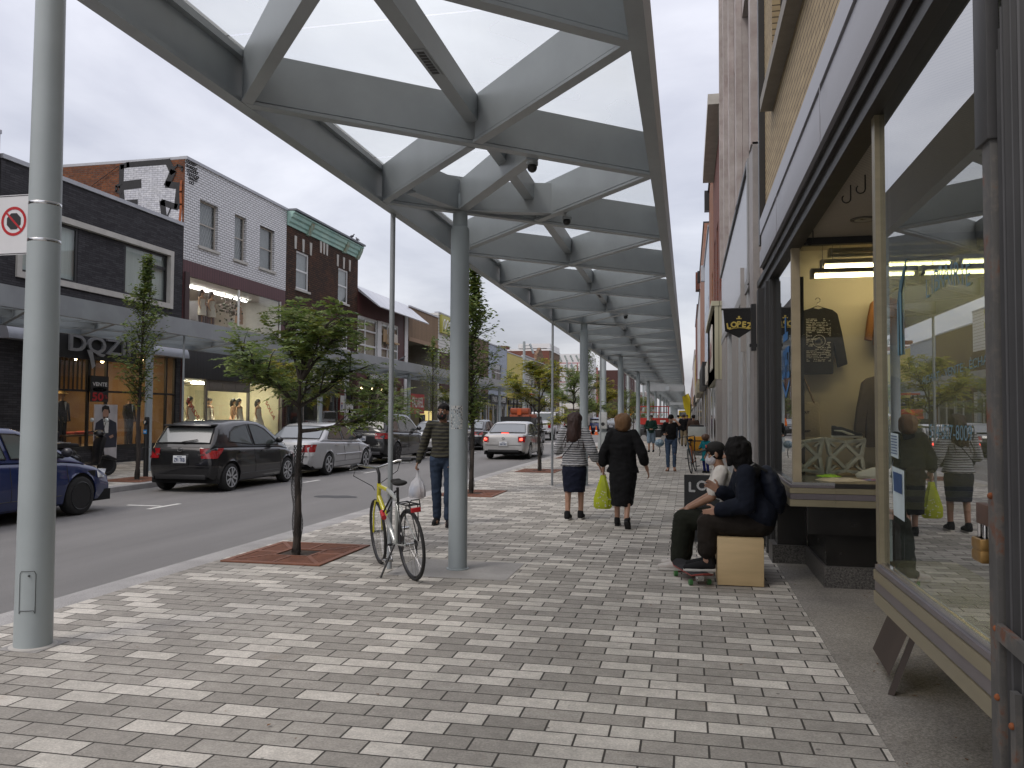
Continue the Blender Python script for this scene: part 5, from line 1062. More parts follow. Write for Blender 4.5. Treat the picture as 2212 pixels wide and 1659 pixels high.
RS = [('orange_brick_front', 'weathered orange brick front with a stepped dark cornice', 30.05, 36, 11.2, brick('orange_brick', (.3,.11,.05), (.24,.09,.045), (.2,.15,.1), stain=.4), BLACK), ('blue_metal_front', 'pale blue sheet metal front with exposed seams', 36.05, 46, 9.8, ribbed('blue_sheet', (.42,.47,.55), (.5,.54,.6), .6, .45, .1, duty=.05), FLASH),
 ('rust_painted_front', 'flat orange painted front taller than the blue metal one', 46.05, 62, 12.3, mat('orange_paint', (.27,.13,.08), .8, var=.2), BLACK), ('white_patched_front', 'white patched front with a dark red chimney', 62.05, 80, 11.0, mat('white_patched', (.5,.5,.5), .8, var=.3, scale=.7), BLACK), ('dark_red_front', 'dark red brick front beyond the white patched one', 80.05, 100, 12.3, BRK_RED2, BLACK),
 ('yellow_strip_front', 'mustard yellow narrow front far along the right pavement', 100.05, 112, 9.0, mat('mustard', (.40,.30,.07), .7), FLASH), ('pale_long_front', 'long pale plaster front far along the right pavement', 112.05, 160, 10.5, mat('far_plaster', (.42,.38,.36), .8, var=.2, scale=.4), FLASH), ('farthest_brick_front', 'farthest reddish brick front on the right side', 160.05, 230, 9.0, mat('far_brick', (.25,.14,.11), .8, var=.2, scale=.4), FLASH), ('farthest_grey_front', 'farthest grey front closing the right side', 230.1, 400, 9.5, mat('far_grey', (.3,.29,.29), .8, var=.2, scale=.4), FLASH)]
for i, (nm, lb, a, b, h, m, cp) in enumerate(RS):
    k = max(1, int((b-a)/3)); X = .92
    t = front(nm, lb, a, b, h, m, tuple((a+.9+j*3, a+2.1+j*3, z, z+2) for j in range(min(k, 8)) for z in (5.0,)), None, X=X, n=-1, shop=False, cap=cp)
    if nm == 'white_patched_front': RWHITE = t
    mb = MB(); y = a+.2; rd = random.Random(i)
    while y < b-.5: d = rd.uniform(.5, 1.6); mb.box(.80+rd.uniform(0,.08), .92, y, min(y+d, b-.2), .02, 2.9, rd.choice((0,0,1,2))); y += d+.05
    mb.build('shopfront', [BEI, PALEF, DGLASS], t); o = MB().box(.72-.1*(i % 3), .915, a+.5, b-.5, 2.95, 3.7+.3*(i % 2)).build('shop_sign', (OFFW, BLACK, mat('aged_sign_%d' % i, (.3+.1*(i % 2), .28, .2), .6, var=.3))[i % 3], t)
    if i < 3: MB().box(.72, .92, b-.5, b-.1, h-.8, h+.05).build('cornice_end', cp, t)
MB().box(.6,.915,62.3,63.6,11.1,12.4).build('chimney', BRK_RED2, RWHITE)

# hanging pennant
t = thing('hanging_sign', 'black pennant shop sign reading LOPEZ on a wall bracket', 'sign', (.9, 11.5, 2.9), world=True)
mb = MB(); mb.prism([(.475,3.075),(.86,3.075),(.865,2.79),(.685,2.675),(.50,2.77)], lambda u, v, d: (u, d, v), 11.49, 11.505); mb.build('pennant', mat('black_cloth', (.012,.012,.013), .9), t)
MB().tube([(.45,11.5,3.07),(.9,11.5,3.075)], .014, 10).build('pole', BLACK, t)
mb = MB(); YL = mat('gold_letters', (.55,.42,.10), .6)
for i, ch in enumerate('LOPEZ'):
    u = (i-2)/2; text(mb, ch, (.685+u*.135, 11.484, 2.862-.022*u*u), (1,0,-.16*u), (.16*u,0,1), h=.075, bold=.005)
mb.tube([(.685+u*.135/2, 11.485, 2.812-.006*u*u) for u in (-2,-1,0,1,2)], .004, 5); mb.box(.65,.72,11.483,11.488,2.93,2.945); mb.box(.672,.698,11.483,11.488,2.945,2.972); mb.build('lettering', YL, t, fixn=False)
# ---------------------------------------------------------------- vehicles (local x forward, y left, z up)
def cglass(name, base, f0=.10, f1=.9):
    m, nt, p, out = _mat(name); L = nt.links.new; p.inputs['Base Color'].default_value = tuple(base)+(1,); p.inputs['Roughness'].default_value = .25
    g = _n(nt, 'ShaderNodeBsdfGlossy'); g.inputs['Roughness'].default_value = .02; mr = schlick(nt, f0, f1); mx = _n(nt, 'ShaderNodeMixShader')
    L(mr.outputs[0], mx.inputs[0]); L(p.outputs[0], mx.inputs[1]); L(g.outputs[0], mx.inputs[2]); L(mx.outputs[0], out.inputs[0]); return m
CARGL = cglass('car_glass', (.055,.068,.062), .10, .6); CARGL_L = cglass('pale_car_glass', (.10,.125,.115), .12, .5)
def paint(name, c, rough=.4, metal=0., coat=1.): return mat(name, c, .42, metal, var=.04, scale=3, coat=coat, spec=.25)
TAIL = mat('tail_red', (.30,.012,.015), .12, var=.25, scale=30, coat=1); TAILON = emis('brake_red', (1,.08,.05), 3.0); AMB = mat('amber_lens', (.6,.2,.03), .15, coat=1); CLRL = mat('clear_lens', (.5,.5,.5), .1, coat=1, var=.3, scale=40)
PLATE = mat('licence_plate', (.62,.64,.66), .4, var=.03); PINK = mat('plate_ink', (.02,.04,.12), .5); TRIM = mat('black_trim', (.014,.014,.015), .5); WELL = mat('wheel_well', (.006,.006,.006), .95)
RIM_S = mat('silver_rim', (.48,.49,.5), .4, .1, var=.05); RIM_B = mat('black_rim', (.02,.02,.022), .35, .3, var=.1)
def interp(t, x):
    for (a, u), (b, v) in zip(t, t[1:]):
        if x <= b: k = 0 if b == a else max(0, (x-a)/(b-a)); return u+(v-u)*k
    return t[-1][1]
def wheel(par, x, y, r, s, rimm, kind='spoke', wd=.2, flap=False):
    # s = +1 left, -1 right ; outside faces s*y
    mb = MB(); pr = [(r*.70, -wd/2), (r*.88, -wd/2), (r*.97, -wd*.42), (r, -wd*.3), (r, wd*.3), (r*.97, wd*.42), (r*.88, wd/2), (r*.70, wd/2)]
    mb.lathe([(a, b) for a, b in pr], (0, 0, 0), 30, 0, 'y')
    w_ = mb.build('wheel', RUBBER, par, smooth=50); w_.location = (x, y, r)
    mb = MB(); o = s*wd*.5; mb.lathe([(r*.70, -wd*.45), (r*.70, wd*.45)], (0,0,0), 28, 1, 'y')
    mb.lathe([(0, s*.0), (r*.6, s*.0)], (0,0,0), 20, 1, 'y')
    mb.tube([(r*.70*math.cos(a*math.pi/14), o*.98, r*.70*math.sin(a*math.pi/14)) for a in range(28)], r*.035, 6, 0, closed=True)
    if kind == 'steel':
        mb.lathe([(0, o*.5), (r*.28, o*.55), (r*.36, o*.35), (r*.5, o*.6), (r*.63, o*.7)], (0,0,0), 28, 0, 'y')
        for i in range(5): a = i*2*math.pi/5; mb.ball((r*.2*math.cos(a), o*.62, r*.2*math.sin(a)), r*.035, 8, 5, 2)
        for i in range(10): a = i*math.pi/5; mb.ball((r*.5*math.cos(a), o*.63, r*.5*math.sin(a)), r*.05, 8, 5, 1)
    else:
        n = {'spoke': 5, 'six': 6, 'ten': 10}[kind]
        for i in range(n):
            a = 2*math.pi*i/n; c, q = math.cos(a), math.sin(a)
            for da in ((-.16, .16) if kind == 'spoke' else (0,)):
                c2, q2 = math.cos(a+da*1.6), math.sin(a+da*1.6)
                mb.bar((r*.1*c, o*.9, r*.1*q), (r*.70*c2, o*.97, r*.70*q2), r*(.12 if kind == 'spoke' else .17), .02, 0, up=(0,1,0))
        mb.lathe([(0, o*1.0), (r*.13, o*.98), (r*.16, o*.5)], (0,0,0), 16, 0, 'y')
    rm = mb.build('rim', [rimm, WELL, CHROME], w_, smooth=40, fixn=False); return w_
def car(label, loc, rz, S, group='cars on the street', cat='car', name='car'):
    L, W, H, wb, r = S['L'], S['W'], S['H'], S['wb'], S['r']; t = thing(name, label, cat, loc, rz, group=group)
    body = S['paint']; xr = -L/2+S['ro']; xf = xr+wb; hw = W/2; gc = S.get('gc', .2)
    top = S['top']; wid = S.get('wid') or [(-L/2, .86), (-L/2+.06, .93), (-L/2+.35, .985), (-L/2+1.1, 1), (L/2-1.2, 1), (L/2-.5, .955), (L/2-.15, .86), (L/2, .70)]
    Ra = r+S.get('arch', .055)
    xs = sorted({-L/2, -L/2+.03, -L/2+.08, -L/2+.16, -L/2+.3, L/2-.3, L/2-.15, L/2-.06, L/2} | {xc+Ra*q for xc in (xr, xf) for q in (-1.02,-1,-.97,-.9,-.8,-.65,-.5,-.33,-.15,0,.15,.33,.5,.65,.8,.9,.97,1,1.02)} | {-L/2+L*i/22 for i in range(1, 22)} | {a for a, b in top})
    zbn = S.get('bot') or [(-L/2, gc+.16), (-L/2+.08, gc+.1), (-L/2+.3, gc+.02), (-L/2+.7, gc), (L/2-.6, gc), (L/2-.2, gc+.03), (L/2, gc+.12)]
    def zbot(x):
        z = interp(zbn, x)
        for xc in (xr, xf):
            d = Ra*Ra-(x-xc)**2
            if d > 0: z = max(z, r+math.sqrt(d))
        return z
    shape = S.get('shape') or [(.90,0),(.955,.05),(.995,.28),(1,.48),(.985,.62),(.965,.72),(.955,.86),(.925,.95),(.86,1.0),(.5,1.025),(0,1.035)]
    z0f = lambda x: interp(zbn, x)
    def sect(x):
        zb, zb0, zt, w_ = zbot(x), z0f(x), interp(top, x), hw*interp(wid, x); out = []
        for fw_, fz in shape: z = zb0+(zt-zb0)*fz; out.append((w_*fw_, max(z, zb+.004*fz) if fz < .98 else z))
        return out
    def sy(x, z):
        s_ = sect(x)
        for (y0, a), (y1, b) in zip(s_, s_[1:]):
            if a <= z <= b and b > a: return y0+(y1-y0)*(z-a)/(b-a)
        return s_[0][0] if z < s_[0][1] else s_[-4][0]
    mb = MB(); n = len(shape)*2-1
    for x in xs:
        s_ = sect(x); ring = [(x, -y, z) for y, z in s_]+[(x, y, z) for y, z in s_[-2::-1]]; mb.v += ring
    for i in range(len(xs)-1):
        for j in range(n-1): mb.f.append([i*n+j, i*n+j+1, (i+1)*n+j+1, (i+1)*n+j]); mb.m.append(0)
    mb.f.append(list(range(n))); mb.m.append(0); mb.f.append([(len(xs)-1)*n+j for j in range(n)]); mb.m.append(0)
    bd = mb.build('body', body, t, smooth=38)
    # underside and wells
    mb = MB(); mb.box(-L/2+.15, L/2-.15, -hw*.9, hw*.9, gc+.0, gc+.18)
    for xc in (xr, xf): mb.box(xc-Ra*1.0, xc+Ra*1.0, -hw*.93, hw*.93, gc+.15, min(r+Ra+.02, interp(top, xc)-.05))
    mb.build('underbody', WELL, t)
    # greenhouse
    G = S['gh']; gx = [p[0] for p in G]; gt = [(p[0], p[1]) for p in G]; gbf = lambda x: interp(top, x)-.012
    tum = S.get('tum', .30); wbase = lambda x: hw*interp(wid, x)*S.get('gw', .925)
    def gpt(x, z):
        zb = gbf(x); return max(.02, wbase(x)-(z-zb)*tum)
    mb = MB(); m = 9; xs2 = sorted(set(gx)); xs2 = sorted(set(xs2) | {a+(b-a)*k/3 for a, b in zip(xs2, xs2[1:]) for k in (1, 2)})
    for x in xs2:
        zb, zr = gbf(x), max(interp(gt, x), gbf(x)+.001); wb_, wt = wbase(x), gpt(x, zr); c = min(.05, (zr-zb)*.5)
        half = [(wb_, zb), (gpt(x, zr-c*1.3), zr-c*1.3), (wt-.02, zr-c*.45), (wt*.88, zr-c*.02), (wt*.45, zr+.012)]
        mb.v += [(x, -y, z) for y, z in half]+[(x, y, z) for y, z in half[::-1]]
    m = 10
    for i in range(len(xs2)-1):
        for j in range(m-1): mb.f.append([i*m+j, i*m+j+1, (i+1)*m+j+1, (i+1)*m+j]); mb.m.append(0)
    mb.f.append(list(range(m))); mb.m.append(0); mb.f.append([(len(xs2)-1)*m+j for j in range(m)]); mb.m.append(0)
    roof = mb.build('roof', body, t, smooth=35)
    GL = S.get('glass', CARGL)
    for s in (-1, 1):
        for wn in S['side']:
            pts = [(x, s*(gpt(x, z)+.008), z) for x, z in wn]; cx_ = sum(p[0] for p in pts)/len(pts); cz = sum(p[2] for p in pts)/len(pts)
            o = MB().poly(pts).build('side_window', GL, t, fixn=False)
            mb = MB(); fr_ = S.get('wtrim', TRIM); mb.tube([(x, s*(gpt(x, z)+.008), z) for x, z in wn], .011, 5, closed=True); mb.build('window_seal', fr_, o)
    for nm, (xa, za, xb, zb_) in (('rear_window', S['rear']), ('windscreen', S['front'])):
        d = Vector((xb-xa, 0, zb_-za)).normalized(); nv = Vector((-d.z, 0, d.x)) if nm == 'rear_window' else Vector((d.z, 0, -d.x))
        if nv.z < 0: nv = -nv
        ya, yb = gpt(xa, za)-.075, gpt(xb, zb_)-.085; vs_ = []; k = 6
        for i in range(k+1):
            u = -1+2*i/k; vs_.append(Vector((xa, ya*u, za+.002))+nv*(.012+.016*(1-u*u)))
        for i in range(k, -1, -1):
            u = -1+2*i/k; vs_.append(Vector((xb, yb*u, zb_))+nv*(.012+.016*(1-u*u)))
        mb = MB(); mb.add(vs_, [(i, i+1, 2*k-i, 2*k+1-i) for i in range(k)]); o = mb.build(nm, S.get('rglass', GL), t, smooth=60, fixn=False)
        MB().tube(vs_, .012, 5, closed=True).build('window_seal', TRIM, o)
        if nm == 'rear_window' and S.get('wiper'): MB().tube([Vector((xa, .02, za))+nv*.05, Vector((xa+(xb-xa)*.16, -.32, za+(zb_-za)*.16))+nv*.05], .012, 6).build('wiper', TRIM, o)
    for x in (xr, xf):
        for s in (-1, 1): wheel(t, x, s*(hw-.115), r, s, S['rim'], S.get('rk', 'spoke'), S.get('tw', .2))
    # tail and head lamps wrap round the corners
    xe = -L/2
    for s in (-1, 1):
        tl = S['tail']; mb = MB()
        for z_ in [tl[2]+(tl[3]-tl[2])*k/3 for k in range(4)]:
            u = (z_-tl[2])/(tl[3]-tl[2]); y0 = tl[0]+tl[5]*u if len(tl) > 5 else tl[0]; sl = S.get('tailx', 0)
            cols = [(xe-.012, y0), (xe-.010, sy(xe, z_)*.97), (xe+.05, sy(xe+.05, z_)+.012), (xe+tl[4]*(.4+.6*u)*.6, sy(xe+tl[4]*.5, z_)+.012), (xe+tl[4]*(.4+.6*u), sy(xe+tl[4]*(.4+.6*u), z_)+.010)]
            mb.v += [(x+sl*u, s*y, z_) for x, y in cols]
        nc = 5
        for i in range(3):
            for j in range(nc-1): mb.f.append([i*nc+j, i*nc+j+1, (i+1)*nc+j+1, (i+1)*nc+j]); mb.m.append(0 if (i or not S.get('tamb')) else 1)
        lamp = mb.build('tail_light', [S.get('tailm', TAIL), S.get('tamb') or AMB], t, smooth=50)
        if S.get('brake'): MB().ball((xe-.005, s*(tl[0]+.12), (tl[2]+tl[3])/2), .05, 10, 8, sc_=(.4,1.3,1)).build('brake_bulb', TAILON, lamp)
        hl = S['head']; mb = MB(); xq = L/2
        for z_ in (hl[0], hl[1]):
            mb.v += [(x, s*y, z_) for x, y in ((xq-.03, sy(xq-.03, z_)*.75), (xq-.10, sy(xq-.10, z_)+.006), (xq-.30, sy(xq-.30, z_)+.010), (xq-hl[2], sy(xq-hl[2], z_)+.008))]
        for j in range(3): mb.f.append([j, j+1, 4+j+1, 4+j]); mb.m.append(0)
        mb.build('headlight', CLRL, t, smooth=50)
        # mirror
        mx = S['mir']; mb = MB(); mb.ball((mx[0], s*(gpt(mx[0], mx[1])+.13), mx[1]+.05), .09, 12, 8, sc_=(.6,1.1,.85)); mb.bar((mx[0]+.03, s*(gpt(mx[0], mx[1])-.02), mx[1]), (mx[0]+.02, s*(gpt(mx[0], mx[1])+.12), mx[1]+.03), .05, .03); mb.build('mirror', S.get('mirm', body), t, smooth=60)
        # door seams and handles
        mb = MB()
        for x in S['seams']:
            zt_ = interp(top, x)-.02; zz_ = [gc+.17+(zt_-gc-.17)*k/8 for k in range(9)]; mb.tube([(x, s*(sy(x, z)+.0005), z) for z in zz_], .0065, 4)
        zs_ = gc+.165; mb.tube([(xr+Ra+.05+(xf-xr-2*Ra-.1)*k/10, s*(sy(xr+Ra+.05+(xf-xr-2*Ra-.1)*k/10, zs_)+.0005), zs_) for k in range(11)], .006, 4)
        mb.build('door_seam', TRIM, t)
        for x, z in S['handles']: MB().bar((x-.09, s*(sy(x-.09, z)+.018), z), (x+.09, s*(sy(x+.09, z)+.018), z), .025, .028).build('door_handle', S.get('hm', body), t, bevel=.006)
        if S.get('strip'):
            z = S['strip']; MB().tube([(xr+Ra+.06+(xf-xr-2*Ra-.12)*k/10, s*(sy(xr+Ra+.06+(xf-xr-2*Ra-.12)*k/10, z)+.004), z) for k in range(11)], .02, 6).build('side_moulding', body, t)
    # rear end
    pz = S['plate']; px_ = xe-.018-S.get('px', 0)
    MB().box(px_+.004, px_+.05, -.2, .2, pz-.12, pz+.11).build('plate_recess', S.get('recm', body), t, bevel=.01)
    o = MB().box(px_-.006, px_+.003, -.152, .152, pz-.078, pz+.078).build('licence_plate', PLATE, t, bevel=.004)
    mb = MB(); text(mb, S.get('num', 'H91 KDT'), (px_-.008, 0, pz-.01), (0,-1,0), (0,0,1), w=.25, h=.075, bold=.003); mb.box(px_-.0085, px_-.007, -.06, .06, pz+.045, pz+.06); mb.build('plate_number', PINK, o, fixn=False)
    mb = MB(); zb_ = S.get('bline', gc+.36); k = 12
    for zz_ in (zb_,): mb.tube([(xe-.006+.0*i, -hw*.80+hw*1.6*i/k, zz_) for i in range(k+1)], .007, 5)
    mb.build('bumper_seam', TRIM, t)
    MB().box(xe-.004, xe+.2, -hw*.7, hw*.7, gc+.09, gc+.2).build('rear_valance', S.get('valm', TRIM), t, bevel=.02)
    ez = S.get('emblem')
    if ez: MB().tube([(xe-.02-S.get('ex', 0), .055*math.cos(a*math.pi/8), ez+.036*math.sin(a*math.pi/8)) for a in range(16)]+[], .008, 6, closed=True).build('badge', CHROME, t, smooth=60)
    for s_, y, z, w_ in S.get('words', ()):
        mb = MB(); text(mb, s_, (xe-.016-S.get('ex', 0), y, z), (0,-1,0), (0,0,1), w=w_, h=.035, bold=.002); mb.build('badge_lettering', CHROME, t, fixn=False)
    if S.get('third'): x, z = S['third']; MB().box(x-.02, x+.03, -.14, .14, z-.012, z+.012).build('high_brake_light', S.get('thirdm', TAIL), t)
    if S.get('antenna'): x, z = S['antenna']; MB().tube([(x, .35, z), (x-.18, .35, z+.3)], .004, 5).build('antenna', TRIM, t)
    if S.get('rails'):
        for s in (-1, 1): a, b, z = S['rails']; MB().tube([(a, s*gpt(a, z-.06)*.93, z-.06), (a+.12, s*gpt(a, z)*.93, z), (b-.2, s*gpt(b, z)*.93, z+.01), (b, s*gpt(b, z)*.93, z-.07)], .017, 7).build('roof_rail', CHROME, t, smooth=60)
    if S.get('spoiler'): x, z = S['spoiler']; MB().prism([(-.16,-.03),(-.14,.01),(.14,.02),(.14,-.02)], lambda u, v, d: (x+u, d, z+v), -hw*.66, hw*.66).build('spoiler', body, t, bevel=.01)
    return t
BLKP = paint('black_car_paint', (.006,.006,.007), .2); SILP = paint('silver_car_paint', (.44,.445,.455), .3, .2); SIL2 = paint('warm_silver_paint', (.36,.355,.345), .3, .2); BLUEP = paint('blue_car_paint', (.008,.02,.095), .25, .25); WHTP = paint('white_car_paint', (.62,.63,.65), .3)
HATCH = dict(wid=[(-1.975,.76),(-1.93,.86),(-1.80,.935),(-1.5,.985),(-1.0,1),(.75,1),(1.35,.965),(1.75,.87),(1.975,.66)], L=3.95, W=1.70, H=1.50, wb=2.51, r=.30, ro=.62, gc=.19, paint=BLKP, rim=RIM_S, rk='spoke', num='Z91 TKB', wiper=True,
    top=[(-1.975,.86),(-1.93,.93),(-1.80,.97),(-1.0,.955),(0,.92),(.75,.90),(1.15,.86),(1.6,.76),(1.85,.66),(1.975,.52)],
    gh=[(-1.92,.93),(-1.60,1.37),(-1.42,1.45),(-.95,1.505),(-.4,1.515),(.1,1.48),(.42,1.38),(1.25,.86)],
    side=[[(-1.34,1.06),(-1.22,1.27),(-1.02,1.375),(-.50,1.425),(-.42,.975)],[(-.33,.97),(-.40,1.428),(-.06,1.405),(.24,1.32),(.66,1.06),(.76,.94)]],
    rear=(-1.85,1.03,-1.62,1.345), front=(1.1,.95,.46,1.35), tail=(.50,0,.72,.93,.40,-.04), tamb=None, head=(.60,.74,.55), mir=(.62,1.0), seams=(-.38,.78,-1.2), handles=((-.95,.83),(-.02,.82)), plate=.70, emblem=.90, ex=.0, words=(('YARIS',-.50,.80,.16),('AJAX',.50,.80,.1)), third=(-1.68,1.40), spoiler=(-1.60,1.42), antenna=(-1.2,1.50), mirm=BLKP, rglass=cglass('hatch_rear_glass', (.14,.15,.145), .13, .4))
SEDAN = dict(L=4.50, W=1.72, H=1.42, wb=2.61, r=.305, ro=1.02, gc=.19, paint=SILP, rim=RIM_S, rk='six', num='H91 342',
    top=[(-2.25,.80),(-2.20,.90),(-2.05,.95),(-1.75,.965),(-1.35,.955),(-.6,.92),(.3,.89),(.95,.87),(1.4,.82),(1.9,.72),(2.15,.62),(2.25,.5)],
    gh=[(-1.62,.95),(-.98,1.325),(-.75,1.385),(-.3,1.42),(.15,1.41),(.45,1.345),(1.2,.87)],
    side=[[(-1.22,1.0),(-.95,1.22),(-.78,1.305),(-.34,1.335),(-.24,.955)],[(-.15,.955),(-.24,1.335),(.12,1.325),(.42,1.25),(.80,1.02),(.86,.94)]],
    rear=(-1.56,.99,-1.0,1.31), front=(1.1,.93,.5,1.31), tail=(.50,0,.56,.86,.33,.10), head=(.6,.72,.5), mir=(.72,.97), seams=(-.2,.88), handles=((-.75,.82),(.12,.81)), plate=.70, emblem=.88, strip=.55, antenna=None, tamb=CLRL, mirm=TRIM, glass=CARGL, rglass=cglass('sedan_rear_glass', (.15,.165,.17), .12, .4))
COBALT = dict(SEDAN, paint=SIL2, num='G65 NLF', brake=True, tail=(.56,0,.66,.87,.30,0), tamb=None, plate=.60, emblem=.80, third=(-1.95,.99), thirdm=TAILON, rk='ten', rim=RIM_S, strip=None, valm=TRIM)
BLKSED = dict(SEDAN, paint=BLKP, num='T83 NMF', L=4.8, W=1.83, tail=(.45,0,.66,.88,.45,0.05), tailm=mat('pale_red_lens', (.5,.10,.10), .15, coat=1), strip=None, rk='spoke',
    top=[(a*1.066, b) for a, b in SEDAN['top']], gh=[(a*1.05, b*1.02) for a, b in SEDAN['gh']], side=[[(a*1.05, b*1.02) for a, b in q] for q in SEDAN['side']], rear=(-1.64,1.01,-1.05,1.335), front=(1.15,.95,.53,1.335), ro=1.1, wb=2.75)
SUV = dict(L=4.65, W=1.88, H=1.70, wb=2.81, r=.36, ro=.92, gc=.24, paint=BLKP, rim=RIM_B, rk='spoke', num='Y21 NFB', wiper=True, tw=.24, valm=mat('suv_valance', (.05,.05,.055), .4),
    top=[(-2.325,.92),(-2.28,1.02),(-2.15,1.10),(-1.6,1.10),(-.5,1.06),(.6,1.03),(1.05,1.01),(1.5,.95),(2.0,.86),(2.2,.76),(2.325,.6)],
    gh=[(-2.22,1.09),(-1.92,1.52),(-1.75,1.62),(-1.1,1.69),(-.2,1.70),(.3,1.65),(.6,1.53),(1.35,1.0)],
    side=[[(-1.72,1.16),(-1.62,1.42),(-1.42,1.53),(-1.12,1.56),(-1.06,1.12)],[(-1.0,1.12),(-1.06,1.57),(-.36,1.585),(-.28,1.09)],[(-.2,1.09),(-.28,1.585),(.12,1.57),(.46,1.46),(.86,1.18),(.92,1.08)]],
    rear=(-2.16,1.18,-1.93,1.53), front=(1.22,1.09,.64,1.49), tail=(.48,0,.86,1.05,.42,0), head=(.74,.88,.5), mir=(.75,1.12), seams=(-.25,.95,-1.25), handles=((-.95,.98),(.0,.96)), plate=.86, emblem=1.02, third=(-1.98,1.57), rails=(-1.75,.25,1.74), spoiler=(-1.93,1.60), words=(('X3',-.5,.99,.1),), wtrim=CHROME, glass=CARGL)
CIVIC = dict(SEDAN, paint=BLUEP, rim=RIM_B, rk='steel', wb=2.70, L=4.54, W=1.75, r=.315, ro=.92, num='W40 JSR', tamb=None, strip=None,
    top=[(-2.27,.84),(-2.22,.94),(-2.05,1.0),(-1.6,.995),(-.6,.945),(.3,.915),(.95,.90),(1.35,.86),(1.8,.76),(2.1,.64),(2.27,.48)],
    gh=[(-1.75,.99),(-1.02,1.34),(-.75,1.40),(-.2,1.435),(.15,1.42),(.5,1.33),(1.5,.83)],
    side=[[(-1.2,1.03),(-.95,1.24),(-.75,1.32),(-.22,1.35),(-.12,.975)],[(-.03,.975),(-.12,1.35),(.15,1.335),(.48,1.24),(.98,.99),(1.04,.955)]],
    rear=(-1.7,1.02,-1.05,1.32), front=(1.38,.92,.56,1.28), head=(.58,.70,.50), mir=(.95,.98), seams=(-.07,1.05), handles=((-.72,.86),(.28,.84)), hm=BLUEP, mirm=mat('dark_mirror', (.02,.02,.025), .3), glass=CARGL_L, rglass=CARGL)
E90 = math.pi/2
car('blue sedan with black steel wheel parked nearest at far left', (-10.50, 10.22, ROADZ), E90, CIVIC)
car('black hatchback with plate Z91 TKB parked behind the near tree', (-10.42, 17.32, ROADZ), E90, HATCH)
car('older silver sedan parked between the black hatchback and the black SUV', (-10.42, 22.05, ROADZ), E90, SEDAN)
car('black SUV with chrome roof rails parked ahead of the older silver sedan', (-10.62, 27.9, ROADZ), E90, SUV)
car('silver sedan mostly hidden behind the man in the striped sweater', (-10.35, 33.6, ROADZ), E90, dict(SEDAN, num='E52 RKT', rk='ten'))
car('black sedan with pale red tail lights left of the braking silver car', (-10.35, 39.6, ROADZ), E90, BLKSED)
car('silver sedan with glowing brake lights driving in the lane', (-6.75, 32.1, ROADZ), E90, COBALT)
p = gp(1284,938,ROADZ); car('small blue car beyond the orange cones', (p.x, p.y+1.5, ROADZ), E90, dict(HATCH, paint=BLUEP, num='F18 QMB'))
p = gp(1347,934,ROADZ); car('white car far down the road between the trees', (p.x, p.y+1.8, ROADZ), E90, dict(SEDAN, paint=WHTP, num='K77 LPD'))
p = gp(1318,938,ROADZ); car('dark car beside the small blue car far down the road', (p.x, p.y+3, ROADZ), E90, dict(SEDAN, paint=BLKP, num='N30 VXA'))
# ---- white pickup with a flatbed trailer and an orange loader, white box truck
def part_tag(mb, nm, m, t, **k): return mb.build(nm, m, t, **k)
def pickup(label, loc, rz):
    t = thing('pickup_truck', label, 'pickup', loc, rz, group='cars on the street'); B = WHTP
    mb = MB(); mb.prism([(-2.9,.55),(-2.9,1.25),(-.4,1.25),(-.4,.55)], lambda u, v, d: (u, d, v), -.98, .98); mb.build('bed', B, t, bevel=.05)
    mb = MB(); mb.prism([(-.38,.55),(-.38,1.3),(1.5,1.28),(2.7,1.2),(2.9,1.0),(2.9,.6)], lambda u, v, d: (u, d, v), -.98, .98); mb.build('body', B, t, bevel=.06)
    mb = MB(); mb.prism([(-.4,1.25),(-.3,1.92),(.9,1.92),(1.6,1.28)], lambda u, v, d: (u, d, v), -.86, .86); mb.build('cab', B, t, bevel=.06)
    MB().poly([(-.41,-.74,1.36),(-.41,.74,1.36),(-.325,.70,1.82),(-.325,-.70,1.82)]).build('rear_window', CARGL, t, fixn=False)
    for s in (-1, 1):
        MB().poly([(-.2,s*.868,1.36),(1.3,s*.868,1.36),(.85,s*.868,1.84),(-.15,s*.868,1.84)]).build('side_window', CARGL, t, fixn=False)
        MB().box(-2.93, -2.8, s*.86-.09, s*.86+.09, .85, 1.18).build('tail_light', TAIL, t); MB().ball((1.2, s*1.12, 1.4), .14, 10, 8, sc_=(.5,.8,1.2)).build('mirror', TRIM, t)
        for x in (-1.7, 1.9): wheel(t, x, s*.86, .42, s, RIM_B, 'six', .27); MB().tube([(x+.5*math.cos(a*math.pi/10), s*1.0, .42+.5*math.sin(a*math.pi/10)) for a in range(11)], .05, 6).build('fender', B, t)
    MB().box(-3.02, -2.85, -.9, .9, .5, .68).build('rear_bumper', CHROME, t, bevel=.02); MB().box(-2.6, 2.6, -.6, .6, .42, .6).build('underbody', WELL, t)
    return t
p = gp(1196,951,ROADZ); pickup('white pickup truck ahead of the braking silver car', (-9.85, 56.5, ROADZ), E90)
t = thing('flatbed_trailer', 'dark flatbed trailer with an upright ramp behind the white pickup', 'trailer', (-9.7, 48.6, ROADZ), E90)
MB().box(-2.4, 2.6, -.95, .95, .55, .7).build('deck', TRIM, t); MB().bar((2.6,0,.55),(4.2,0,.5),.12,.1).build('tow_bar', TRIM, t)
for s in (-1, 1):
    for x in (-.6, .25): wheel(t, x, s*1.08, .38, s, RIM_S, 'six', .22)
    MB().box(-1.1, .75, s*1.08-.12, s*1.08+.12, .80, .86).build('fender', TRIM, t)
MB().box(-2.42, -2.36, -.9, .9, .7, 1.6).build('ramp', TRIM, t); MB().box(-2.46, -2.4, .6, .9, .58, .68).build('tail_light', TAIL, t)
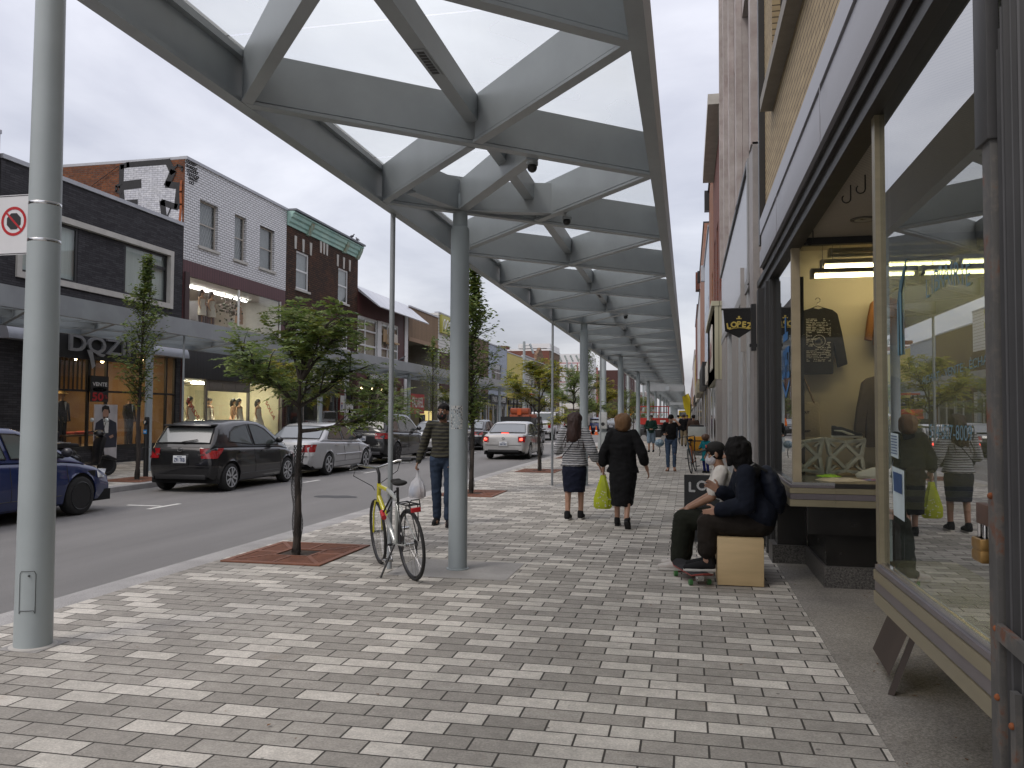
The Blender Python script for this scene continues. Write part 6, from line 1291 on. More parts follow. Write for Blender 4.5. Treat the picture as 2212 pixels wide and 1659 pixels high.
ORG = mat('orange_machine', (.34,.075,.03), .5); t = thing('orange_loader', 'orange compact loader with black tyres on the flatbed trailer', 'loader', (-9.7, 48.4, .65), E90)
for s in (-1, 1):
    for x in (-.75, .65): wheel(t, x, s*.8, .42, s, RIM_S, 'six', .32)
MB().box(-1.2, 1.2, -.6, .6, .45, 1.05).build('chassis', ORG, t, bevel=.05); MB().box(-1.25, -.5, -.55, .55, 1.05, 1.4).build('engine_hood', ORG, t, bevel=.06)
[MB().bar((x, s*.55, 1.05), (x*.9, s*.5, 2.2), .06, .06).build('cab_post', TRIM, t) for x in (-.45, .6) for s in (-1, 1)]; MB().box(-.55, .65, -.6, .6, 2.2, 2.28).build('cab_roof', ORG, t); MB().prism([(1.3,.2),(2.0,.2),(2.0,.3),(1.45,.9),(1.3,.9)], lambda u, v, d: (u, d, v), -.85, .85).build('bucket', TRIM, t)
MB().prism([(-1.3,1.0),(-1.26,1.0),(-1.26,1.35),(-1.3,1.35)], lambda u, v, d: (u, d, v), -.12, .12).build('warning_sign', mat('orange_triangle', (.6,.1,.02), .5), t)
p = gp(1245,947,ROADZ); t = thing('box_truck', 'white box truck in the lane ahead of the pickup', 'truck', (-9.8, 75, ROADZ), E90)
MB().box(-3, 2, -1.1, 1.1, .8, 2.75).build('cargo_box', mat('cream_box', (.6,.58,.53), .5), t, bevel=.05); MB().prism([(2.05,.5),(2.05,2.3),(3.0,2.3),(3.5,1.4),(3.7,.5)], lambda u, v, d: (u, d, v), -1, 1).build('cab', WHTP, t, bevel=.06)
MB().box(-3.01, -3.0, -.95, .95, .95, 2.3).build('rear_door', mat('box_door', (.10,.08,.06), .6), t); MB().box(-3, 3, -.7, .7, .5, .79).build('chassis', WELL, t)
for s in (-1, 1):
    for x in (-1.8, 2.6): wheel(t, x, s*.95, .42, s, RIM_S, 'six', .25)
    MB().box(-3.05, -3.0, s*.95-.1, s*.95+.1, .82, .93).build('tail_light', TAIL, t)
p = gp(1497,885,2.2); t = thing('delivery_van', 'small yellow and white vehicle at the far end of the pavement', 'van', (-.6, 140, 0), E90)
MB().box(-2, 2, -.9, .9, .5, 2.6).build('body', mat('yellow_van', (.55,.38,.03), .5), t, bevel=.1); MB().box(-2.02, -2.0, -.75, .75, 1.6, 2.3).build('rear_window', CARGL, t)
for s in (-1, 1):
    for x in (-1.2, 1.2): wheel(t, x, s*.8, .36, s, RIM_S, 'six', .22)
# ---------------------------------------------------------------- street trees
def leafmat(name, c, tr=.35):
    m, nt, p, out = _mat(name); L = nt.links.new; tcn = _n(nt, 'ShaderNodeTexCoord'); nz = _n(nt, 'ShaderNodeTexNoise', Scale=5, Detail=4); L(tcn.outputs['Object'], nz.inputs['Vector'])
    mr = _n(nt, 'ShaderNodeMapRange'); mr.inputs[1].default_value = .3; mr.inputs[2].default_value = .7; mr.inputs[3].default_value = .65; mr.inputs[4].default_value = 1.35; L(nz.outputs[0], mr.inputs[0])
    mx = _n(nt, 'ShaderNodeMix', data_type='RGBA', blend_type='MULTIPLY'); mx.inputs[0].default_value = 1; mx.inputs[6].default_value = tuple(c)+(1,); L(mr.outputs[0], mx.inputs[7]); L(mx.outputs[2], p.inputs['Base Color'])
    p.inputs['Roughness'].default_value = .5; t = _n(nt, 'ShaderNodeBsdfTranslucent'); L(mx.outputs[2], t.inputs[0]); ms = _n(nt, 'ShaderNodeMixShader'); ms.inputs[0].default_value = tr+.08
    L(p.outputs[0], ms.inputs[1]); L(t.outputs[0], ms.inputs[2]); L(ms.outputs[0], out.inputs[0]); return m
LG = [leafmat('leaf_dark', (.075,.12,.036)), leafmat('leaf_mid', (.14,.20,.055)), leafmat('leaf_light', (.21,.27,.075))]
LY = [leafmat('leaf_olive', (.15,.17,.03)), leafmat('leaf_lime', (.30,.30,.035)), leafmat('leaf_gold', (.46,.40,.05))]
LM = [LG[1], LG[2], LY[0], LY[1]]
BARK = mat('bark', (.055,.045,.038), .9, var=.35, scale=8, bump=.8, bscale=25, stretch=(4,4,.6)); GUARD = mat('plastic_guard', (.012,.012,.012), .6)
RUSTG = mat('weathering_steel', (.19,.078,.045), .75, var=.25, scale=4, bump=.2)
def leaf(mb, p, d, n, L, W, m):
    d = d.normalized(); s = d.cross(n); s = s.normalized() if s.length > 1e-4 else d.orthogonal().normalized(); u = s.cross(d)
    b = len(mb.v); mb.v += [tuple(p), tuple(p+d*L*.45+s*W*.5+u*W*.12), tuple(p+d*L), tuple(p+d*L*.45-s*W*.5+u*W*.12)]; mb.f.append([b, b+1, b+2, b+3]); mb.m.append(m)
def frond(mb, p, d, rd, L=.2, pairs=6, ll=.05, lw=.02, mats=(0,1,2)):
    d = d.normalized(); up = Vector((0,0,1)); s = d.cross(up); s = s.normalized() if s.length > .05 else Vector((1,0,0)); n = s.cross(d); q = Vector(p); base = rd.choice(mats)
    for i in range(pairs):
        k = (i+1)/pairs; q = q+d*(L/pairs); d = (d+Vector((0,0,-.10))).normalized()
        for sg in (-1, 1):
            leaf(mb, q, s*sg+d*.55+Vector((rd.gauss(0,.15), rd.gauss(0,.15), rd.gauss(-.1,.2))), n, ll*rd.uniform(.75,1.2)*(1.1-.3*k), lw*rd.uniform(.8,1.2), base if rd.random() < .75 else rd.choice(mats))
    leaf(mb, q, d, n, ll, lw, base)
def street_tree(label, loc, kind, H, seed, group='street trees', guard=True, dens=1., palette=None, crown=None, lean=(0,0)):
    rd = random.Random(seed); t = thing('street_tree', label, 'tree', loc, group=group); mb = MB(); lf = MB()
    z0, rad = crown; pts = []; r0 = .032+.004*H
    for i in range(9):
        u = i/8; pts.append(Vector((lean[0]*u*u+rd.gauss(0,.012), lean[1]*u*u+rd.gauss(0,.012), H*.97*u)))
    top_ = .55 if kind == 'spread' else .97
    def at(z): u = min(.999, z/(H*.97))*8; i = int(u); return pts[i].lerp(pts[min(8, i+1)], u-i)
    if kind == 'spread': pts = [at(H*.97*.62*i/8) for i in range(9)]; H2 = H*.60
    mb.tube(pts, [r0*(1-.75*i/8) for i in range(9)], 9)
    tips = []
    def limb(p, d, L, r, depth):
        q = Vector(p); path = [q.copy()]; n = 5
        for i in range(n):
            d = (d+Vector((rd.gauss(0,.16), rd.gauss(0,.16), rd.gauss(.03,.1)))).normalized(); q = q+d*(L/n); path.append(q.copy())
            if depth > 0 and i >= 1:
                for _ in range(2):
                    a = rd.uniform(0, 6.28); sd_ = (d+Vector((math.cos(a), math.sin(a), rd.uniform(-.2,.5)))*.9).normalized(); limb(q, sd_, L*rd.uniform(.35,.55), r*.5, depth-1)
        mb.tube(path, [r*(1-.8*i/n) for i in range(n+1)], 5, cap=False)
        for i, p_ in enumerate(path[1:]): tips.append((p_, d, depth))
    if kind == 'spread':
        base = at(z0) if 0 else pts[-1]
        nl = 9
        for i in range(nl):
            a = i*2*math.pi/nl*1.6+rd.uniform(-.3,.3); zst = z0-.1+(H*.60-z0+.1)*(i/nl)**.8 if H*.6 > z0 else H*.58; zz = H*.97*.62*min(.99, max(.5, zst/(H*.60)))
            p_ = pts[min(8, int(8*min(.999, zz/(H*.97*.62))))]; el = (.1, .35, .2, .7, .5, .9, 1.3, 1.8, 2.6)[i]
            limb(p_, Vector((math.cos(a), math.sin(a), el)), rad*rd.uniform(.8,1.08)*(1-.035*i), r0*.55, 1)
        for p_, d, dp in tips:
            for _ in range(int((3 if dp == 0 else 2)*dens+rd.random())):
                a = rd.uniform(0,6.28); dd = (d*.6+Vector((math.cos(a), math.sin(a), rd.uniform(-.35,.3)))).normalized(); frond(lf, p_, dd, rd, rd.uniform(.16,.26), 6, .074, .032, mats=palette[1])
    else:
        z = z0
        while z < H*.97:
            u = (z-z0)/(H-z0); R = rad*(math.sin(min(1, u*1.15+.12)*math.pi)**.7*.85+.12)*(1-.35*u)*rd.uniform(.6,1.15)
            a = rd.uniform(0,6.28); limb(at(z), Vector((math.cos(a)*.8, math.sin(a)*.8, rd.uniform(.5,1.2))), max(.12, R*1.3), r0*.25*(1-.6*u), 0); z += .05/max(.5, dens)*rd.uniform(.5,1.4)
        for p_, d, dp in tips:
            for _ in range(int(6*dens)):
                a = rd.uniform(0,6.28); dd = Vector((math.cos(a), math.sin(a), rd.uniform(-.5,.5))); off = Vector((rd.gauss(0,.05), rd.gauss(0,.05), rd.gauss(0,.05)))
                leaf(lf, p_+off, dd, Vector((rd.gauss(0,.5), rd.gauss(0,.5), 1)), rd.uniform(.075,.115), rd.uniform(.04,.06), rd.choice(palette[1]))
    mb.build('trunk', BARK, t, smooth=60); lf.build('crown', palette[0], t, fixn=False)
    if guard:
        g = MB(); n, hh = 12, 1.22; q = rd.uniform(0, 6)
        for s in (-1, 1):
            for i in range(n):
                a0 = 2*math.pi*i/n; g.tube([(at_x.x+(.052+.010*math.sin(k*.7+q))*math.cos(a0+s*k*.55)+.012*math.sin(k*.31), at_x.y+(.052+.010*math.sin(k*.7+q))*math.sin(a0+s*k*.55), .03+hh*k/26) for k in range(27) for at_x in (pts[0].lerp(pts[1], k/26*.5),)], .0024, 3, cap=False)
        g.build('mesh_guard', GUARD, t, fixn=False)
    return t
def grate(label, x, y, z=0.):
    t = thing('tree_grate', label, 'tree grate', (x, y, z), group='rusty tree grates'); a, b = .58, .70; mb = MB()
    MB().box(-a+.01, a-.01, -b+.01, b-.01, -.03, .004).build('pit', mat('pit_soil', (.05,.035,.025), .95, var=.4, scale=12, bump=.6) if 'pit_soil' not in bpy.data.materials else bpy.data.materials['pit_soil'], t)
    z1_ = .016
    for x0, x1, y0, y1 in ((-a,a,-b,-b+.07), (-a,a,b-.07,b), (-a,-a+.07,-b+.07,b-.07), (a-.07,a,-b+.07,b-.07), (-.2,.2,-.24,-.2), (-.2,.2,.2,.24), (-.24,-.2,-.24,.24), (.2,.24,-.24,.24), (-a+.07,-.24,-.035,.035), (.24,a-.07,-.035,.035), (-.02,.02,.24,b-.07), (-.02,.02,-b+.07,-.24)): mb.box(x0, x1, y0, y1, .003, z1_)
    y0 = -b+.085
    while y0 < b-.09:
        for sx in (-1, 1):
            xi = .03 if abs(y0) > .25 else .25; x0, x1 = sorted((sx*xi, sx*(a-.08))); mb.box(x0, x1, y0, y0+.03, .003, z1_-.002)
        y0 += .062
    for s in (-1, 1):
        for q in (-1, 1): mb.bar((s*.22, q*.22, .0105), (s*(a-.03), q*(b-.03), .0105), .05, .013)
    mb.build('grate', RUSTG, t); return t
SP = lambda: None
street_tree('small spreading green tree with a black mesh guard nearest on the right pavement', (-4.36, 8.66, 0), 'spread', 3.75, 11, dens=.72, palette=(LG+[LY[0]], (0,1,1,2,2,3)), crown=(1.72, .98), lean=(.05,0))
grate('rusty grate under the nearest spreading tree', -4.38, 8.76)
street_tree('slim columnar tree behind the column with the torn poster', (-4.33, 16.25, 0), 'column', 4.75, 12, dens=1.6, palette=(LG+[LY[0]], (0,1,1,2,3)), crown=(1.35, .85)); grate('rusty grate at the slim columnar tree', -4.33, 16.3)
street_tree('yellowing spreading tree in front of the braking silver car', (-4.23, 23.4, 0), 'spread', 4.5, 23, dens=.9, palette=(LY+[LG[2]], (0,1,1,2,3)), crown=(1.7, 1.12)); grate('rusty grate at the yellowing tree by the braking car', -4.23, 23.45)
street_tree('green upright tree behind the woman in the striped top', (-4.3, 31.2, 0), 'spread', 4.6, 31, dens=.9, palette=(LG, (1,2,2)), crown=(1.9, 1.2)); grate('rusty grate hidden behind the striped top woman', -4.3, 31.2)
street_tree('slim green tree left of the grey control box', (-4.2, 34.6, 0), 'column', 5.3, 41, dens=1.0, palette=(LG, (0,1,1,2)), crown=(1.5, .75)); grate('rusty grate at the slim tree near the control box', -4.2, 34.6)
street_tree('bright yellow green tree right of the control box', (-4.2, 42.0, 0), 'spread', 4.6, 51, dens=1.0, palette=(LY+[LG[2]], (0,1,1,2)), crown=(1.6, 1.2)); grate('rusty grate at the bright yellow green tree', -4.2, 42.0)
for i, (y, lb) in enumerate(((58, 'green tree beyond the red scissor lift'), (66, 'yellowish tree between far canopy columns'), (75, 'olive tree far along the right kerb'), (96, 'green tree farthest along the right kerb'))):
    street_tree(lb, (-4.25, y, 0), 'spread', 4.6, 60+i, dens=.6, guard=False, palette=((LG+LY), (0,1,2,3) if i % 2 == 0 else (2,3,4)), crown=(1.6, 1.3))
street_tree('slim columnar tree across the road by the scooter', (-12.6, 16.9, .06), 'column', 5.35, 71, dens=1.25, palette=(LG+[LY[0]], (0,1,2,3)), crown=(1.7, .78), lean=(.1,.05)); grate('rusty grate across the road by the scooter', -12.55, 16.9, .06)
for i, (v, H, kd, cr, pal, lb) in enumerate(((619, 4.0, 'spread', (2.1, 1.5), LY+[LG[2]], 'yellowing tree across the road behind the near tree crown'), (806, 3.6, 'spread', (1.9, 1.4), LG+[LY[0]], 'small green tree in front of the maroon clothes shop'), (934, 5.6, 'column', (1.6, 1.0), LG+[LY[1]], 'upright green tree in front of the slatted wood building'), (985, 4.6, 'spread', (1.9, 1.4), LG+LY, 'tree across the road in front of the narrow brown building'))):
    y = px(v, 950, -12.6).y; street_tree(lb, (-12.6, y, .06), kd, H, 80+i, dens=.9, guard=False, palette=(pal, tuple(range(len(pal)))), crown=cr); grate('rusty grate across the road under the ' + lb.split(' across')[0].split(' in front')[0] + (' %s' % ('behind the near tree', 'by the maroon shop', 'by the wood slats', 'by the brown front')[i]), -12.55, y, .06)
for i, (y, lb) in enumerate(((92, 'green tree across the road in front of the white stone front'), (112, 'yellowish tree across the road by the red brick block'), (135, 'green tree across the road by the pale stone front'), (165, 'tree across the road near the bend'))):
    street_tree(lb, (-12.6, y, .06), 'spread', 5.5, 90+i, dens=.5, guard=False, palette=(LG+LY, ((1,2),(3,4),(0,1,2),(2,3))[i]), crown=(1.9, 1.8))
# ---------------------------------------------------------------- people: rounded bones fused into one skin by a voxel remesh
from mathutils import noise as mnoise
FOLDS = {'sweater', 'trousers', 'tunic', 'skirt', 'jacket', 'olive_trousers', 'white_shirt', 'jeans', 'black_top', 'striped_top', 'hood', 'bag'}
def cone(mb, a, b, ra, rb, n=12, k=4):
    """round cone from a to b"""
    a = Vector(a); b = Vector(b); d = b-a; L_ = d.length
    if L_ < 1e-5: mb.ball(a, ra, n, 8); return
    d /= L_; u = d.orthogonal().normalized(); q = d.cross(u); rings = []
    for i in range(k+1): t = -math.pi/2+math.pi/2*i/k; rings.append((a+d*ra*math.sin(t), ra*math.cos(t)))
    for i in range(k+1): t = math.pi/2*i/k; rings.append((b+d*rb*math.sin(t), rb*math.cos(t)))
    vs = []
    for c, r in rings:
        r = max(r, 1e-4)
        for j in range(n): t = 2*math.pi*j/n; vs.append(c+(u*math.cos(t)+q*math.sin(t))*r)
    fs = [(i*n+j, i*n+(j+1) % n, (i+1)*n+(j+1) % n, (i+1)*n+j) for i in range(len(rings)-1) for j in range(n)]
    fs += [tuple(range(n))[::-1], tuple((len(rings)-1)*n+j for j in range(n))]; mb.add(vs, fs)
def chain(mb, pts, rs):
    for a, b, r, s in zip(pts, pts[1:], rs, rs[1:]): cone(mb, a, b, r, s)
def ell(mb, c, r, rot=None):
    st = len(mb.v); mb.ball((0,0,0), 1, 18, 12)
    M = Matrix.Translation(c) @ (rot.to_4x4() if rot else Matrix.Identity(4)) @ Matrix.Diagonal((*r, 1)); mb.xf(M, st)
def fuse(name, mb, vox, m, par, smooth=3):
    me = bpy.data.meshes.new(name); me.from_pydata(mb.v, [], mb.f); o = bpy.data.objects.new(name, me); COL.objects.link(o)
    r = o.modifiers.new('r', 'REMESH'); r.mode = 'VOXEL'; r.voxel_size = vox; r.use_smooth_shade = True
    s = o.modifiers.new('s', 'SMOOTH'); s.factor = .5; s.iterations = smooth
    dg = bpy.context.evaluated_depsgraph_get(); ev = o.evaluated_get(dg); me2 = bpy.data.meshes.new_from_object(ev); me2.name = name
    bpy.data.objects.remove(o); bpy.data.meshes.remove(me); me2.materials.clear(); me2.materials.append(m)
    for p in me2.polygons: p.use_smooth = True
    if name == 'hair':
        ns = [v.normal.copy() for v in me2.vertices]
        for v, nn in zip(me2.vertices, ns): c = v.co; v.co = c+nn*(.010*mnoise.noise(V3((c.x*22, c.y*22, c.z*7)))+.005*mnoise.noise(V3((c.x*60, c.y*60, c.z*14))))
    if name in FOLDS:
        ns = [v.normal.copy() for v in me2.vertices]
        for v, nn in zip(me2.vertices, ns): c = v.co; v.co = c+nn*(.011*(.55-1.9*abs(mnoise.noise(V3((c.x*7+c.z*3, c.y*7, c.z*9)))))+.004*mnoise.noise(V3((c.x*24, c.y*24, c.z*30))))
    o = bpy.data.objects.new(name, me2); COL.objects.link(o); o.parent = par; return o
def skin(name, c): return mat(name, c, .5, var=.05, scale=20)
SK1 = skin('skin_brown', (.22,.115,.07)); SK2 = skin('skin_light', (.42,.24,.165)); SK3 = skin('skin_tan', (.34,.19,.12))
def cloth(name, c, var=.15, bump=.5, bs=14, rough=.9): return mat(name, c, rough, var=var, scale=5, bump=bump, bscale=bs, spec=.2)
def stripes(name, cols, pitch, seq):
    """horizontal stripes by object height"""
    m, nt, p, out = _mat(name); L = nt.links.new; tcn = _n(nt, 'ShaderNodeTexCoord'); s = _n(nt, 'ShaderNodeSeparateXYZ'); L(tcn.outputs['Object'], s.inputs[0])
    nz = _n(nt, 'ShaderNodeTexNoise', Scale=6, Detail=3); L(tcn.outputs['Object'], nz.inputs['Vector'])
    a = _n(nt, 'ShaderNodeMath', operation='MULTIPLY_ADD'); a.inputs[1].default_value = .025; L(nz.outputs[0], a.inputs[0]); L(s.outputs[2], a.inputs[2])
    d = _n(nt, 'ShaderNodeMath', operation='DIVIDE'); d.inputs[1].default_value = pitch; L(a.outputs[0], d.inputs[0]); f = _n(nt, 'ShaderNodeMath', operation='FRACT'); L(d.outputs[0], f.inputs[0])
    cr = _n(nt, 'ShaderNodeValToRGB'); cr.color_ramp.interpolation = 'CONSTANT'; el = cr.color_ramp.elements
    for i, (ps, ci) in enumerate(seq):
        q = el[i] if i < 2 else el.new(ps); q.position = ps; q.color = tuple(cols[ci])+(1,)
    L(f.outputs[0], cr.inputs[0]); L(cr.outputs[0], p.inputs['Base Color']); p.inputs['Roughness'].default_value = .9
    n2 = _n(nt, 'ShaderNodeTexNoise', Scale=14, Detail=4); L(tcn.outputs['Object'], n2.inputs['Vector']); b = _n(nt, 'ShaderNodeBump', Strength=.5, Distance=.02); L(n2.outputs[0], b.inputs['Height']); L(b.outputs[0], p.inputs['Normal']); return m
def hand(mb, w_, d, palmn, side, curl=.5, sc_=1., spread=.12):
    """palm and five bent fingers; w_ wrist, d hand direction, palmn palm normal, side = towards the thumb"""
    d = Vector(d).normalized(); n = Vector(palmn).normalized(); s = Vector(side).normalized(); w_ = Vector(w_); k = sc_
    for o_ in (-.026, -.009, .009, .026): cone(mb, w_+s*o_*.7*k, w_+d*.085*k+s*o_*k, .013*k, .012*k, 8, 3)
    for i, (o_, L_) in enumerate(((.029,.072),(.010,.08),(-.010,.074),(-.029,.058))):
        p = w_+d*.085*k+s*o_*k; dd = (d+s*o_*spread*30*.3).normalized(); a = 0.
        for j, f in enumerate((.42,.33,.25)):
            a += curl*(.55+.25*j); q = p+(dd*math.cos(a)+n*math.sin(a))*L_*f*k; cone(mb, p, q, (.0092-.0009*j)*k, (.0085-.0009*j)*k, 8, 3); p = q
    p = w_+d*.03*k+s*.03*k; q = p+(d*.6+s*.75+n*.25).normalized()*.042*k; cone(mb, p, q, .0125*k, .0105*k, 8, 3); cone(mb, q, q+(d*.85+s*.25+n*.4*curl).normalized()*.034*k, .0105*k, .0085*k, 8, 3)
def head(mb, c, fwd, k=1., face=True):
    """head with brow, nose, lips, chin and ears; c centre, fwd facing"""
    f = Vector(fwd).normalized(); up = Vector((0,0,1)); up = (up-f*up.dot(f)).normalized(); l = up.cross(f); Rm = Matrix((f, l, up)).transposed(); c = Vector(c)
    P = lambda x, y, z: c+(f*x+l*y+up*z)*k
    ell(mb, P(-.012,0,.025), (.092*k,.074*k,.090*k), Rm); ell(mb, P(.022,0,-.045), (.060*k,.055*k,.068*k), Rm); ell(mb, P(.055,0,-.088), (.026*k,.028*k,.022*k), Rm)
    if face:
        cone(mb, P(.082,0,.012), P(.104,0,-.030), .009*k, .013*k, 8, 3)
        for s in (-1, 1): ell(mb, P(.070,s*.030,.020), (.014*k,.022*k,.010*k), Rm); ell(mb, P(.056,s*.042,-.025), (.022*k,.018*k,.018*k), Rm); ell(mb, P(-.005,s*.076,-.008), (.018*k,.010*k,.030*k), Rm)
        ell(mb, P(.077,0,-.060), (.012*k,.022*k,.007*k), Rm); ell(mb, P(.074,0,-.070), (.012*k,.019*k,.007*k), Rm)
    return P, Rm
def eyes(P, par, k=1., brow=HAIRM, lips=None, closed=False):
    for s in (-1, 1):
        mb = MB(); mb.ball(P(.073,s*.030,.005), .0095*k, 10, 8, 0); mb.ball(P(.080,s*.030,.004), .0046*k, 8, 6, 1); mb.build('eye', [WHITE, BLACK], par, smooth=60)
        MB().tube([P(.080,s*.014,.026), P(.083,s*.030,.032), P(.074,s*.048,.026)], .0042*k, 6).build('eyebrow', brow, par)
    if lips: MB().tube([P(.085,-.02,-.064), P(.091,0,-.065), P(.085,.02,-.064)], .0045*k, 6).build('lips', lips, par)
def shoe2(par, heel, d, m, sole, L=.27, k=1., tilt=0., name='shoe', h=.08):
    d = Vector(d).normalized(); up = Vector((0,0,1)); ax = d.cross(up); d2 = (d*math.cos(tilt)-up*math.sin(tilt)); u2 = ax.cross(d2); heel = Vector(heel)
    mb = MB(); P = lambda x, y, z: heel+d2*x*k+ax*y*k+u2*z*k
    for a, b, r, s in (((.02,0,.05),(.10,0,.058),.040,.046), ((.10,0,.055),(.20,.0,.040),.046,.038), ((.20,.004,.038),(L-.03,.004,.034),.039,.031), ((.03,0,.06),(.05,0,h+.02),.042,.044)): cone(mb, P(*a), P(*b), r*k, s*k)
    o = fuse(name, mb, .008, m, par, 2)
    ol = [(-.02,-.022),(.03,-.034),(.12,-.034),(.2,-.045),(L-.03,-.032),(L,0),(L-.03,.036),(.2,.046),(.12,.036),(.03,.034),(-.02,.022)]
    MB().prism(ol, lambda u, v, w_: P(u, v, w_), .0, .024).build('sole', sole, o, bevel=.004); return o
def person(label, loc, rz, group='people on the pavement'): return thing('person', label, 'person', loc, rz, group=group)
V3 = Vector
def standing(t, S):
    """local x forward, y left. S: H, skin, leg/arm joint overrides, clothes"""
    H = S.get('H', 1.7); k = H/1.7; sk = S['skin']; vx = S.get('vox', .009); fat = S.get('fat', 1.); ln = S.get('lean', 0)
    hipz = .90*k; shz = 1.40*k; hw, sw = S.get('hw', .095)*k, S.get('sw', .175)*k
    J = dict(neck=V3((ln+.005,0,1.45*k)), head=V3((ln+.03*k,0,1.588*k)), pel=V3((0,0,.95*k)), chest=V3((ln*.7,0,1.25*k)))
    for s, q in ((1, 'l'), (-1, 'r')):
        J['hip'+q] = V3((0, s*hw, hipz)); J['sh'+q] = V3((ln*.9, s*sw, shz))
        st = S.get('step'+q, 0); lift = S.get('lift'+q, 0)
        J['kn'+q] = V3((st*.55+.02+lift*.1, s*hw*1.0, .49*k+lift*.15)); J['an'+q] = V3((st-.02-lift*.6, s*hw*.95, .095*k+lift))
        J['el'+q] = V3((ln-.03, s*(sw+.075), 1.12*k)); J['wr'+q] = V3((ln+.06, s*(sw+.09), .87*k))
    for a, b in S.get('J', {}).items(): J[a] = V3(b)*k
    mb = MB(); P, Rm = head(mb, J['head'], S.get('look', (1,0,0)), 1.0*k, S.get('face', True))
    cone(mb, J['neck']-V3((0.01,0,.03)), J['head']-V3((.02,0,.06))*k, .052*k, .050*k)
    ell(mb, J['chest']+V3((0,0,.03)), (.098*k*fat,.150*k*fat,.17*k)); ell(mb, (J['pel']+J['chest'])/2, (.09*k*fat,.128*k*fat,.15*k)); ell(mb, J['pel'], (.105*k*fat,.155*k*fat,.12*k))
    for q, s in (('l', 1), ('r', -1)):
        cone(mb, J['neck']-V3((0,0,.04)), J['sh'+q], .05*k, .052*k)
        chain(mb, [J['sh'+q], J['el'+q], J['wr'+q]], [.05*k, .038*k, .026*k]); chain(mb, [J['hip'+q], J['kn'+q], J['an'+q]], [.082*k*fat, .053*k, .038*k]); cone(mb, J['kn'+q].lerp(J['an'+q], .22)-V3((.012,0,0)), J['kn'+q].lerp(J['an'+q], .45)-V3((.012,0,0)), .050*k, .044*k)
        cone(mb, J['an'+q]-V3((.02,0,.03)), J['an'+q]+V3((.13,0,-.055))*k, .03*k, .026*k)
        dr = J['wr'+q]-J['el'+q]; hd = S.get('hd'+q, dr); pn = S.get('pn'+q, (0.2,-s,0)); th = S.get('th'+q, (1,0,.1)); hand(mb, J['wr'+q], hd, pn, th, S.get('curl'+q, .45), k*1.02)
    b = fuse('body', mb, vx, sk, t, 2)
    if S.get('face', True) and S.get('eyes', True): eyes(P, b, k, S.get('brow', HAIRM), S.get('lips'))
    return J, P, Rm, k, b
def torso_cloth(mb, J, k, fat=1., hem=.92, flare=1., loose=1.):
    ell(mb, J['chest']+V3((0,0,.03)), (.112*k*fat*loose,.165*k*fat*loose,.18*k))
    a = J['chest']; n = 18; rows = [(J['pel'].x*.5, hem*k, .125*flare*fat, .172*flare*fat), (J['pel'].x*.5, (hem+.1)*k, .118*fat, .165*fat), (a.x*.6, 1.08*k, .112*fat, .152*fat), (a.x*.9, 1.22*k, .118*fat, .166*fat), (a.x, 1.34*k, .10, .165), (J['neck'].x-.005, 1.425*k, .062, .09)]
    vs = [(x+rx*k*loose*math.cos(2*math.pi*j/n), ry*k*loose*math.sin(2*math.pi*j/n), z) for x, z, rx, ry in rows for j in range(n)]
    fs = [(i*n+j, i*n+(j+1) % n, (i+1)*n+(j+1) % n, (i+1)*n+j) for i in range(len(rows)-1) for j in range(n)]+[tuple(range(n))[::-1], tuple((len(rows)-1)*n+j for j in range(n))]
    mb.add(vs, fs)
    for q in 'lr': cone(mb, J['neck']-V3((.005,0,.055))*k, J['sh'+q], .058*k, .066*k)
def sleeve(mb, J, q, k, frac=2., r=(.066,.055,.045)):
    p = [J['sh'+q], J['el'+q], J['wr'+q]]
    if frac <= 1: e = p[0].lerp(p[1], frac); chain(mb, [p[0], e], [r[0]*k, r[1]*k])
    else: e = p[1].lerp(p[2], frac-1); chain(mb, [p[0], p[1], e], [r[0]*k, r[1]*k, r[2]*k])
def trousers(mb, J, k, r=(.098,.068,.058), top=1.0, end=1.0, fat=1.):
    for q in 'lr': e = J['kn'+q].lerp(J['an'+q], end); chain(mb, [J['hip'+q]+V3((0,0,.02)), J['kn'+q], e], [r[0]*k*fat, r[1]*k, r[2]*k])
    ell(mb, J['pel']+V3((0,0,.0)), (.118*k*fat,.168*k*fat,.125*k))
def skirt(mb, rows, n=22, fold=.03):
    vs = []
    for x, z, rx, ry in rows:
        for j in range(n): t = 2*math.pi*j/n; f = 1+fold*math.sin(t*5+z*3); vs.append((x+rx*f*math.cos(t), ry*f*math.sin(t), z))
    fs = [(i*n+j, i*n+(j+1) % n, (i+1)*n+(j+1) % n, (i+1)*n+j) for i in range(len(rows)-1) for j in range(n)]+[tuple(range(n))[::-1], tuple((len(rows)-1)*n+j for j in range(n))]; mb.add(vs, fs)
def strands(par, name, m, roots, rd, n=60, L=.25, r=.006, grav=.6):
    mb = MB()
    for _ in range(n):
        p, d = rd.choice(roots); p = V3(p)+V3((rd.gauss(0,.02), rd.gauss(0,.02), rd.gauss(0,.02))); d = V3(d).normalized(); pts = [p]
        for i in range(4): d = (d+V3((rd.gauss(0,.2), rd.gauss(0,.2), -grav*.4))).normalized(); p = p+d*L/4*rd.uniform(.7,1.2); pts.append(p)
        mb.tube(pts, [r, r, r*.8, r*.5, .001], 4, cap=False)
    return mb.build(name, m, par, smooth=70, fixn=False)
BSHOE = cloth('black_shoe', (.015,.015,.016), .2, .2); WSOLE = mat('white_sole', (.55,.53,.5), .6); DSOLE = mat('dark_sole', (.02,.02,.02), .8)
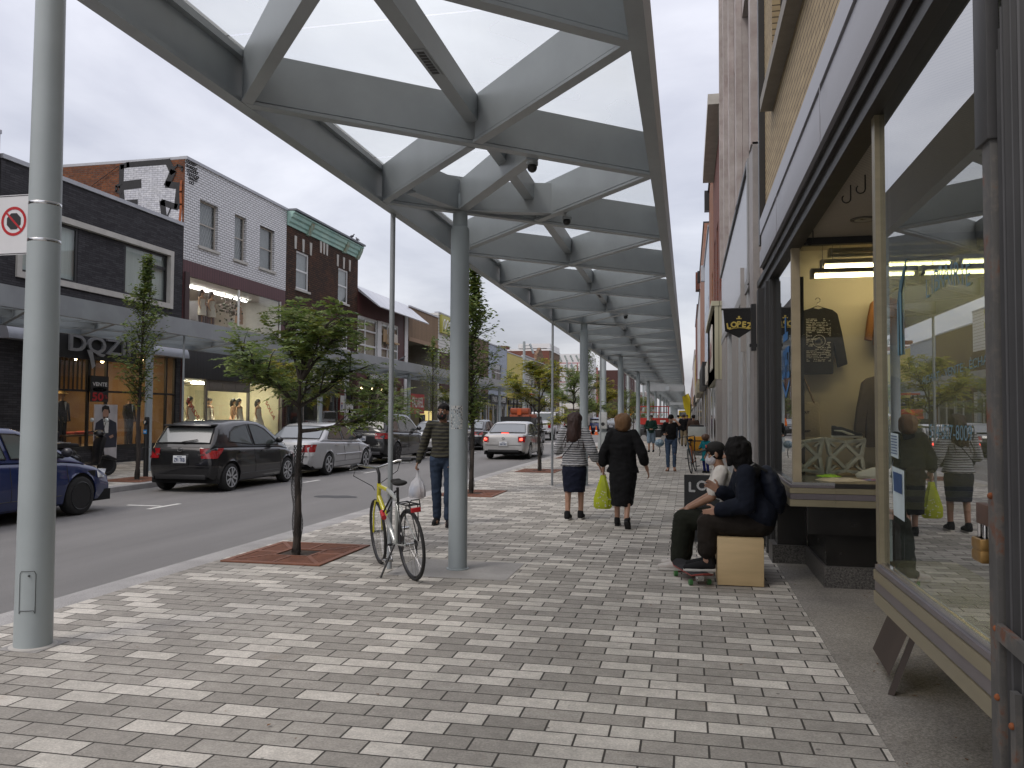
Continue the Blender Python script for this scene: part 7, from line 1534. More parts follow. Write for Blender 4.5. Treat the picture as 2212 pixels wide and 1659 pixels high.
JEAN = cloth('dark_denim', (.03,.045,.075), .25); JEAN2 = cloth('blue_denim', (.055,.085,.14), .3); HBR = mat('brown_hair', (.035,.014,.010), .6, bump=.8, bscale=40, var=.3, scale=30, stretch=(1,1,.1)); HBL = mat('dark_blond_hair', (.20,.105,.045), .6, bump=.8, bscale=50, var=.25, scale=30, stretch=(4,4,.3)); HBK = mat('black_hair', (.009,.008,.008), .75, var=.3, scale=30, bump=1., bscale=22, spec=.2)
LIP = mat('lip_colour', (.25,.08,.07), .5); BLKT = cloth('black_knit', (.010,.010,.011), .2, .6, 10)
# 1 man in striped sweater, walking towards the camera
rng = random.Random(1)
t = person('man in a dark striped sweater and black face mask carrying a white bag', (-3.50, 11.5, 0), math.radians(-80))
J, P, Rm, k, b = standing(t, dict(H=1.76, skin=SK1, stepl=.14, stepr=-.10, look=(1,-.42,-.02), curlr=1.2, sw=.185, J=dict(elr=(-.05,-.29,1.11), wrr=(-.02,-.36,.88), ell=(-.05,.27,1.12), wrl=(.09,.20,.93)), hdl=(.4,-.5,-.7)))
mb = MB(); torso_cloth(mb, J, k, 1.02, .95); [sleeve(mb, J, q, k, 1.93, (.07,.06,.045)) for q in 'lr']; fuse('sweater', mb, .011, stripes('olive_stripes', ((.020,.019,.016),(.058,.055,.036)), .052, ((0,0),(.55,1))), t, 2)
mb = MB(); trousers(mb, J, k, (.098,.07,.06), 1, .93); fuse('trousers', mb, .011, JEAN, t, 2)
for q in 'lr': shoe2(t, J['an'+q]-V3((.07,0,.095)), (1,.1 if q == 'l' else -.1,0), BSHOE, DSOLE, .28)
mb = MB(); ell(mb, P(-.018,0,.052), (.095*k,.080*k,.078*k), Rm); fuse('hair', mb, .008, HBK, t)
mb = MB(); ell(mb, P(.045,0,-.052), (.066*k,.066*k,.056*k), Rm); mk = fuse('face_mask', mb, .007, BLKC, t); MB().tube([P(.06,.055,-.03), P(.0,.082,-.01)], .003, 5).build('ear_loop', BLACK, mk)
mb = MB(); mb.tube([P(.098+.004*math.cos(a), .026+.018*math.cos(a*math.pi/6), -.05+.011*math.sin(a*math.pi/6)) for a in range(12)], .003, 5, closed=True); mb.build('mask_emblem', REDM, mk)
hw_ = t.matrix_basis @ J['wrr']
def plastic(name, c, tr):
    m, nt, p, out = _mat(name); L = nt.links.new; p.inputs['Base Color'].default_value = tuple(c)+(1,); p.inputs['Roughness'].default_value = .3; tn = _n(nt, 'ShaderNodeBsdfTransparent'); tl = _n(nt, 'ShaderNodeBsdfTranslucent'); tl.inputs[0].default_value = tuple(c)+(1,)
    nz = _n(nt, 'ShaderNodeTexNoise', Scale=9, Detail=4); g = _n(nt, 'ShaderNodeTexCoord'); L(g.outputs['Object'], nz.inputs['Vector']); b = _n(nt, 'ShaderNodeBump', Strength=1, Distance=.03); L(nz.outputs[0], b.inputs['Height']); L(b.outputs[0], p.inputs['Normal'])
    a = _n(nt, 'ShaderNodeMixShader'); a.inputs[0].default_value = .35; L(p.outputs[0], a.inputs[1]); L(tl.outputs[0], a.inputs[2]); x = _n(nt, 'ShaderNodeMixShader'); x.inputs[0].default_value = tr; L(a.outputs[0], x.inputs[1]); L(tn.outputs[0], x.inputs[2]); L(x.outputs[0], out.inputs[0]); return m
def carrier(label, top, h, wx, wy, m, rz=0., name='shopping_bag', inner=None, print_=None, neck=.02):
    q = thing(name, label, 'bag', tuple(top), rz); mb = MB(); n = 24; rows = [(0, neck*.8, neck*.6), (-.06, neck, neck*.8), (-.13, neck*1.5, neck*1.2), (-.13-h*.25, wx*.75, wy*.7), (-.13-h*.6, wx, wy), (-.13-h*.92, wx*1.0, wy*1.05), (-.13-h, wx*.8, wy*.85)]; rd = random.Random(7); ph = [rd.uniform(.85,1.12) for _ in range(n)]
    vs = [(a*ph[j]*math.cos(2*math.pi*j/n), b*ph[(j*3) % n]*math.sin(2*math.pi*j/n), z) for z, a, b in rows for j in range(n)]
    mb.add(vs, [(i*n+j, i*n+(j+1) % n, (i+1)*n+(j+1) % n, (i+1)*n+j) for i in range(len(rows)-1) for j in range(n)]+[tuple((len(rows)-1)*n+j for j in range(n))]); mb.build('bag', m, q, smooth=50)
    if inner:
        for i, (x, y, z, r, mm) in enumerate(inner): mb = MB(); mb.ball((x, y, z), r, 12, 8, sc_=(1,.8,1.1)); mb.build('groceries', mm, q, smooth=60)
    if print_: MB().lathe([(0,0),(.04,0)], (0,0,0), 16).build('print', print_, q) if 0 else None
    return q
carrier('white plastic carrier bag held low by the man in the striped sweater', hw_+V3((0,0,-.09)), .30, .125, .10, plastic('white_plastic', (.72,.72,.74), .25), inner=((-.05,0,-.34,.07,mat('blue_pack', (.15,.3,.55), .5)), (.04,.0,-.36,.075,mat('brown_pack', (.3,.15,.1), .5))))
# 2 woman in striped top seen from behind
t = person('woman with long brown hair in a striped top and navy skirt walking away', (-1.72, 12.6, 0), math.radians(86))
J, P, Rm, k, b = standing(t, dict(H=1.64, skin=SK2, fat=1.08, stepl=-.06, stepr=.10, eyes=False, J=dict(elr=(-.08,-.30,1.11), wrr=(-.02,-.40,.885), ell=(.02,.27,1.10), wrl=(.20,.22,1.16)), curlr=.4, look=(1,.05,0)))
mb = MB(); torso_cloth(mb, J, k, 1.12, .86, 1.12, 1.06); sleeve(mb, J, 'l', k, 1.5, (.08,.08,.075)); sleeve(mb, J, 'r', k, 1.45, (.08,.082,.08)); fuse('striped_top', mb, .011, stripes('grey_black_stripes', ((.42,.42,.43),(.012,.012,.016),(.20,.21,.23)), .104, ((0,0),(.18,1),(.30,0),(.5,2),(.60,1),(.66,0),(.82,1),(.92,2))), t, 2)
mb = MB(); skirt(mb, [(0,.45*k,.155,.16),(0,.6*k,.16,.178),(-.01,.78*k,.165,.19),(0,.95*k,.13,.175),(0,1.02*k,.11,.15)], fold=.015); fuse('skirt', mb, .011, cloth('navy_cotton', (.012,.015,.03), .2), t, 2)
for q in 'lr': shoe2(t, J['an'+q]-V3((.06,0,.095)), (1,.05,0), BSHOE, WSOLE, .27, 1.12)
mb = MB(); ell(mb, P(-.022,0,.03), (.112,.118,.108), Rm); cone(mb, P(-.05,0,-.02), P(-.085,0,-.26), .112, .115); cone(mb, P(-.07,.04,-.1), P(-.10,.08,-.33), .07, .05); cone(mb, P(-.07,-.04,-.1), P(-.10,-.09,-.30), .07, .05); hr = fuse('hair', mb, .010, HBR, t, 3)
strands(t, 'hair_strands', HBR, [(P(-.09,y,-.26), (-.1,y,-1)) for y in (-.1,-.06,0,.06,.1)], rng, 90, .2, .007)
MB().tube([J['wrr']+(J['elr']-J['wrr']).normalized()*.05+V3((.03*math.cos(a*math.pi/6), .03*math.sin(a*math.pi/6), 0)) for a in range(12)], .008, 6, closed=True).build('bracelet', WHITE, t)
MB().tube([J['shr']+V3((-.06,.07,.06)), V3((-.135,-.01,1.2)), V3((-.145,.1,1.05)), V3((-.12,.17,.97))], .007, 5).build('bag_strap', BLACK, t)
# 3 woman in black
t = person('woman with a dark blond bob in loose black tunic and long skirt walking away', (-.93, 12.0, 0), math.radians(88))
J, P, Rm, k, b = standing(t, dict(H=1.63, skin=SK2, fat=1.18, stepl=.10, stepr=-.22, liftr=.06, eyes=False, sw=.17, J=dict(elr=(-.09,-.31,1.10), wrr=(.0,-.37,.86), ell=(-.02,.29,1.09), wrl=(.04,.30,.83)), curll=1.2, curlr=.5))
mb = MB(); torso_cloth(mb, J, k, 1.24, .82, 1.12, 1.05); sleeve(mb, J, 'l', k, 1.45, (.072,.08,.08)); sleeve(mb, J, 'r', k, 1.4, (.072,.08,.08)); fuse('tunic', mb, .012, BLKT, t, 2)
mb = MB(); skirt(mb, [(-.075,.33*k,.20,.155),(-.045,.5*k,.19,.17),(-.01,.75*k,.185,.2),(0,.95*k,.15,.19),(0,1.0*k,.12,.16)], fold=.04); fuse('skirt', mb, .012, BLKT, t, 2)
shoe2(t, J['anl']-V3((.06,0,.095)), (1,.05,0), BSHOE, DSOLE, .25); shoe2(t, J['anr']+V3((-.085,0,-.05)), (1,-.1,0), BSHOE, DSOLE, .25, tilt=.75)
mb = MB(); ell(mb, P(-.018,0,.02), (.12,.122,.11), Rm); cone(mb, P(-.04,0,-.0), P(-.04,0,-.05), .115, .11); cone(mb, P(.0,.07,-.03), P(.01,.075,-.08), .055, .05); cone(mb, P(.0,-.07,-.03), P(.01,-.075,-.08), .055, .05); fuse('hair', mb, .010, HBL, t, 3)
hw_ = t.matrix_basis @ J['wrl']
YG = mat('lime_plastic', (.42,.48,.02), .35, var=.2, scale=4, bump=.6, bscale=7); q = carrier('yellow green shopping bag with pale dots held by the woman in black', hw_+V3((0,0,-.06)), .36, .135, .07, YG, neck=.05)
mb = MB(); rd = random.Random(3)
for i in range(26):
    u, z = rd.uniform(-.9,.9), rd.uniform(-.46,-.22); r = .13*max(.3, min(1, (-z-.1)/.22)); mb.ball((r*math.sin(u*1.2)*.98, -.07*math.cos(u*1.2)*max(.4,min(1,(-z-.1)/.22)), z), .008, 6, 4)
mb.build('dots', WHITE, q)
# 4 woman in a green sweater and shorts, far
t = person('woman in dark green sweater, denim shorts and sunglasses walking towards the camera', (-1.62, 37.4, 0), math.radians(-92))
J, P, Rm, k, b = standing(t, dict(H=1.66, skin=SK3, vox=.013, stepl=-.12, stepr=.12, J=dict(ell=(.0,.26,1.12), wrl=(.19,.05,1.05), elr=(.0,-.26,1.12), wrr=(.20,-.02,1.06)), lips=LIP))
mb = MB(); torso_cloth(mb, J, k, 1.05, .88); [sleeve(mb, J, q, k, 1.8) for q in 'lr']; fuse('sweater', mb, .014, cloth('bottle_green', (.012,.035,.028)), t)
mb = MB(); trousers(mb, J, k, (.105,.105,.1), 1, .0); fuse('shorts', mb, .014, cloth('pale_denim', (.16,.22,.28), .3), t)
for q in 'lr': shoe2(t, J['an'+q]-V3((.06,0,.095)), (1,0,0), BSHOE, DSOLE, .25)
mb = MB(); ell(mb, P(-.02,0,.04), (.096,.084,.086), Rm); fuse('hair', mb, .012, HBR, t); mb = MB(); [mb.ball(P(.082,s*.03,.006), .024, 8, 6, sc_=(.4,1,.8)) for s in (-1,1)]; mb.build('sunglasses', BLACK, t)
mb = MB(); ell(mb, V3((-.02,-.28,.98)), (.17,.06,.14)); fuse('shoulder_bag', mb, .014, BLKC, t)
# 5 woman in black top with phone
t = person('woman in a black top and rolled jeans shading her face with one hand', (-.48, 24.5, 0), math.radians(-96))
J, P, Rm, k, b = standing(t, dict(H=1.67, skin=SK2, vox=.010, stepl=.0, stepr=.05, lean=.03, look=(1,-.15,-.5), J=dict(ell=(.10,.36,1.25), wrl=(.13,.17,1.49), elr=(-.05,-.27,1.13), wrr=(.16,-.16,1.08), head=(.075,.0,1.56)), hdl=(.05,-.8,.5), thl=(.1,.5,.8), pnl=(-1,-.3,0), hdr=(.9,.3,.1), pnr=(0,0,1), thr=(0,1,0), curlr=.7, lips=LIP))
mb = MB(); torso_cloth(mb, J, k, 1.0, .93); sleeve(mb, J, 'l', k, 1.35, (.062,.056,.05)); sleeve(mb, J, 'r', k, 1.5, (.062,.056,.05)); fuse('black_top', mb, .012, BLKT, t)
mb = MB(); trousers(mb, J, k, (.10,.062,.052), 1, .86); fuse('jeans', mb, .012, JEAN2, t)
SAND = mat('brown_leather', (.16,.07,.03), .6)
for q in 'lr': shoe2(t, J['an'+q]-V3((.06,0,.1)), (1,.25 if q == 'l' else -.25,0), SAND, SAND, .24, .8, h=.03)
mb = MB(); ell(mb, P(-.02,0,.045), (.100,.088,.082), Rm); ell(mb, P(-.085,0,.03), (.05,.055,.05), Rm); fuse('hair', mb, .010, HBK, t)
hw_ = t.matrix_basis @ (J['wrr']+V3((.1,.02,.05)))
q = thing('phone', 'dark phone in the hand of the woman in the black top', 'phone', hw_, math.radians(-96)); MB().box(-.07, .07, -.035, .035, 0, .01).build('casing', BLACK, q, bevel=.003)
hw_ = t.matrix_basis @ V3((.1,-.33,.82))
q = thing('bicycle_helmet', 'blue and white patterned bicycle helmet hanging at the side of the woman', 'helmet', hw_, 0); mb = MB(); ell(mb, V3((0,0,0)), (.14,.12,.115)); fuse('helmet_shell', mb, .012, mat('blue_helmet', (.02,.12,.25), .4, var=.4, scale=14, col2=(.4,.5,.55)), q); MB().tube([(0,0,-.1),(.02,0,-.25),(.0,0,-.38)], .012, 6).build('chin_strap', BLACK, q)
# 6 child
t = person('small child in a long teal top and blue leggings beside the cargo bicycle', (.50, 24.0, 0), math.radians(-125))
J, P, Rm, k, b = standing(t, dict(H=1.06, skin=SK2, vox=.009, J=dict(ell=(.10,.26,1.12), wrl=(.30,.16,1.10), elr=(.10,-.26,1.12), wrr=(.32,-.14,1.16), head=(.05,0,1.58)), look=(1,0,-.25), lips=LIP))
bpy.data.objects[b.name].scale = (1,1,1)
mb = MB(); ell(mb, P(0,0,.01), (.115,.105,.118), Rm); mb2 = MB(); ell(mb2, P(-.03,0,.045), (.120,.112,.10), Rm); cone(mb2, P(-.06,0,-.01), P(-.07,0,-.14), .085, .06); fuse('hair', mb2, .009, mat('light_brown_hair', (.09,.045,.025), .5, var=.3), t)
mb = MB(); torso_cloth(mb, J, k, 1.1, .56, 1.5, 1.1); [sleeve(mb, J, q, k, 1.4, (.07,.062,.055)) for q in 'lr']; fuse('teal_top', mb, .009, cloth('teal_cotton', (.008,.14,.17), .12), t)
mb = MB(); trousers(mb, J, k, (.10,.07,.062), 1, .95); fuse('leggings', mb, .009, cloth('blue_leggings', (.02,.025,.14)), t)
for q in 'lr': shoe2(t, J['an'+q]-V3((.05,0,.06)), (1,0,0), BSHOE, DSOLE, .24, .7)
# 7, 8 seated pair on the wooden box, facing the street (local x forward = -x world)
def seated(t, S):
    sk = S['skin']; J = {a: V3(b) for a, b in S['J'].items()}; mb = MB(); P, Rm = head(mb, J['head'], S['look'], 1.03)
    cone(mb, J['neck']-V3((.02,0,.03)), J['head']-V3((.02,0,.05)), .055, .052); ell(mb, J['chest'], (.10,.155,.19), Matrix.Rotation(S.get('bend', .3), 3, 'Y')); ell(mb, J['pel'], (.12,.17,.12))
    for q, s in (('l', 1), ('r', -1)):
        cone(mb, J['neck']-V3((0,0,.04)), J['sh'+q], .05, .055); chain(mb, [J['sh'+q], J['el'+q], J['wr'+q]], [.052, .041, .028]); chain(mb, [J['hip'+q], J['kn'+q], J['an'+q]], [.085, .057, .042]); cone(mb, J['an'+q]-V3((.02,0,.03)), J['an'+q]+V3((.13,0,-.055)), .03, .026)
        hand(mb, J['wr'+q], S.get('hd'+q, J['wr'+q]-J['el'+q]), S.get('pn'+q, (0,-s,0)), S.get('th'+q, (.2,0,1)), S.get('curl'+q, .4), 1.05, S.get('spr'+q, .12))
    b = fuse('body', mb, .007, sk, t, 2); return J, P, Rm, b
BX = (.49, 8.30); SZ = .465
t = person('seated person in black cap, white face mask and white T-shirt behind the other', (.44, 8.87, 0), math.pi)
J, P, Rm, b = seated(t, dict(skin=SK3, look=(1,.12,-.12), bend=.3, J=dict(pel=(-.02,0,.55), chest=(.05,0,.86), neck=(.13,0,1.08), head=(.165,.0,1.21), shl=(.11,.185,1.03), shr=(.11,-.185,1.03), ell=(.20,.25,.78), elr=(.20,-.22,.76), wrl=(.42,.10,.65), wrr=(.44,.02,.65), hipl=(.02,.10,.53), hipr=(.02,-.10,.53), knl=(.49,.13,.53), knr=(.46,-.08,.53), anl=(.53,.13,.10), anr=(.50,-.10,.10)), hdl=(.75,-.35,-.35), hdr=(.8,.3,-.35), pnl=(0,0,-1), pnr=(0,0,-1), thl=(.2,-1,.2), thr=(.2,1,.2), curll=.6, curlr=.5))
eyes(P, b, 1.03)
mb = MB(); ell(mb, J['chest'], (.118,.178,.21), Matrix.Rotation(.3, 3, 'Y')); ell(mb, V3((0,0,.66)), (.12,.165,.12)); [cone(mb, J['neck']-V3((.02,0,.05)), J['sh'+q], .062, .07) for q in 'lr']; [sleeve(mb, J, q, 1, .75, (.074,.07,.065)) for q in 'lr']; fuse('white_shirt', mb, .010, cloth('white_cotton', (.68,.645,.59), .06, .7, 8), t)
mb = MB(); ell(mb, J['pel'], (.135,.19,.115))
for q in 'lr': chain(mb, [J['hip'+q], J['kn'+q], J['kn'+q].lerp(J['an'+q], .9)], [.115, .105, .10])
fuse('olive_trousers', mb, .011, cloth('dark_olive', (.018,.020,.014), .25, .8, 8), t)
FLOW = mat('floral_canvas', (.60,.58,.54), .8, scale=34, col2=(.52,.46,.43)); q = shoe2(t, J['anl']-V3((.06,0,.095)), (1,.12,0), FLOW, WSOLE, .29); shoe2(t, J['anr']-V3((.06,0,.095)), (1,-.05,0), FLOW, WSOLE, .29)
mb = MB(); ell(mb, P(-.02,0,.02), (.10,.084,.098), Rm); fuse('hair', mb, .009, HBK, t)
mb = MB(); ell(mb, P(-.01,0,.060), (.104,.090,.072), Rm); cp = fuse('cap', mb, .008, BLKC, t); mb = MB(); mb.prism([(.07,-.07),(.13,-.062),(.165,-.03),(.172,0),(.165,.03),(.13,.062),(.07,.07)], lambda u, v, d: P(u, v, .052+d-(u-.07)*.25), 0, .009); mb.build('cap_brim', BLKC, cp, bevel=.003)
MB().lathe([(0,0),(.03,0)], (0,0,0), 4) ; mb = MB(); mb.tube([P(.083+.004*math.sin(a), .045+.022*math.cos(a*math.pi/5), .088+.012*math.sin(a*math.pi/5)) for a in range(10)], .005, 5, closed=True); mb.build('cap_emblem', mat('red_cream_thread', (.45,.08,.05), .8), cp)
mb = MB(); ell(mb, P(.042,0,-.052), (.066,.066,.060), Rm); mk = fuse('face_mask', mb, .007, cloth('white_mask', (.6,.6,.64), .04, .2), t); MB().tube([P(.06,.055,-.03), P(.0,.08,-.0)], .003, 5).build('ear_loop', WHITE, mk)
# 8
t = person('seated person with messy black hair in navy jacket and backpack on the wooden box', (.66, 8.30, 0), math.pi)
J, P, Rm, b = seated(t, dict(skin=SK2, look=(1,-.45,-.18), bend=.42, J=dict(pel=(-.02,0,.56), chest=(.09,0,.90), neck=(.17,0,1.12), head=(.225,-.01,1.245), shl=(.12,.20,1.06), shr=(.12,-.20,1.06), ell=(.13,.26,.77), elr=(.20,-.27,.79), wrl=(.38,.16,.70), wrr=(.36,-.16,.86), hipl=(.02,.10,.55), hipr=(.02,-.10,.55), knl=(.48,.12,.565), knr=(.47,-.11,.565), anl=(.48,.14,.215), anr=(.46,-.09,.215)), hdl=(1,-.2,-.3), hdr=(.8,.2,.6), pnr=(.3,.6,-.7), thr=(-.5,0,.85), curll=.5, curlr=.25, sprr=.35))
eyes(P, b, 1.03)
JK = cloth('navy_jacket', (.009,.0115,.020), .25, .9, 7); mb = MB(); ell(mb, J['chest'], (.135,.195,.22), Matrix.Rotation(.42, 3, 'Y')); ell(mb, V3((-.02,0,.66)), (.165,.215,.19)); [cone(mb, J['neck']-V3((.03,0,.05)), J['sh'+q], .07, .082) for q in 'lr']; [sleeve(mb, J, q, 1, 1.9 if q == 'l' else 1.8, (.092,.09,.07)) for q in 'lr']; jk = fuse('jacket', mb, .011, JK, t)
mb = MB(); MB(); mb.tube([J['neck']+V3((-.10+.02,0,-.06))+V3((.085*math.cos(a*math.pi/8), .098*math.sin(a*math.pi/8), .012-.02*math.cos(a*math.pi/8))) for a in range(16)], .045, 8, closed=True); ell(mb, J['neck']+V3((-.12,0,-.06)), (.075,.12,.08)); fuse('hood', mb, .010, BLKC, t)
mb = MB(); ell(mb, J['pel'], (.14,.19,.115))
for q in 'lr': chain(mb, [J['hip'+q], J['kn'+q], J['kn'+q].lerp(J['an'+q], .72)], [.115, .098, .092])
fuse('trousers', mb, .011, cloth('dark_brown_cotton', (.020,.016,.013), .2, .8, 8), t)
for q, sl in (('l', .0), ('r', .04)): o = shoe2(t, J['an'+q]-V3((.06,0,.10)), (1,.0,0), BSHOE, WSOLE, .29, tilt=.03, h=.15)
MB().tube([J['anr']+V3((.06,-.05,-.02)), J['anr']+V3((.09,-.052,-.05)), J['anr']+V3((.12,-.05,-.015))], .006, 5).build('shoe_stripe', WHITE, t)
mb = MB(); ell(mb, P(-.05,0,.025), (.13,.132,.135), Rm); [ell(mb, P(-.05+.09*math.cos(a)*math.cos(b_), .095*math.sin(a)*math.cos(b_), .03+.1*math.sin(b_)), (.045,.045,.04), Rm) for a in (1,1.9,2.8,3.7,4.6,5.4) for b_ in (-.5,.3,1.0)]; cone(mb, P(-.06,0,-.02), P(-.08,0,-.14), .115, .085); cone(mb, P(.01,.075,.0), P(.02,.08,-.09), .045, .03); cone(mb, P(.01,-.075,.0), P(.03,-.08,-.07), .045, .03); hr = fuse('hair', mb, .009, HBK, t, 2)
bp_ = thing('backpack', 'dark navy backpack worn by the seated person in the navy jacket', 'backpack', (.66, 8.30, 0), math.pi); mb = MB(); ell(mb, V3((-.14,0,.90)), (.11,.165,.24), Matrix.Rotation(.3, 3, 'Y')); ell(mb, V3((-.19,0,.80)), (.08,.13,.12)); fuse('bag', mb, .011, cloth('dark_navy_nylon', (.009,.012,.022), .2, .6, 8, .6), bp_)
for s in (-1, 1): MB().tube([V3((-.08,s*.12,1.08)), V3((.04,s*.14,1.15)), V3((.15,s*.14,1.08)), V3((.205,s*.14,.95)), V3((.19,s*.16,.82)), V3((.05,s*.2,.70))], .014, 6).build('strap', BLACK, bp_)
mb = MB(); mb.tube([(.36,-.23,.66),(.40,-.235,.64),(.41,-.235,.60),(.42,-.235,.57)], .010, 6); mb.tube([(.36,-.23,.665),(.33,-.235,.68),(.38,-.235,.69),(.41,-.235,.67)], .009, 6); mb.build('drawstring', mat('white_cord', (.6,.58,.54), .8), t)
# far pedestrians
def far_person(label, x, y, H, rz, topc, legc, hair, skinm, step=.12, coat=None, group='distant pedestrians'):
    t = person(label, (x, y, 0), rz, group); J, P, Rm, k, b = standing(t, dict(H=H, skin=skinm, vox=.018, stepl=step, stepr=-step, eyes=False))
    mb = MB(); torso_cloth(mb, J, k, 1.1, .86, 1.05, 1.05); [sleeve(mb, J, q, k, 1.9, (.075,.065,.055)) for q in 'lr']; fuse('jacket', mb, .018, topc, t)
    mb = MB(); trousers(mb, J, k, (.105,.08,.07), 1, .95); fuse('trousers', mb, .018, legc, t)
    mb = MB(); ell(mb, P(-.015,0,.035), (.105,.095,.09), Rm); fuse('hair', mb, .018, hair, t)
    for q in 'lr': shoe2(t, J['an'+q]-V3((.06,0,.095)), (1,0,0), BSHOE, DSOLE, .26)
    return t
KH = cloth('khaki', (.25,.2,.13)); GRYC = cloth('grey_cloth', (.12,.12,.13)); BRC = cloth('brown_cloth', (.06,.04,.03)); WHC = cloth('white_cloth', (.5,.5,.52)); PLC = cloth('plum_cloth', (.07,.03,.07)); ORC = cloth('orange_vest', (.6,.14,.02))
for lb, v, y, H, rz, a, b_, h, s in (('distant person in black jacket and khaki trousers on the right pavement', 1477, 45, 1.72, 90, BLKT, KH, HBR, SK2), ('distant person in dark coat close to the right shopfronts', 1498, 38, 1.68, 88, BRC, BRC, HBK, SK1), ('distant person in a white top left of the pavement centre', 1465, 58, 1.7, 90, WHC, JEAN, HBK, SK2),
    ('distant person in plum coat farther along the pavement', 1484, 62, 1.72, -90, PLC, BLKT, HBR, SK3), ('distant person in grey with a dark bag', 1474, 72, 1.7, 90, GRYC, JEAN, HBK, SK2), ('distant worker in an orange vest beside the road', 1340, 70, 1.75, -90, ORC, JEAN, HBK, SK2), ('farthest person in black on the pavement', 1489, 86, 1.72, -90, BLKT, JEAN, HBK, SK3)):
    p = px(v, 900, 1.) if 0 else py(v, 900, y); far_person(lb, p.x, y, H, math.radians(rz), a, b_, h, s)
# ---------------------------------------------------------------- street furniture and small things
# near lamp post with the no-stopping sign
LPX, LPY = -4.41, 4.87
def lamp_post(label, x, y, z0=0., H=8.2, r0=.121, r1=.075, head=None, m=None, group='street lamp posts', base=False):
    t = thing('street_lamp', label, 'lamp post', (x, y, z0), group=group); m = m or STEEL_P
    MB().lathe([(r0, 0), (r0-(r0-r1)*.5, H*.5), (r1, H), (0, H+.02)], (0,0,0), 32).build('post', m, t, smooth=40)
    if base: MB().prism([(-.28,0),(.28,0),(.22,.62),(.22,.85),(-.22,.85),(-.22,.62)], lambda u, v, d: (u, d, v), -.26, .26).build('plinth', mat('grey_plinth', (.33,.36,.36), .6) if 'grey_plinth' not in bpy.data.materials else bpy.data.materials['grey_plinth'], t, bevel=.02)
    if head:
        s = head; mb = MB(); mb.tube([(0,0,H-.35),(s*.5,0,H-.3)], .025, 8); mb.tube([(s*.45,0,H-.2),(s*.5,0,H-.3),(s*.75,0,H-.95)], [.08,.09,.085], 12); mb.build('lamp_head', STEEL_L, t, smooth=45)
    return t
STEEL_P = mat('green_grey_paint', (.36,.40,.405), .42, var=.08, scale=1.6, bump=.04, bscale=3)
t = lamp_post('pale grey tapered lamp post nearest at left carrying the no stopping sign', LPX, LPY)
mb = MB(); n = 10; vs = []
for i in range(n+1):
    a = -.62+i*.085*1.0; r = .1225
    vs.append((r*math.sin(a+.55), -r*math.cos(a+.55)))
mb2 = MB(); outl = [(vs[0][0],vs[0][1],.245)]+[(u,v,.265) for u, v in vs[1:-1]]+[(vs[-1][0],vs[-1][1],.245)]; low = [(u,v,.53-.0) for u, v in vs][::-1]
mb2.tube(outl+[(low[0][0],low[0][1],.51)]+low[1:-1]+[(low[-1][0],low[-1][1],.51)], .0022, 4, closed=True); q = vs[6]; mb2.ball((q[0],q[1],.50), .008, 8, 6); mb2.build('access_hatch', mat('hatch_line', (.05,.055,.055), .6), t)
for z in (3.06, 2.80): r = .118-.046*z/8.2*1.0; MB().lathe([(r+.0025,z-.012),(r+.004,z-.01),(r+.004,z+.01),(r+.0025,z+.012)], (0,0,0), 32).build('steel_band', CHROME, t, smooth=60)
MB().lathe([(.15,.0),(.15,.006),(.122,.012)], (0,0,0), 32).build('base_collar', mat('grout', (.45,.43,.4), .9), t)
t = thing('no_stopping_sign', 'white sign with red barred circle over a black octagon strapped to the near lamp post', 'sign', (-4.70, 4.90, 2.93), world=True)
SGW = mat('sign_white', (.66,.66,.67), .35, var=.03); xs0, xs1, zs0, zs1, rr = -4.865, -4.545, 2.725, 3.155, .03
def rrect(a, b, c, d, r): return [(x+r*math.cos(t_), z+r*math.sin(t_)) for x, z, t0 in ((b-r,d-r,0),(a+r,d-r,1),(a+r,c+r,2),(b-r,c+r,3)) for t_ in [(t0+i/4)*math.pi/2 for i in range(5)]]
MB().prism(rrect(xs0,xs1,zs0,zs1,rr), lambda u, v, d: (u, d, v), 4.895, 4.9).build('plate', SGW, t)
rim = rrect(xs0+.008,xs1-.008,zs0+.008,zs1-.008,rr-.006); MB().tube([(u, 4.8945, v) for u, v in rim], .003, 4, closed=True).build('black_rim', BLACK, t)
cx_, cz_ = -4.69, 2.965
def annulus(r0, r1, y, m, nm):
    mb = MB(); n = 40; vs = [(cx_+r*math.cos(2*math.pi*i/n), y, cz_+r*math.sin(2*math.pi*i/n)) for r in (r0, r1) for i in range(n)]; mb.add(vs, [(i, (i+1) % n, n+(i+1) % n, n+i) for i in range(n)]); mb.build(nm, m, t, fixn=False)
MB().poly([(cx_+.063*math.cos(math.pi/8+i*math.pi/4), 4.8935, cz_+.063*math.sin(math.pi/8+i*math.pi/4)) for i in range(8)]).build('octagon', BLACK, t, fixn=False); annulus(.085, .105, 4.893, REDM, 'red_ring')
MB().bar((cx_-.066,4.8925,cz_+.066),(cx_+.066,4.8925,cz_-.066),.014,.001,up=(0,1,0)).build('red_bar', REDM, t)
mb = MB(); mb.box(-4.56,-4.5,4.885,4.89,3.05,3.07); mb.box(-4.56,-4.5,4.885,4.89,2.79,2.81); mb.build('clamp', CHROME, t)
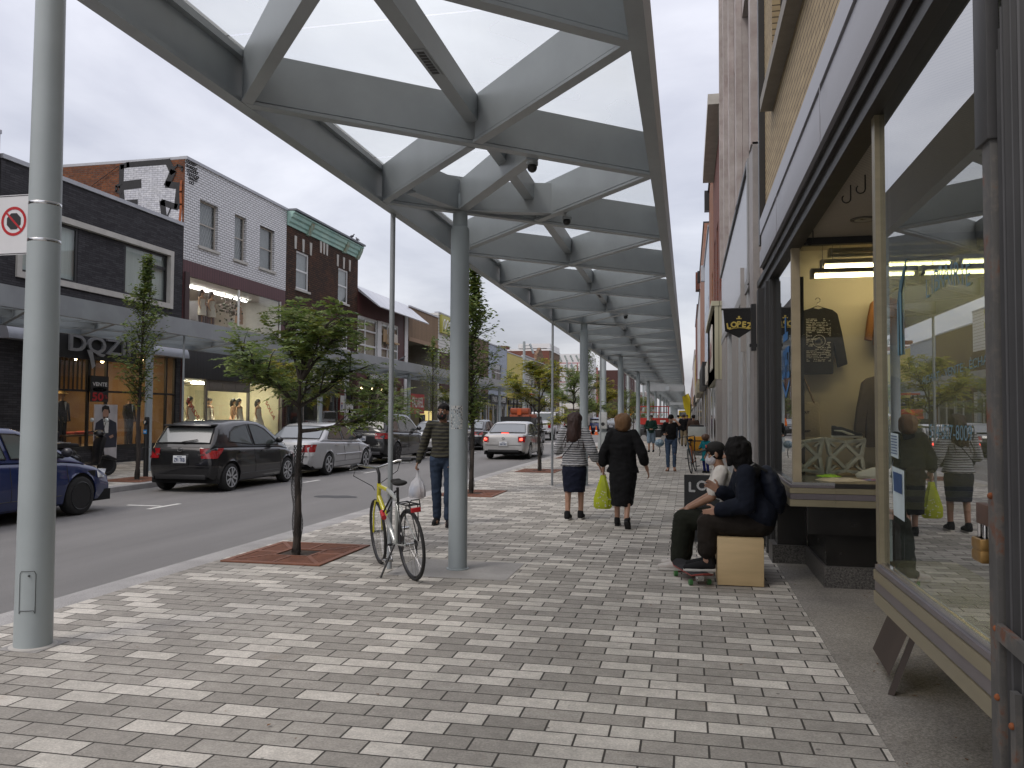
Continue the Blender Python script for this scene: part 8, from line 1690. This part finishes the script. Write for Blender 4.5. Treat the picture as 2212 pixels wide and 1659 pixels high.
# distant lamp posts
lamp_post('far lamp post with cylinder lamp left of the drainpipe across the road', -12.4, 62, .06, 7.3, .13, .10, 1); lamp_post('farther lamp post with cylinder lamp across the road', -12.4, 85, .06, 7.3, .13, .10, 1)
lamp_post('lamp post on a wide plinth carrying the grey control box', -3.98, 39.6, 0, 7.5, .13, .11, base=True); lamp_post('far right lamp post with a lamp arm near the scissor lift', -4.4, 62, 0, 7.5, .13, .10, -1)
lamp_post('thin far lamp post between the canopy columns', -4.4, 84, 0, 7.5, .13, .10)
t = thing('control_box', 'pale grey signal control box mounted on the lamp post plinth', 'control box', (-3.98, 39.3, 1.0)); MB().box(-.19, .19, -.1, .12, 0, .78).build('cabinet', mat('cabinet_grey', (.42,.43,.42), .5), t, bevel=.015); MB().lathe([(0,-.11),(.08,-.11),(.09,-.10)], (0,0,0), 14, axis='y').build('lens', BLACK, t).location = (.0, -.0, .22)
p = gp(1375, 950); t = thing('road_works_sign', 'small orange road works sign far down the right kerb', 'sign', (-4.6, 66, 0)); MB().tube([(0,0,0),(0,0,2.2)], .04, 6).build('post', STEEL, t); MB().prism([(0,1.5),(.42,1.95),(0,2.4),(-.42,1.95)], lambda u, v, d: (u, d, v), -.06, -.03).build('panel', mat('orange_sign', (.7,.28,.02), .5), t)
t = thing('parking_sign', 'tall narrow white parking sign across the road beside the box truck', 'sign', (-11.9, 70, .06)); MB().tube([(0,0,0),(0,0,3.4)], .04, 6).build('post', STEEL, t); MB().box(-.2, .2, -.06, -.04, 2.2, 3.3).build('panel', SGW, t)
mb = MB(); text(mb, 'P', (0,-.065,3.0), (1,0,0), (0,0,1), h=.3, bold=.01); mb.box(-.12,.12,-.066,-.062,2.4,2.45); mb.build('lettering', BLACK, t, fixn=False)
# parking pay post
t = thing('parking_post', 'black parking bay post with round blue P badge across the road', 'post', (-12.95, 17.7, .06)); MB().lathe([(.06,0),(.06,1.42),(.05,1.46),(0,1.47)], (0,0,0), 16).build('post', BLACK, t, smooth=40)
BLU = mat('blue_badge', (.02,.22,.55), .4)
for z, nm in ((1.33,'round'),(1.1,'square')):
    mb = MB()
    if nm == 'round': mb.lathe([(0,-.064),(.055,-.064)], (0,0,0), 18, axis='y')
    else: mb.poly([(-.05,-.063,-.05),(.05,-.063,-.05),(.05,-.063,.05),(-.05,-.063,.05)])
    o = mb.build('blue_badge', BLU, t, fixn=False); o.location = (0,0,z); mb = MB(); text(mb, 'P' if nm == 'round' else '123', (0,-.067,0), (1,0,0), (0,0,1), h=.07 if nm == 'round' else .035, bold=.003); mb.build('lettering', WHITE, o, fixn=False)
MB().tube([(.075*math.cos(a*math.pi/8), .0+.09*math.sin(a*math.pi/8), .72) for a in range(16)], .008, 5, closed=True).build('hoop', BLACK, t)
# torn poster on the second column
t = thing('torn_poster', 'torn white poster remnant on the middle canopy column', 'poster', (-2.35, 8.27, 1.58)); mb = MB(); rd = random.Random(9); n, k = 14, 20
for i in range(n):
    for j in range(k):
        u, v = (i+.5)/n, (j+.5)/k; edge = i in (0, n-1) or j in (0, k-1)
        if rd.random() < (.85 if edge else (.15 if .15 < u < .75 and v < .8 else .4)):
            a0, a1 = [-2.25+1.35*(q/n) for q in (i, i+1)]; z0, z1_ = [-.12+.24*(q/k) for q in (j, j+1)]; r = .0995+rd.uniform(0,.0008); mb.poly([(r*math.cos(a0), r*math.sin(a0), z0), (r*math.cos(a1), r*math.sin(a1), z0), (r*math.cos(a1), r*math.sin(a1), z1_), (r*math.cos(a0), r*math.sin(a0), z1_)], 0 if rd.random() < .7 else 1)
mb.build('paper', [mat('poster_scrap', (.5,.5,.48), .9, var=.3, scale=60), mat('poster_ink', (.08,.08,.085), .8)], t, fixn=False)
# ---------------------------------------------------------------- bicycles
def bicycle(label, loc, rz, lean, c1, c2, rack=True, drop=False, group='bicycles', steer=.0):
    t = thing('bicycle', label, 'bicycle', loc, rz, group=group); t.rotation_euler = (0, lean, rz) if 0 else (lean, 0, rz); t.rotation_mode = 'XYZ'
    R, rx, fx, wz = .345, -.50, .50, .345; T = lambda m_, pts, r, par=t, nm='frame', n=8: MB().tube(pts, r, n).build(nm, m_, par, smooth=60)
    BB, ST, HT, HB = V3((-.06,0,.29)), V3((-.20,0,.78)), V3((.34,0,.88)), V3((.38,0,.74))
    def whl(x, st):
        w_ = MB().tube([(R*.965*math.cos(a*math.pi/20), 0, R*.965*math.sin(a*math.pi/20)) for a in range(40)], .0165, 8, closed=True).build('wheel', RUBBER, t, smooth=60); w_.location = (x, 0, wz); w_.rotation_euler = (0,0,st)
        MB().tube([((R-.035)*math.cos(a*math.pi/20), 0, (R-.035)*math.sin(a*math.pi/20)) for a in range(40)], .010, 6, closed=True).build('rim', mat('dark_rim', (.05,.05,.055), .4, .5) if 'dark_rim' not in bpy.data.materials else bpy.data.materials['dark_rim'], w_, smooth=60)
        mb = MB()
        for i in range(28): a = 2*math.pi*i/28; s = .022*(1 if i % 2 else -1); mb.tube([(.018*math.cos(a+.9*(1 if i % 4 < 2 else -1)), s, .018*math.sin(a+.9*(1 if i % 4 < 2 else -1))), ((R-.04)*math.cos(a), 0, (R-.04)*math.sin(a))], .0012, 3, cap=False)
        mb.tube([(0,-.05,0),(0,.05,0)], .017, 10); mb.build('spokes', CHROME, w_); return w_
    whl(rx, 0); whl(fx, steer)
    fr = MB(); fr.tube([HB, HT], .024, 10, 0); mid = HB.lerp(BB, .45); mt = HT.lerp(ST, .5)
    fr.tube([HB, mid], .027, 10, 0); fr.tube([HT-V3((0,0,.03)), mt], .024, 10, 0); fr.tube([mid, BB], .027, 10, 1); fr.tube([mt, ST+V3((0,0,-.03))], .023, 10, 1); fr.tube([BB, ST], .022, 10, 1)
    for s in (-1, 1): fr.tube([BB+V3((0,s*.03,0)), V3((rx,s*.062,wz))], .010, 8, 1); fr.tube([ST+V3((.0,s*.012,-.05)), V3((rx,s*.062,wz))], .009, 8, 1)
    fr.build('frame', [c1, c2], t, smooth=60)
    mb = MB(); mb.tube([HB+V3((.01,0,-.01)), HB+V3((.02,0,-.06))], .022, 8)
    for s in (-1, 1): mb.tube([HB+V3((.02,s*.035,-.05)), V3((fx-.04,s*.045,.55)), V3((fx,s*.048,wz))], .011, 8)
    mb.build('fork', c1, t, smooth=60)
    T(BLACK, [HT, HT+V3((-.02,0,.10)), HT+V3((.03,0,.16))], .017, nm='stem'); hb = HT+V3((.03,0,.16))
    if drop: pts = [hb+V3((.10,s*.22,z)) for s, z in ((1,-.14),)]+[hb+V3((.11,.23,-.02)), hb+V3((.0,.21,.0)), hb, hb+V3((.0,-.21,.0)), hb+V3((.11,-.23,-.02)), hb+V3((.10,-.22,-.14))]
    else: pts = [hb+V3((-.16,.31,.06)), hb+V3((-.05,.22,.06)), hb+V3((.02,.1,.02)), hb, hb+V3((.02,-.1,.02)), hb+V3((-.05,-.22,.06)), hb+V3((-.16,-.31,.06))]
    T(BLACK if drop else CHROME, pts, .0125, nm='handlebar')
    for s in (-1, 1):
        e = hb+V3((-.16,s*.31,.06)) if not drop else hb+V3((.10,s*.22,-.14)); d = V3((-.11,s*.09,0)).normalized() if not drop else V3((0,0,-1)); T(BLACK, [e-d*.09, e+d*.03], .018, nm='grip')
        T(CHROME if not drop else BLACK, [e-d*.10+V3((.02,0,-.02)), e-d*.04+V3((.05,0,-.03)), e+d*.05+V3((.05,0,-.03))], .006, nm='brake_lever', n=6)
        T(BLACK, [e-d*.11, e-d*.1+V3((.14,0,-.12)), hb+V3((.12,s*.03,-.2)), HB+V3((.06,s*.02,.06))], .004, nm='cable', n=5)
    T(BLACK, [ST-V3((0,0,.05)), ST+V3((-.03,0,.10))], .015, nm='seat_post')
    mb = MB(); ell(mb, V3((-.30,0,.93)), (.09,.075,.028)); cone(mb, (-.26,0,.935), (-.09,0,.935), .040, .022); fuse('saddle', mb, .008, BLKC, t)
    if rack:
        mb = MB()
        for s in (-1, 1): mb.tube([(-.30,s*.055,.74),(-.66,s*.06,.745),(-.68,s*.05,.72)], .007, 6); mb.tube([(-.36,s*.06,.742),(rx,s*.075,wz+.02)], .006, 6); mb.tube([(-.60,s*.06,.742),(rx,s*.08,wz+.02)], .006, 6)
        for x in (-.34, -.46, -.58, -.66): mb.tube([(x,-.058,.745),(x,.058,.745)], .006, 6)
        mb.tube([(-.66,-.06,.745),(-.70,-.04,.80),(-.70,.04,.80),(-.66,.06,.745)], .006, 6); mb.build('rear_rack', BLACK, t, smooth=60); MB().box(-.705,-.685,-.05,.05,.68,.725).build('reflector', REDM, t, bevel=.006)
        T(BLACK, [BB+V3((-.12,.06,.02)), BB+V3((-.20,.26,-.28))], .010, nm='kickstand')
        T(BLACK, [V3((.06,0,.62)), V3((.02,.05,.60)), V3((-.03,.0,.72))], .008, nm='lock_bracket'); T(REDM, [V3((.16,.05,.60)), V3((.02,.08,.56))], .026, nm='lock_body', n=12); T(BLACK, [V3((.10,.06,.60)), V3((-.02,-.02,.80)), V3((-.10,-.03,.83))], .010, nm='lock_bar')
    mb = MB(); mb.lathe([(.085,-.052),(.092,-.05),(.092,-.046),(.085,-.044)], BB, 24, axis='y'); mb.tube([BB+V3((0,-.09,0)), BB+V3((0,.09,0))], .014, 8); mb.build('chainring', BLACK, t)
    for s, dx, dz in ((-1, .09, .13), (1, -.09, -.13)): T(CHROME, [BB+V3((0,s*.08,0)), BB+V3((dx,s*.085,dz))], .009, nm='crank'); MB().box(BB.x+dx-.045, BB.x+dx+.045, min(s*.09, s*.18), max(s*.09, s*.18), BB.z+dz-.012, BB.z+dz+.012).build('pedal', CHROME if not drop else BLACK, t, bevel=.004)
    mb = MB(); mb.tube([BB+V3((0,-.048,.09)), V3((rx,-.048,wz+.04))], .004, 4); mb.tube([BB+V3((0,-.048,-.09)), V3((rx,-.048,wz-.05))], .004, 4); mb.lathe([(.03,-.06),(.045,-.045),(.02,-.03)], (rx,0,wz), 16, axis='y'); mb.tube([(rx+.0,-.05,wz),(rx+.02,-.055,wz-.1),(rx+.04,-.055,wz-.14)], .012, 6); mb.build('drivetrain', BLACK, t)
    return t
YEL_P = mat('yellow_frame_paint', (.55,.50,.02), .25, coat=1, var=.05); WHT_P = mat('silver_frame_paint', (.5,.52,.5), .25, .3, coat=1, var=.05)
t = bicycle('yellow and silver city bicycle with rear rack locked beside the near column', (-2.93, 8.01, 0), math.atan2(.75,-.63), math.radians(-5), YEL_P, WHT_P, steer=-.10)
mb = MB(); a_, b_ = V3((.38,0,.74)), V3((.19,0,.54)); d_ = (b_-a_).normalized(); text(mb, 'BROOKLYN', a_.lerp(b_,.5)+V3((0,.0225,0)), d_*-1, V3((d_.z,0,-d_.x))*-1, w=.14, h=.022); mb.build('frame_lettering', BLACK, t, fixn=False)
t = bicycle('dark cargo bicycle with drop handlebar facing the camera beside the child', (.16, 24.15, 0), math.radians(-97), math.radians(8), mat('grey_blue_frame', (.05,.10,.13), .4), mat('orange_frame', (.30,.09,.03), .4), rack=False, drop=True)
t = thing('yellow_pannier', 'yellow bicycle bag with black straps on the cargo bicycle', 'bag', (.22, 24.55, .60)); MB().box(-.21, .21, -.1, .12, 0, .42).build('bag', mat('mustard_nylon', (.55,.26,.02), .6, bump=.4, bscale=9), t, bevel=.04); mb = MB(); mb.box(-.215,.215,-.108,-.1,.28,.31); mb.box(-.05,-.02,-.108,-.1,0,.42); mb.build('strap', BLACK, t)
t = thing('cargo_box', 'pale grey box panel standing behind the yellow bicycle bag', 'box', (.26, 24.85, .45)); MB().box(-.26, .26, -.06, .3, 0, .85).build('panel', mat('grey_box', (.40,.43,.42), .6), t, bevel=.02); MB().box(-.2, .2, -.0, .28, .852, .9).build('black_lid', BLACK, t)
# ---------------------------------------------------------------- seat box, skateboard, boards
BIRCH = mat('birch_plywood', (.56,.415,.225), .55, var=.08, scale=2, stretch=(1,1,9), bump=.05)
t = tag(MB().box(.27, .695, 8.05, 9.25, .008, .455).build('wooden_box', BIRCH, bevel=.004), 'pale plywood box used as a bench in front of the shop', 'box')
t = thing('skateboard', 'skateboard with red edge and green wheels under the feet of the seated pair', 'skateboard', (.035, 8.24, 0), math.radians(109)); mb = MB(); ol = []
n = 12; top_ = []
for i in range(n+1): x = -.40+.8*i/n; w_ = .1*(1-max(0, abs(x)-.30)**2*70) if abs(x) > .3 else .1; z = .095+max(0, abs(x)-.27)*.30; top_.append((x, max(.03, w_), z))
vs = [(x, s*w_, z+dz) for x, w_, z in top_ for s, dz in ((-1,0),(1,0),(1,.012),(-1,.012))]; fs = []; ms = []
for i in range(n):
    for j in range(4): fs.append((i*4+j, i*4+(j+1) % 4, (i+1)*4+(j+1) % 4, (i+1)*4+j)); ms.append(1 if j == 2 else 0)
mb.v += vs; mb.f += [list(f) for f in fs]; mb.m += ms; mb.f += [[0,1,2,3],[n*4,n*4+1,n*4+2,n*4+3]]; mb.m += [0,0]; mb.build('deck', [mat('red_deck', (.25,.04,.03), .5), mat('grip_tape', (.02,.02,.022), .95)], t)
GW = mat('green_wheel', (.05,.16,.05), .5)
for x in (-.22, .22):
    MB().tube([(x,-.09,.045),(x,.09,.045)], .010, 8).build('truck', CHROME, t); MB().box(x-.03, x+.03, -.03, .03, .045, .094).build('truck_base', CHROME, t)
    for s in (-1, 1): MB().lathe([(.012,-.018),(.027,-.016),(.028,.016),(.012,.018)], (0,0,0), 16, axis='y').build('wheel', GW, t, smooth=40).location = (x, s*.09, .03)
CHK = mat('chalkboard', (.018,.019,.02), .75, var=.35, scale=5); CHALK = mat('chalk', (.45,.45,.45), .95, var=.3, scale=60)
t = thing('chalkboard_sign', 'black chalkboard sandwich sign lettered LOPEZ behind the seated pair', 'sign', (.33, 10.95, 0), world=True)
for s, nm in ((-1, 'front_panel'), (1, 'back_panel')):
    y0, y1 = 10.95+s*.22, 10.95+s*.03; mb = MB(); mb.add([(-.05,y0,.02),(.66,y0,.02),(.66,y1,.84),(-.05,y1,.84),(-.05,y0+s*-.02,.02),(.66,y0-s*.02,.02),(.66,y1-s*.02,.84),(-.05,y1-s*.02,.84)], [(0,1,2,3),(7,6,5,4),(0,4,5,1),(1,5,6,2),(2,6,7,3),(3,7,4,0)]); o = mb.build(nm, CHK, t)
    if s < 0:
        upv = V3((0,.19,.82)).normalized(); P_ = lambda u, v: V3((u, 10.95-.22+.19*(v-.02)/.82-.004, v)); mb = MB()
        for i, ch in enumerate('LOPEZ'): text(mb, ch, P_(.05+i*.125, .69+.02*(i % 2)), (1,0,0), upv, h=.12, bold=.006)
        mb.tube([P_(.30+.24*math.cos(a*.2), .30+.26*math.sin(a*.2)) for a in range(2, 15)], .004, 5); mb.build('chalk_lettering', CHALK, o, fixn=False)
DW = mat('dark_stained_wood', (.045,.03,.022), .6, var=.2, stretch=(1,1,.2))
t = thing('easel_sign', 'dark wooden folding sign standing in the entry beneath the near bay', 'sign', (1.35, 5.3, 0), world=True)
mb = MB(); mb.add([(1.12,5.12,.007),(1.14,5.19,.007),(1.42,5.24,.72),(1.40,5.17,.72),(1.15,5.10,.007),(1.17,5.17,.007),(1.45,5.22,.72),(1.43,5.15,.72)], [(0,1,2,3),(4,5,6,7),(0,1,5,4),(1,2,6,5),(2,3,7,6),(3,0,4,7)]); mb.build('leg', DW, t)
mb = MB(); mb.add([(1.40,5.15,.72),(1.46,5.24,.72),(1.75,5.95,.007),(1.68,5.98,.007)], [(0,1,2,3)]); mb.bar((1.43,5.22,.70),(1.72,5.95,.02),.05,.03); mb.build('leg', DW, t)
MB().add([(1.14,5.17,.10),(1.40,5.2,.70),(1.42,5.75,.70),(1.17,5.75,.10)], [(0,1,2,3)]).build('panel', DW, t, fixn=False)
# ---------------------------------------------------------------- scooter across the road
t = thing('motor_scooter', 'black motor scooter with top box parked on the far pavement behind the blue sedan', 'scooter', (-14.35, 17.2, .06), math.radians(66)); SB = mat('scooter_plastic', (.012,.012,.014), .3, coat=.5)
for x in (-.62, .62):
    w_ = MB().tube([(.19*math.cos(a*math.pi/12), 0, .19*math.sin(a*math.pi/12)) for a in range(24)], .055, 10, closed=True).build('wheel', RUBBER, t, smooth=60); w_.location = (x, 0, .245); MB().lathe([(0,-.03),(.15,-.03),(.15,.03),(0,.03)], (0,0,0), 16, axis='y').build('rim', RIM_B, w_)
mb = MB(); ell(mb, V3((-.5,0,.55)), (.38,.16,.20)); ell(mb, V3((-.25,0,.42)), (.25,.15,.16)); fuse('rear_body', mb, .02, SB, t); MB().box(-.28, .34, -.16, .16, .27, .33).build('footboard', SB, t, bevel=.02)
mb = MB(); mb.prism([(.30,.3),(.36,.3),(.52,.95),(.44,1.0),(.36,.85)], lambda u, v, d: (u, d, v), -.2, .2); mb.build('leg_shield', SB, t, bevel=.03); MB().tube([(.62,.1,.25),(.52,.06,.8)], .025, 8).build('fork', BLACK, t); MB().prism([(.42,.44),(.85,.36),(.84,.42),(.62,.52),(.45,.5)], lambda u, v, d: (u, d, v), -.08, .08).build('mudguard', SB, t, bevel=.02)
mb = MB(); ell(mb, V3((.42,0,1.05)), (.13,.16,.09)); fuse('head_shell', mb, .015, SB, t); MB().tube([(.30,.36,1.08),(.42,.15,1.1),(.42,-.15,1.1),(.30,-.36,1.08)], .018, 8).build('handlebar', BLACK, t, smooth=60)
for s in (-1, 1): MB().tube([(.38,s*.25,1.1),(.40,s*.32,1.32)], .008, 6).build('mirror_stalk', BLACK, t); mb = MB(); ell(mb, V3((.40,s*.35,1.38)), (.03,.09,.06)); fuse('mirror', mb, .012, mat('mirror_face', (.6,.65,.65), .1, .3) if 'mirror_face' not in bpy.data.materials else bpy.data.materials['mirror_face'], t)
MB().prism([(-.75,.72),(-.1,.72),(-.15,.82),(-.5,.84),(-.75,.80)], lambda u, v, d: (u, d, v), -.15, .15).build('seat', BLACK, t, bevel=.03); MB().box(-.98,-.6,-.2,.2,.9,1.12).build('top_box', SB, t, bevel=.05); MB().box(-.985,-.75,-.17,.17,1.05,1.13).build('top_box_reflector', REDM, t, bevel=.02); MB().box(-.90,-.82,-.15,.15,.6,.7).build('tail_light', TAIL, t, bevel=.02); MB().box(-.86,-.78,-.2,-.15,.58,.68).build('indicator', AMB, t)
mb = MB(); mb.tube([(-.35,.17,.84),(-.75,.17,.86),(-.95,.1,.88),(-.95,-.1,.88),(-.75,-.17,.86),(-.35,-.17,.84)], .012, 6); mb.build('grab_rail', CHROME, t, smooth=60)
# ---------------------------------------------------------------- lift, cones, litter, birds, flag
LR = mat('lift_red', (.42,.03,.02), .45); p = gp(1410, 951); t = thing('scissor_lift', 'red and black scissor lift parked under the far canopy columns', 'lift', (-2.2, 54, 0)); MB().box(-.85, .95, -.4, .4, .25, .75).build('base', TRIM, t, bevel=.03)
mb = MB()
for i in range(3): mb.bar((-.8,-.3,.78+i*.1),(.9,-.3,.86+i*.1),.05,.06); mb.bar((-.8,.3,.86+i*.1),(.9,.3,.78+i*.1),.05,.06)
mb.build('scissor_arms', TRIM, t); MB().box(-.9, 1.0, -.42, .42, 1.08, 1.5).build('platform', LR, t); mb = MB()
for x in (-.87,-.25,.36,.97):
    for y in (-.4,.4): mb.box(x-.02,x+.02,y-.02,y+.02,1.5,2.25)
for y in (-.4,.4): mb.box(-.89,.99,y-.018,y+.018,2.22,2.27); mb.box(-.89,.99,y-.018,y+.018,1.85,1.89)
mb.build('guard_rail', LR, t); mb = MB(); text(mb, 'JLG', (.65,-.424,1.3), (1,0,0), (0,0,1), h=.16, bold=.01) if 0 else mb.box(.45,.8,-.424,-.421,1.22,1.36); mb.build('white_label', WHITE, t)
for x in (-.6, .7):
    for s in (-1, 1): MB().lathe([(0,-.06),(.2,-.06),(.2,.06),(0,.06)], (0,0,0), 16, axis='y').build('wheel', mat('pale_tyre', (.3,.3,.3), .7) if 'pale_tyre' not in bpy.data.materials else bpy.data.materials['pale_tyre'], t).location = (x, s*.42, .2)
CON = mat('cone_orange', (.7,.13,.02), .5)
for v, lb in ((1280, 'left orange traffic cone beside the box truck'), (1293.5, 'right orange traffic cone in front of the small blue car')):
    p = gp(v, 938.3, ROADZ); t = thing('traffic_cone', lb, 'cone', (p.x, 72, ROADZ), group='orange traffic cones'); MB().lathe([(.16,.04),(.14,.05),(.03,.78),(.0,.79)], (0,0,0), 14).build('cone', CON, t, smooth=40); MB().box(-.2,.2,-.2,.2,0,.04).build('base', CON, t); MB().lathe([(.105,.30),(.085,.42)], (0,0,0), 14).build('white_band', WHITE, t)
t = thing('feather_flag', 'yellow feather flag far along the right shopfronts', 'flag', (.25, 76, 0)); MB().tube([(0,0,0),(0,0,3.2),(-.2,0,3.7)], .03, 6).build('pole', BLACK, t); MB().prism([(-.02,.9),(-.02,3.3),(-.25,3.7),(-.75,3.4),(-.6,2.4)], lambda u, v, d: (u, d, v), -.01, .01).build('banner', mat('yellow_flag', (.65,.50,.02), .7), t)
def bird(label, loc, rz):
    t = thing('pigeon', label, 'bird', loc, rz, group='pigeons on the ledges'); mb = MB(); ell(mb, V3((0,0,.13)), (.12,.06,.07), Matrix.Rotation(-.35, 3, 'Y')); cone(mb, (.07,0,.16), (.11,0,.24), .035, .03); cone(mb, (-.08,0,.10), (-.2,0,.06), .04, .02); ell(mb, V3((.12,0,.25)), (.035,.03,.03)); cone(mb, (.14,0,.25), (.175,0,.24), .010, .004); fuse('body', mb, .010, mat('pigeon_grey', (.05,.05,.06), .6, var=.4, scale=12) if 'pigeon_grey' not in bpy.data.materials else bpy.data.materials['pigeon_grey'], t); MB().tube([(0,.02,0),(0,.02,.09)], .006, 4).build('leg', BLACK, t); MB().tube([(0,-.02,0),(0,-.02,.09)], .006, 4).build('leg', BLACK, t)
bird('pigeon standing on the turquoise cornice, left of two', (-17.3, YZ(z3(805,100))[0], 10.87), .5); bird('pigeon crouching on the turquoise cornice, right of two', (-17.3, YZ(z3(855,120))[0], 10.87), 2.6); bird('pigeon on the edge of the grey canopy across the road', (-13.55, px(*z3(1290,1150), -13.55).y, 4.2), .2)
rd = random.Random(12); p = gp(291,1048,ROADZ); mb = MB(); mb.poly([(p.x-.1,p.y-.06,ROADZ+.006),(p.x+.08,p.y-.05,ROADZ+.006),(p.x+.11,p.y+.05,ROADZ+.03),(p.x-.07,p.y+.07,ROADZ+.008)]); tag(mb.build('litter', WHITE, fixn=False), 'crumpled white paper scrap lying on the asphalt behind the hatchback', 'litter')
# dry leaves in the paving joints
mb = MB()
for i in range(70):
    x, y = rd.choice((rd.uniform(-4.9,.8), rd.uniform(.95,2.2))), rd.uniform(3,9)
    if x > .93: y = rd.uniform(4,9)
    leaf(mb, V3((x,y,.012)), V3((rd.gauss(0,1),rd.gauss(0,1),0)), V3((0,0,1)), rd.uniform(.015,.04), rd.uniform(.008,.018), 0)
struct(mb.build('fallen_leaves', mat('dry_leaf', (.16,.075,.03), .8, var=.4), fixn=False), 'stuff')
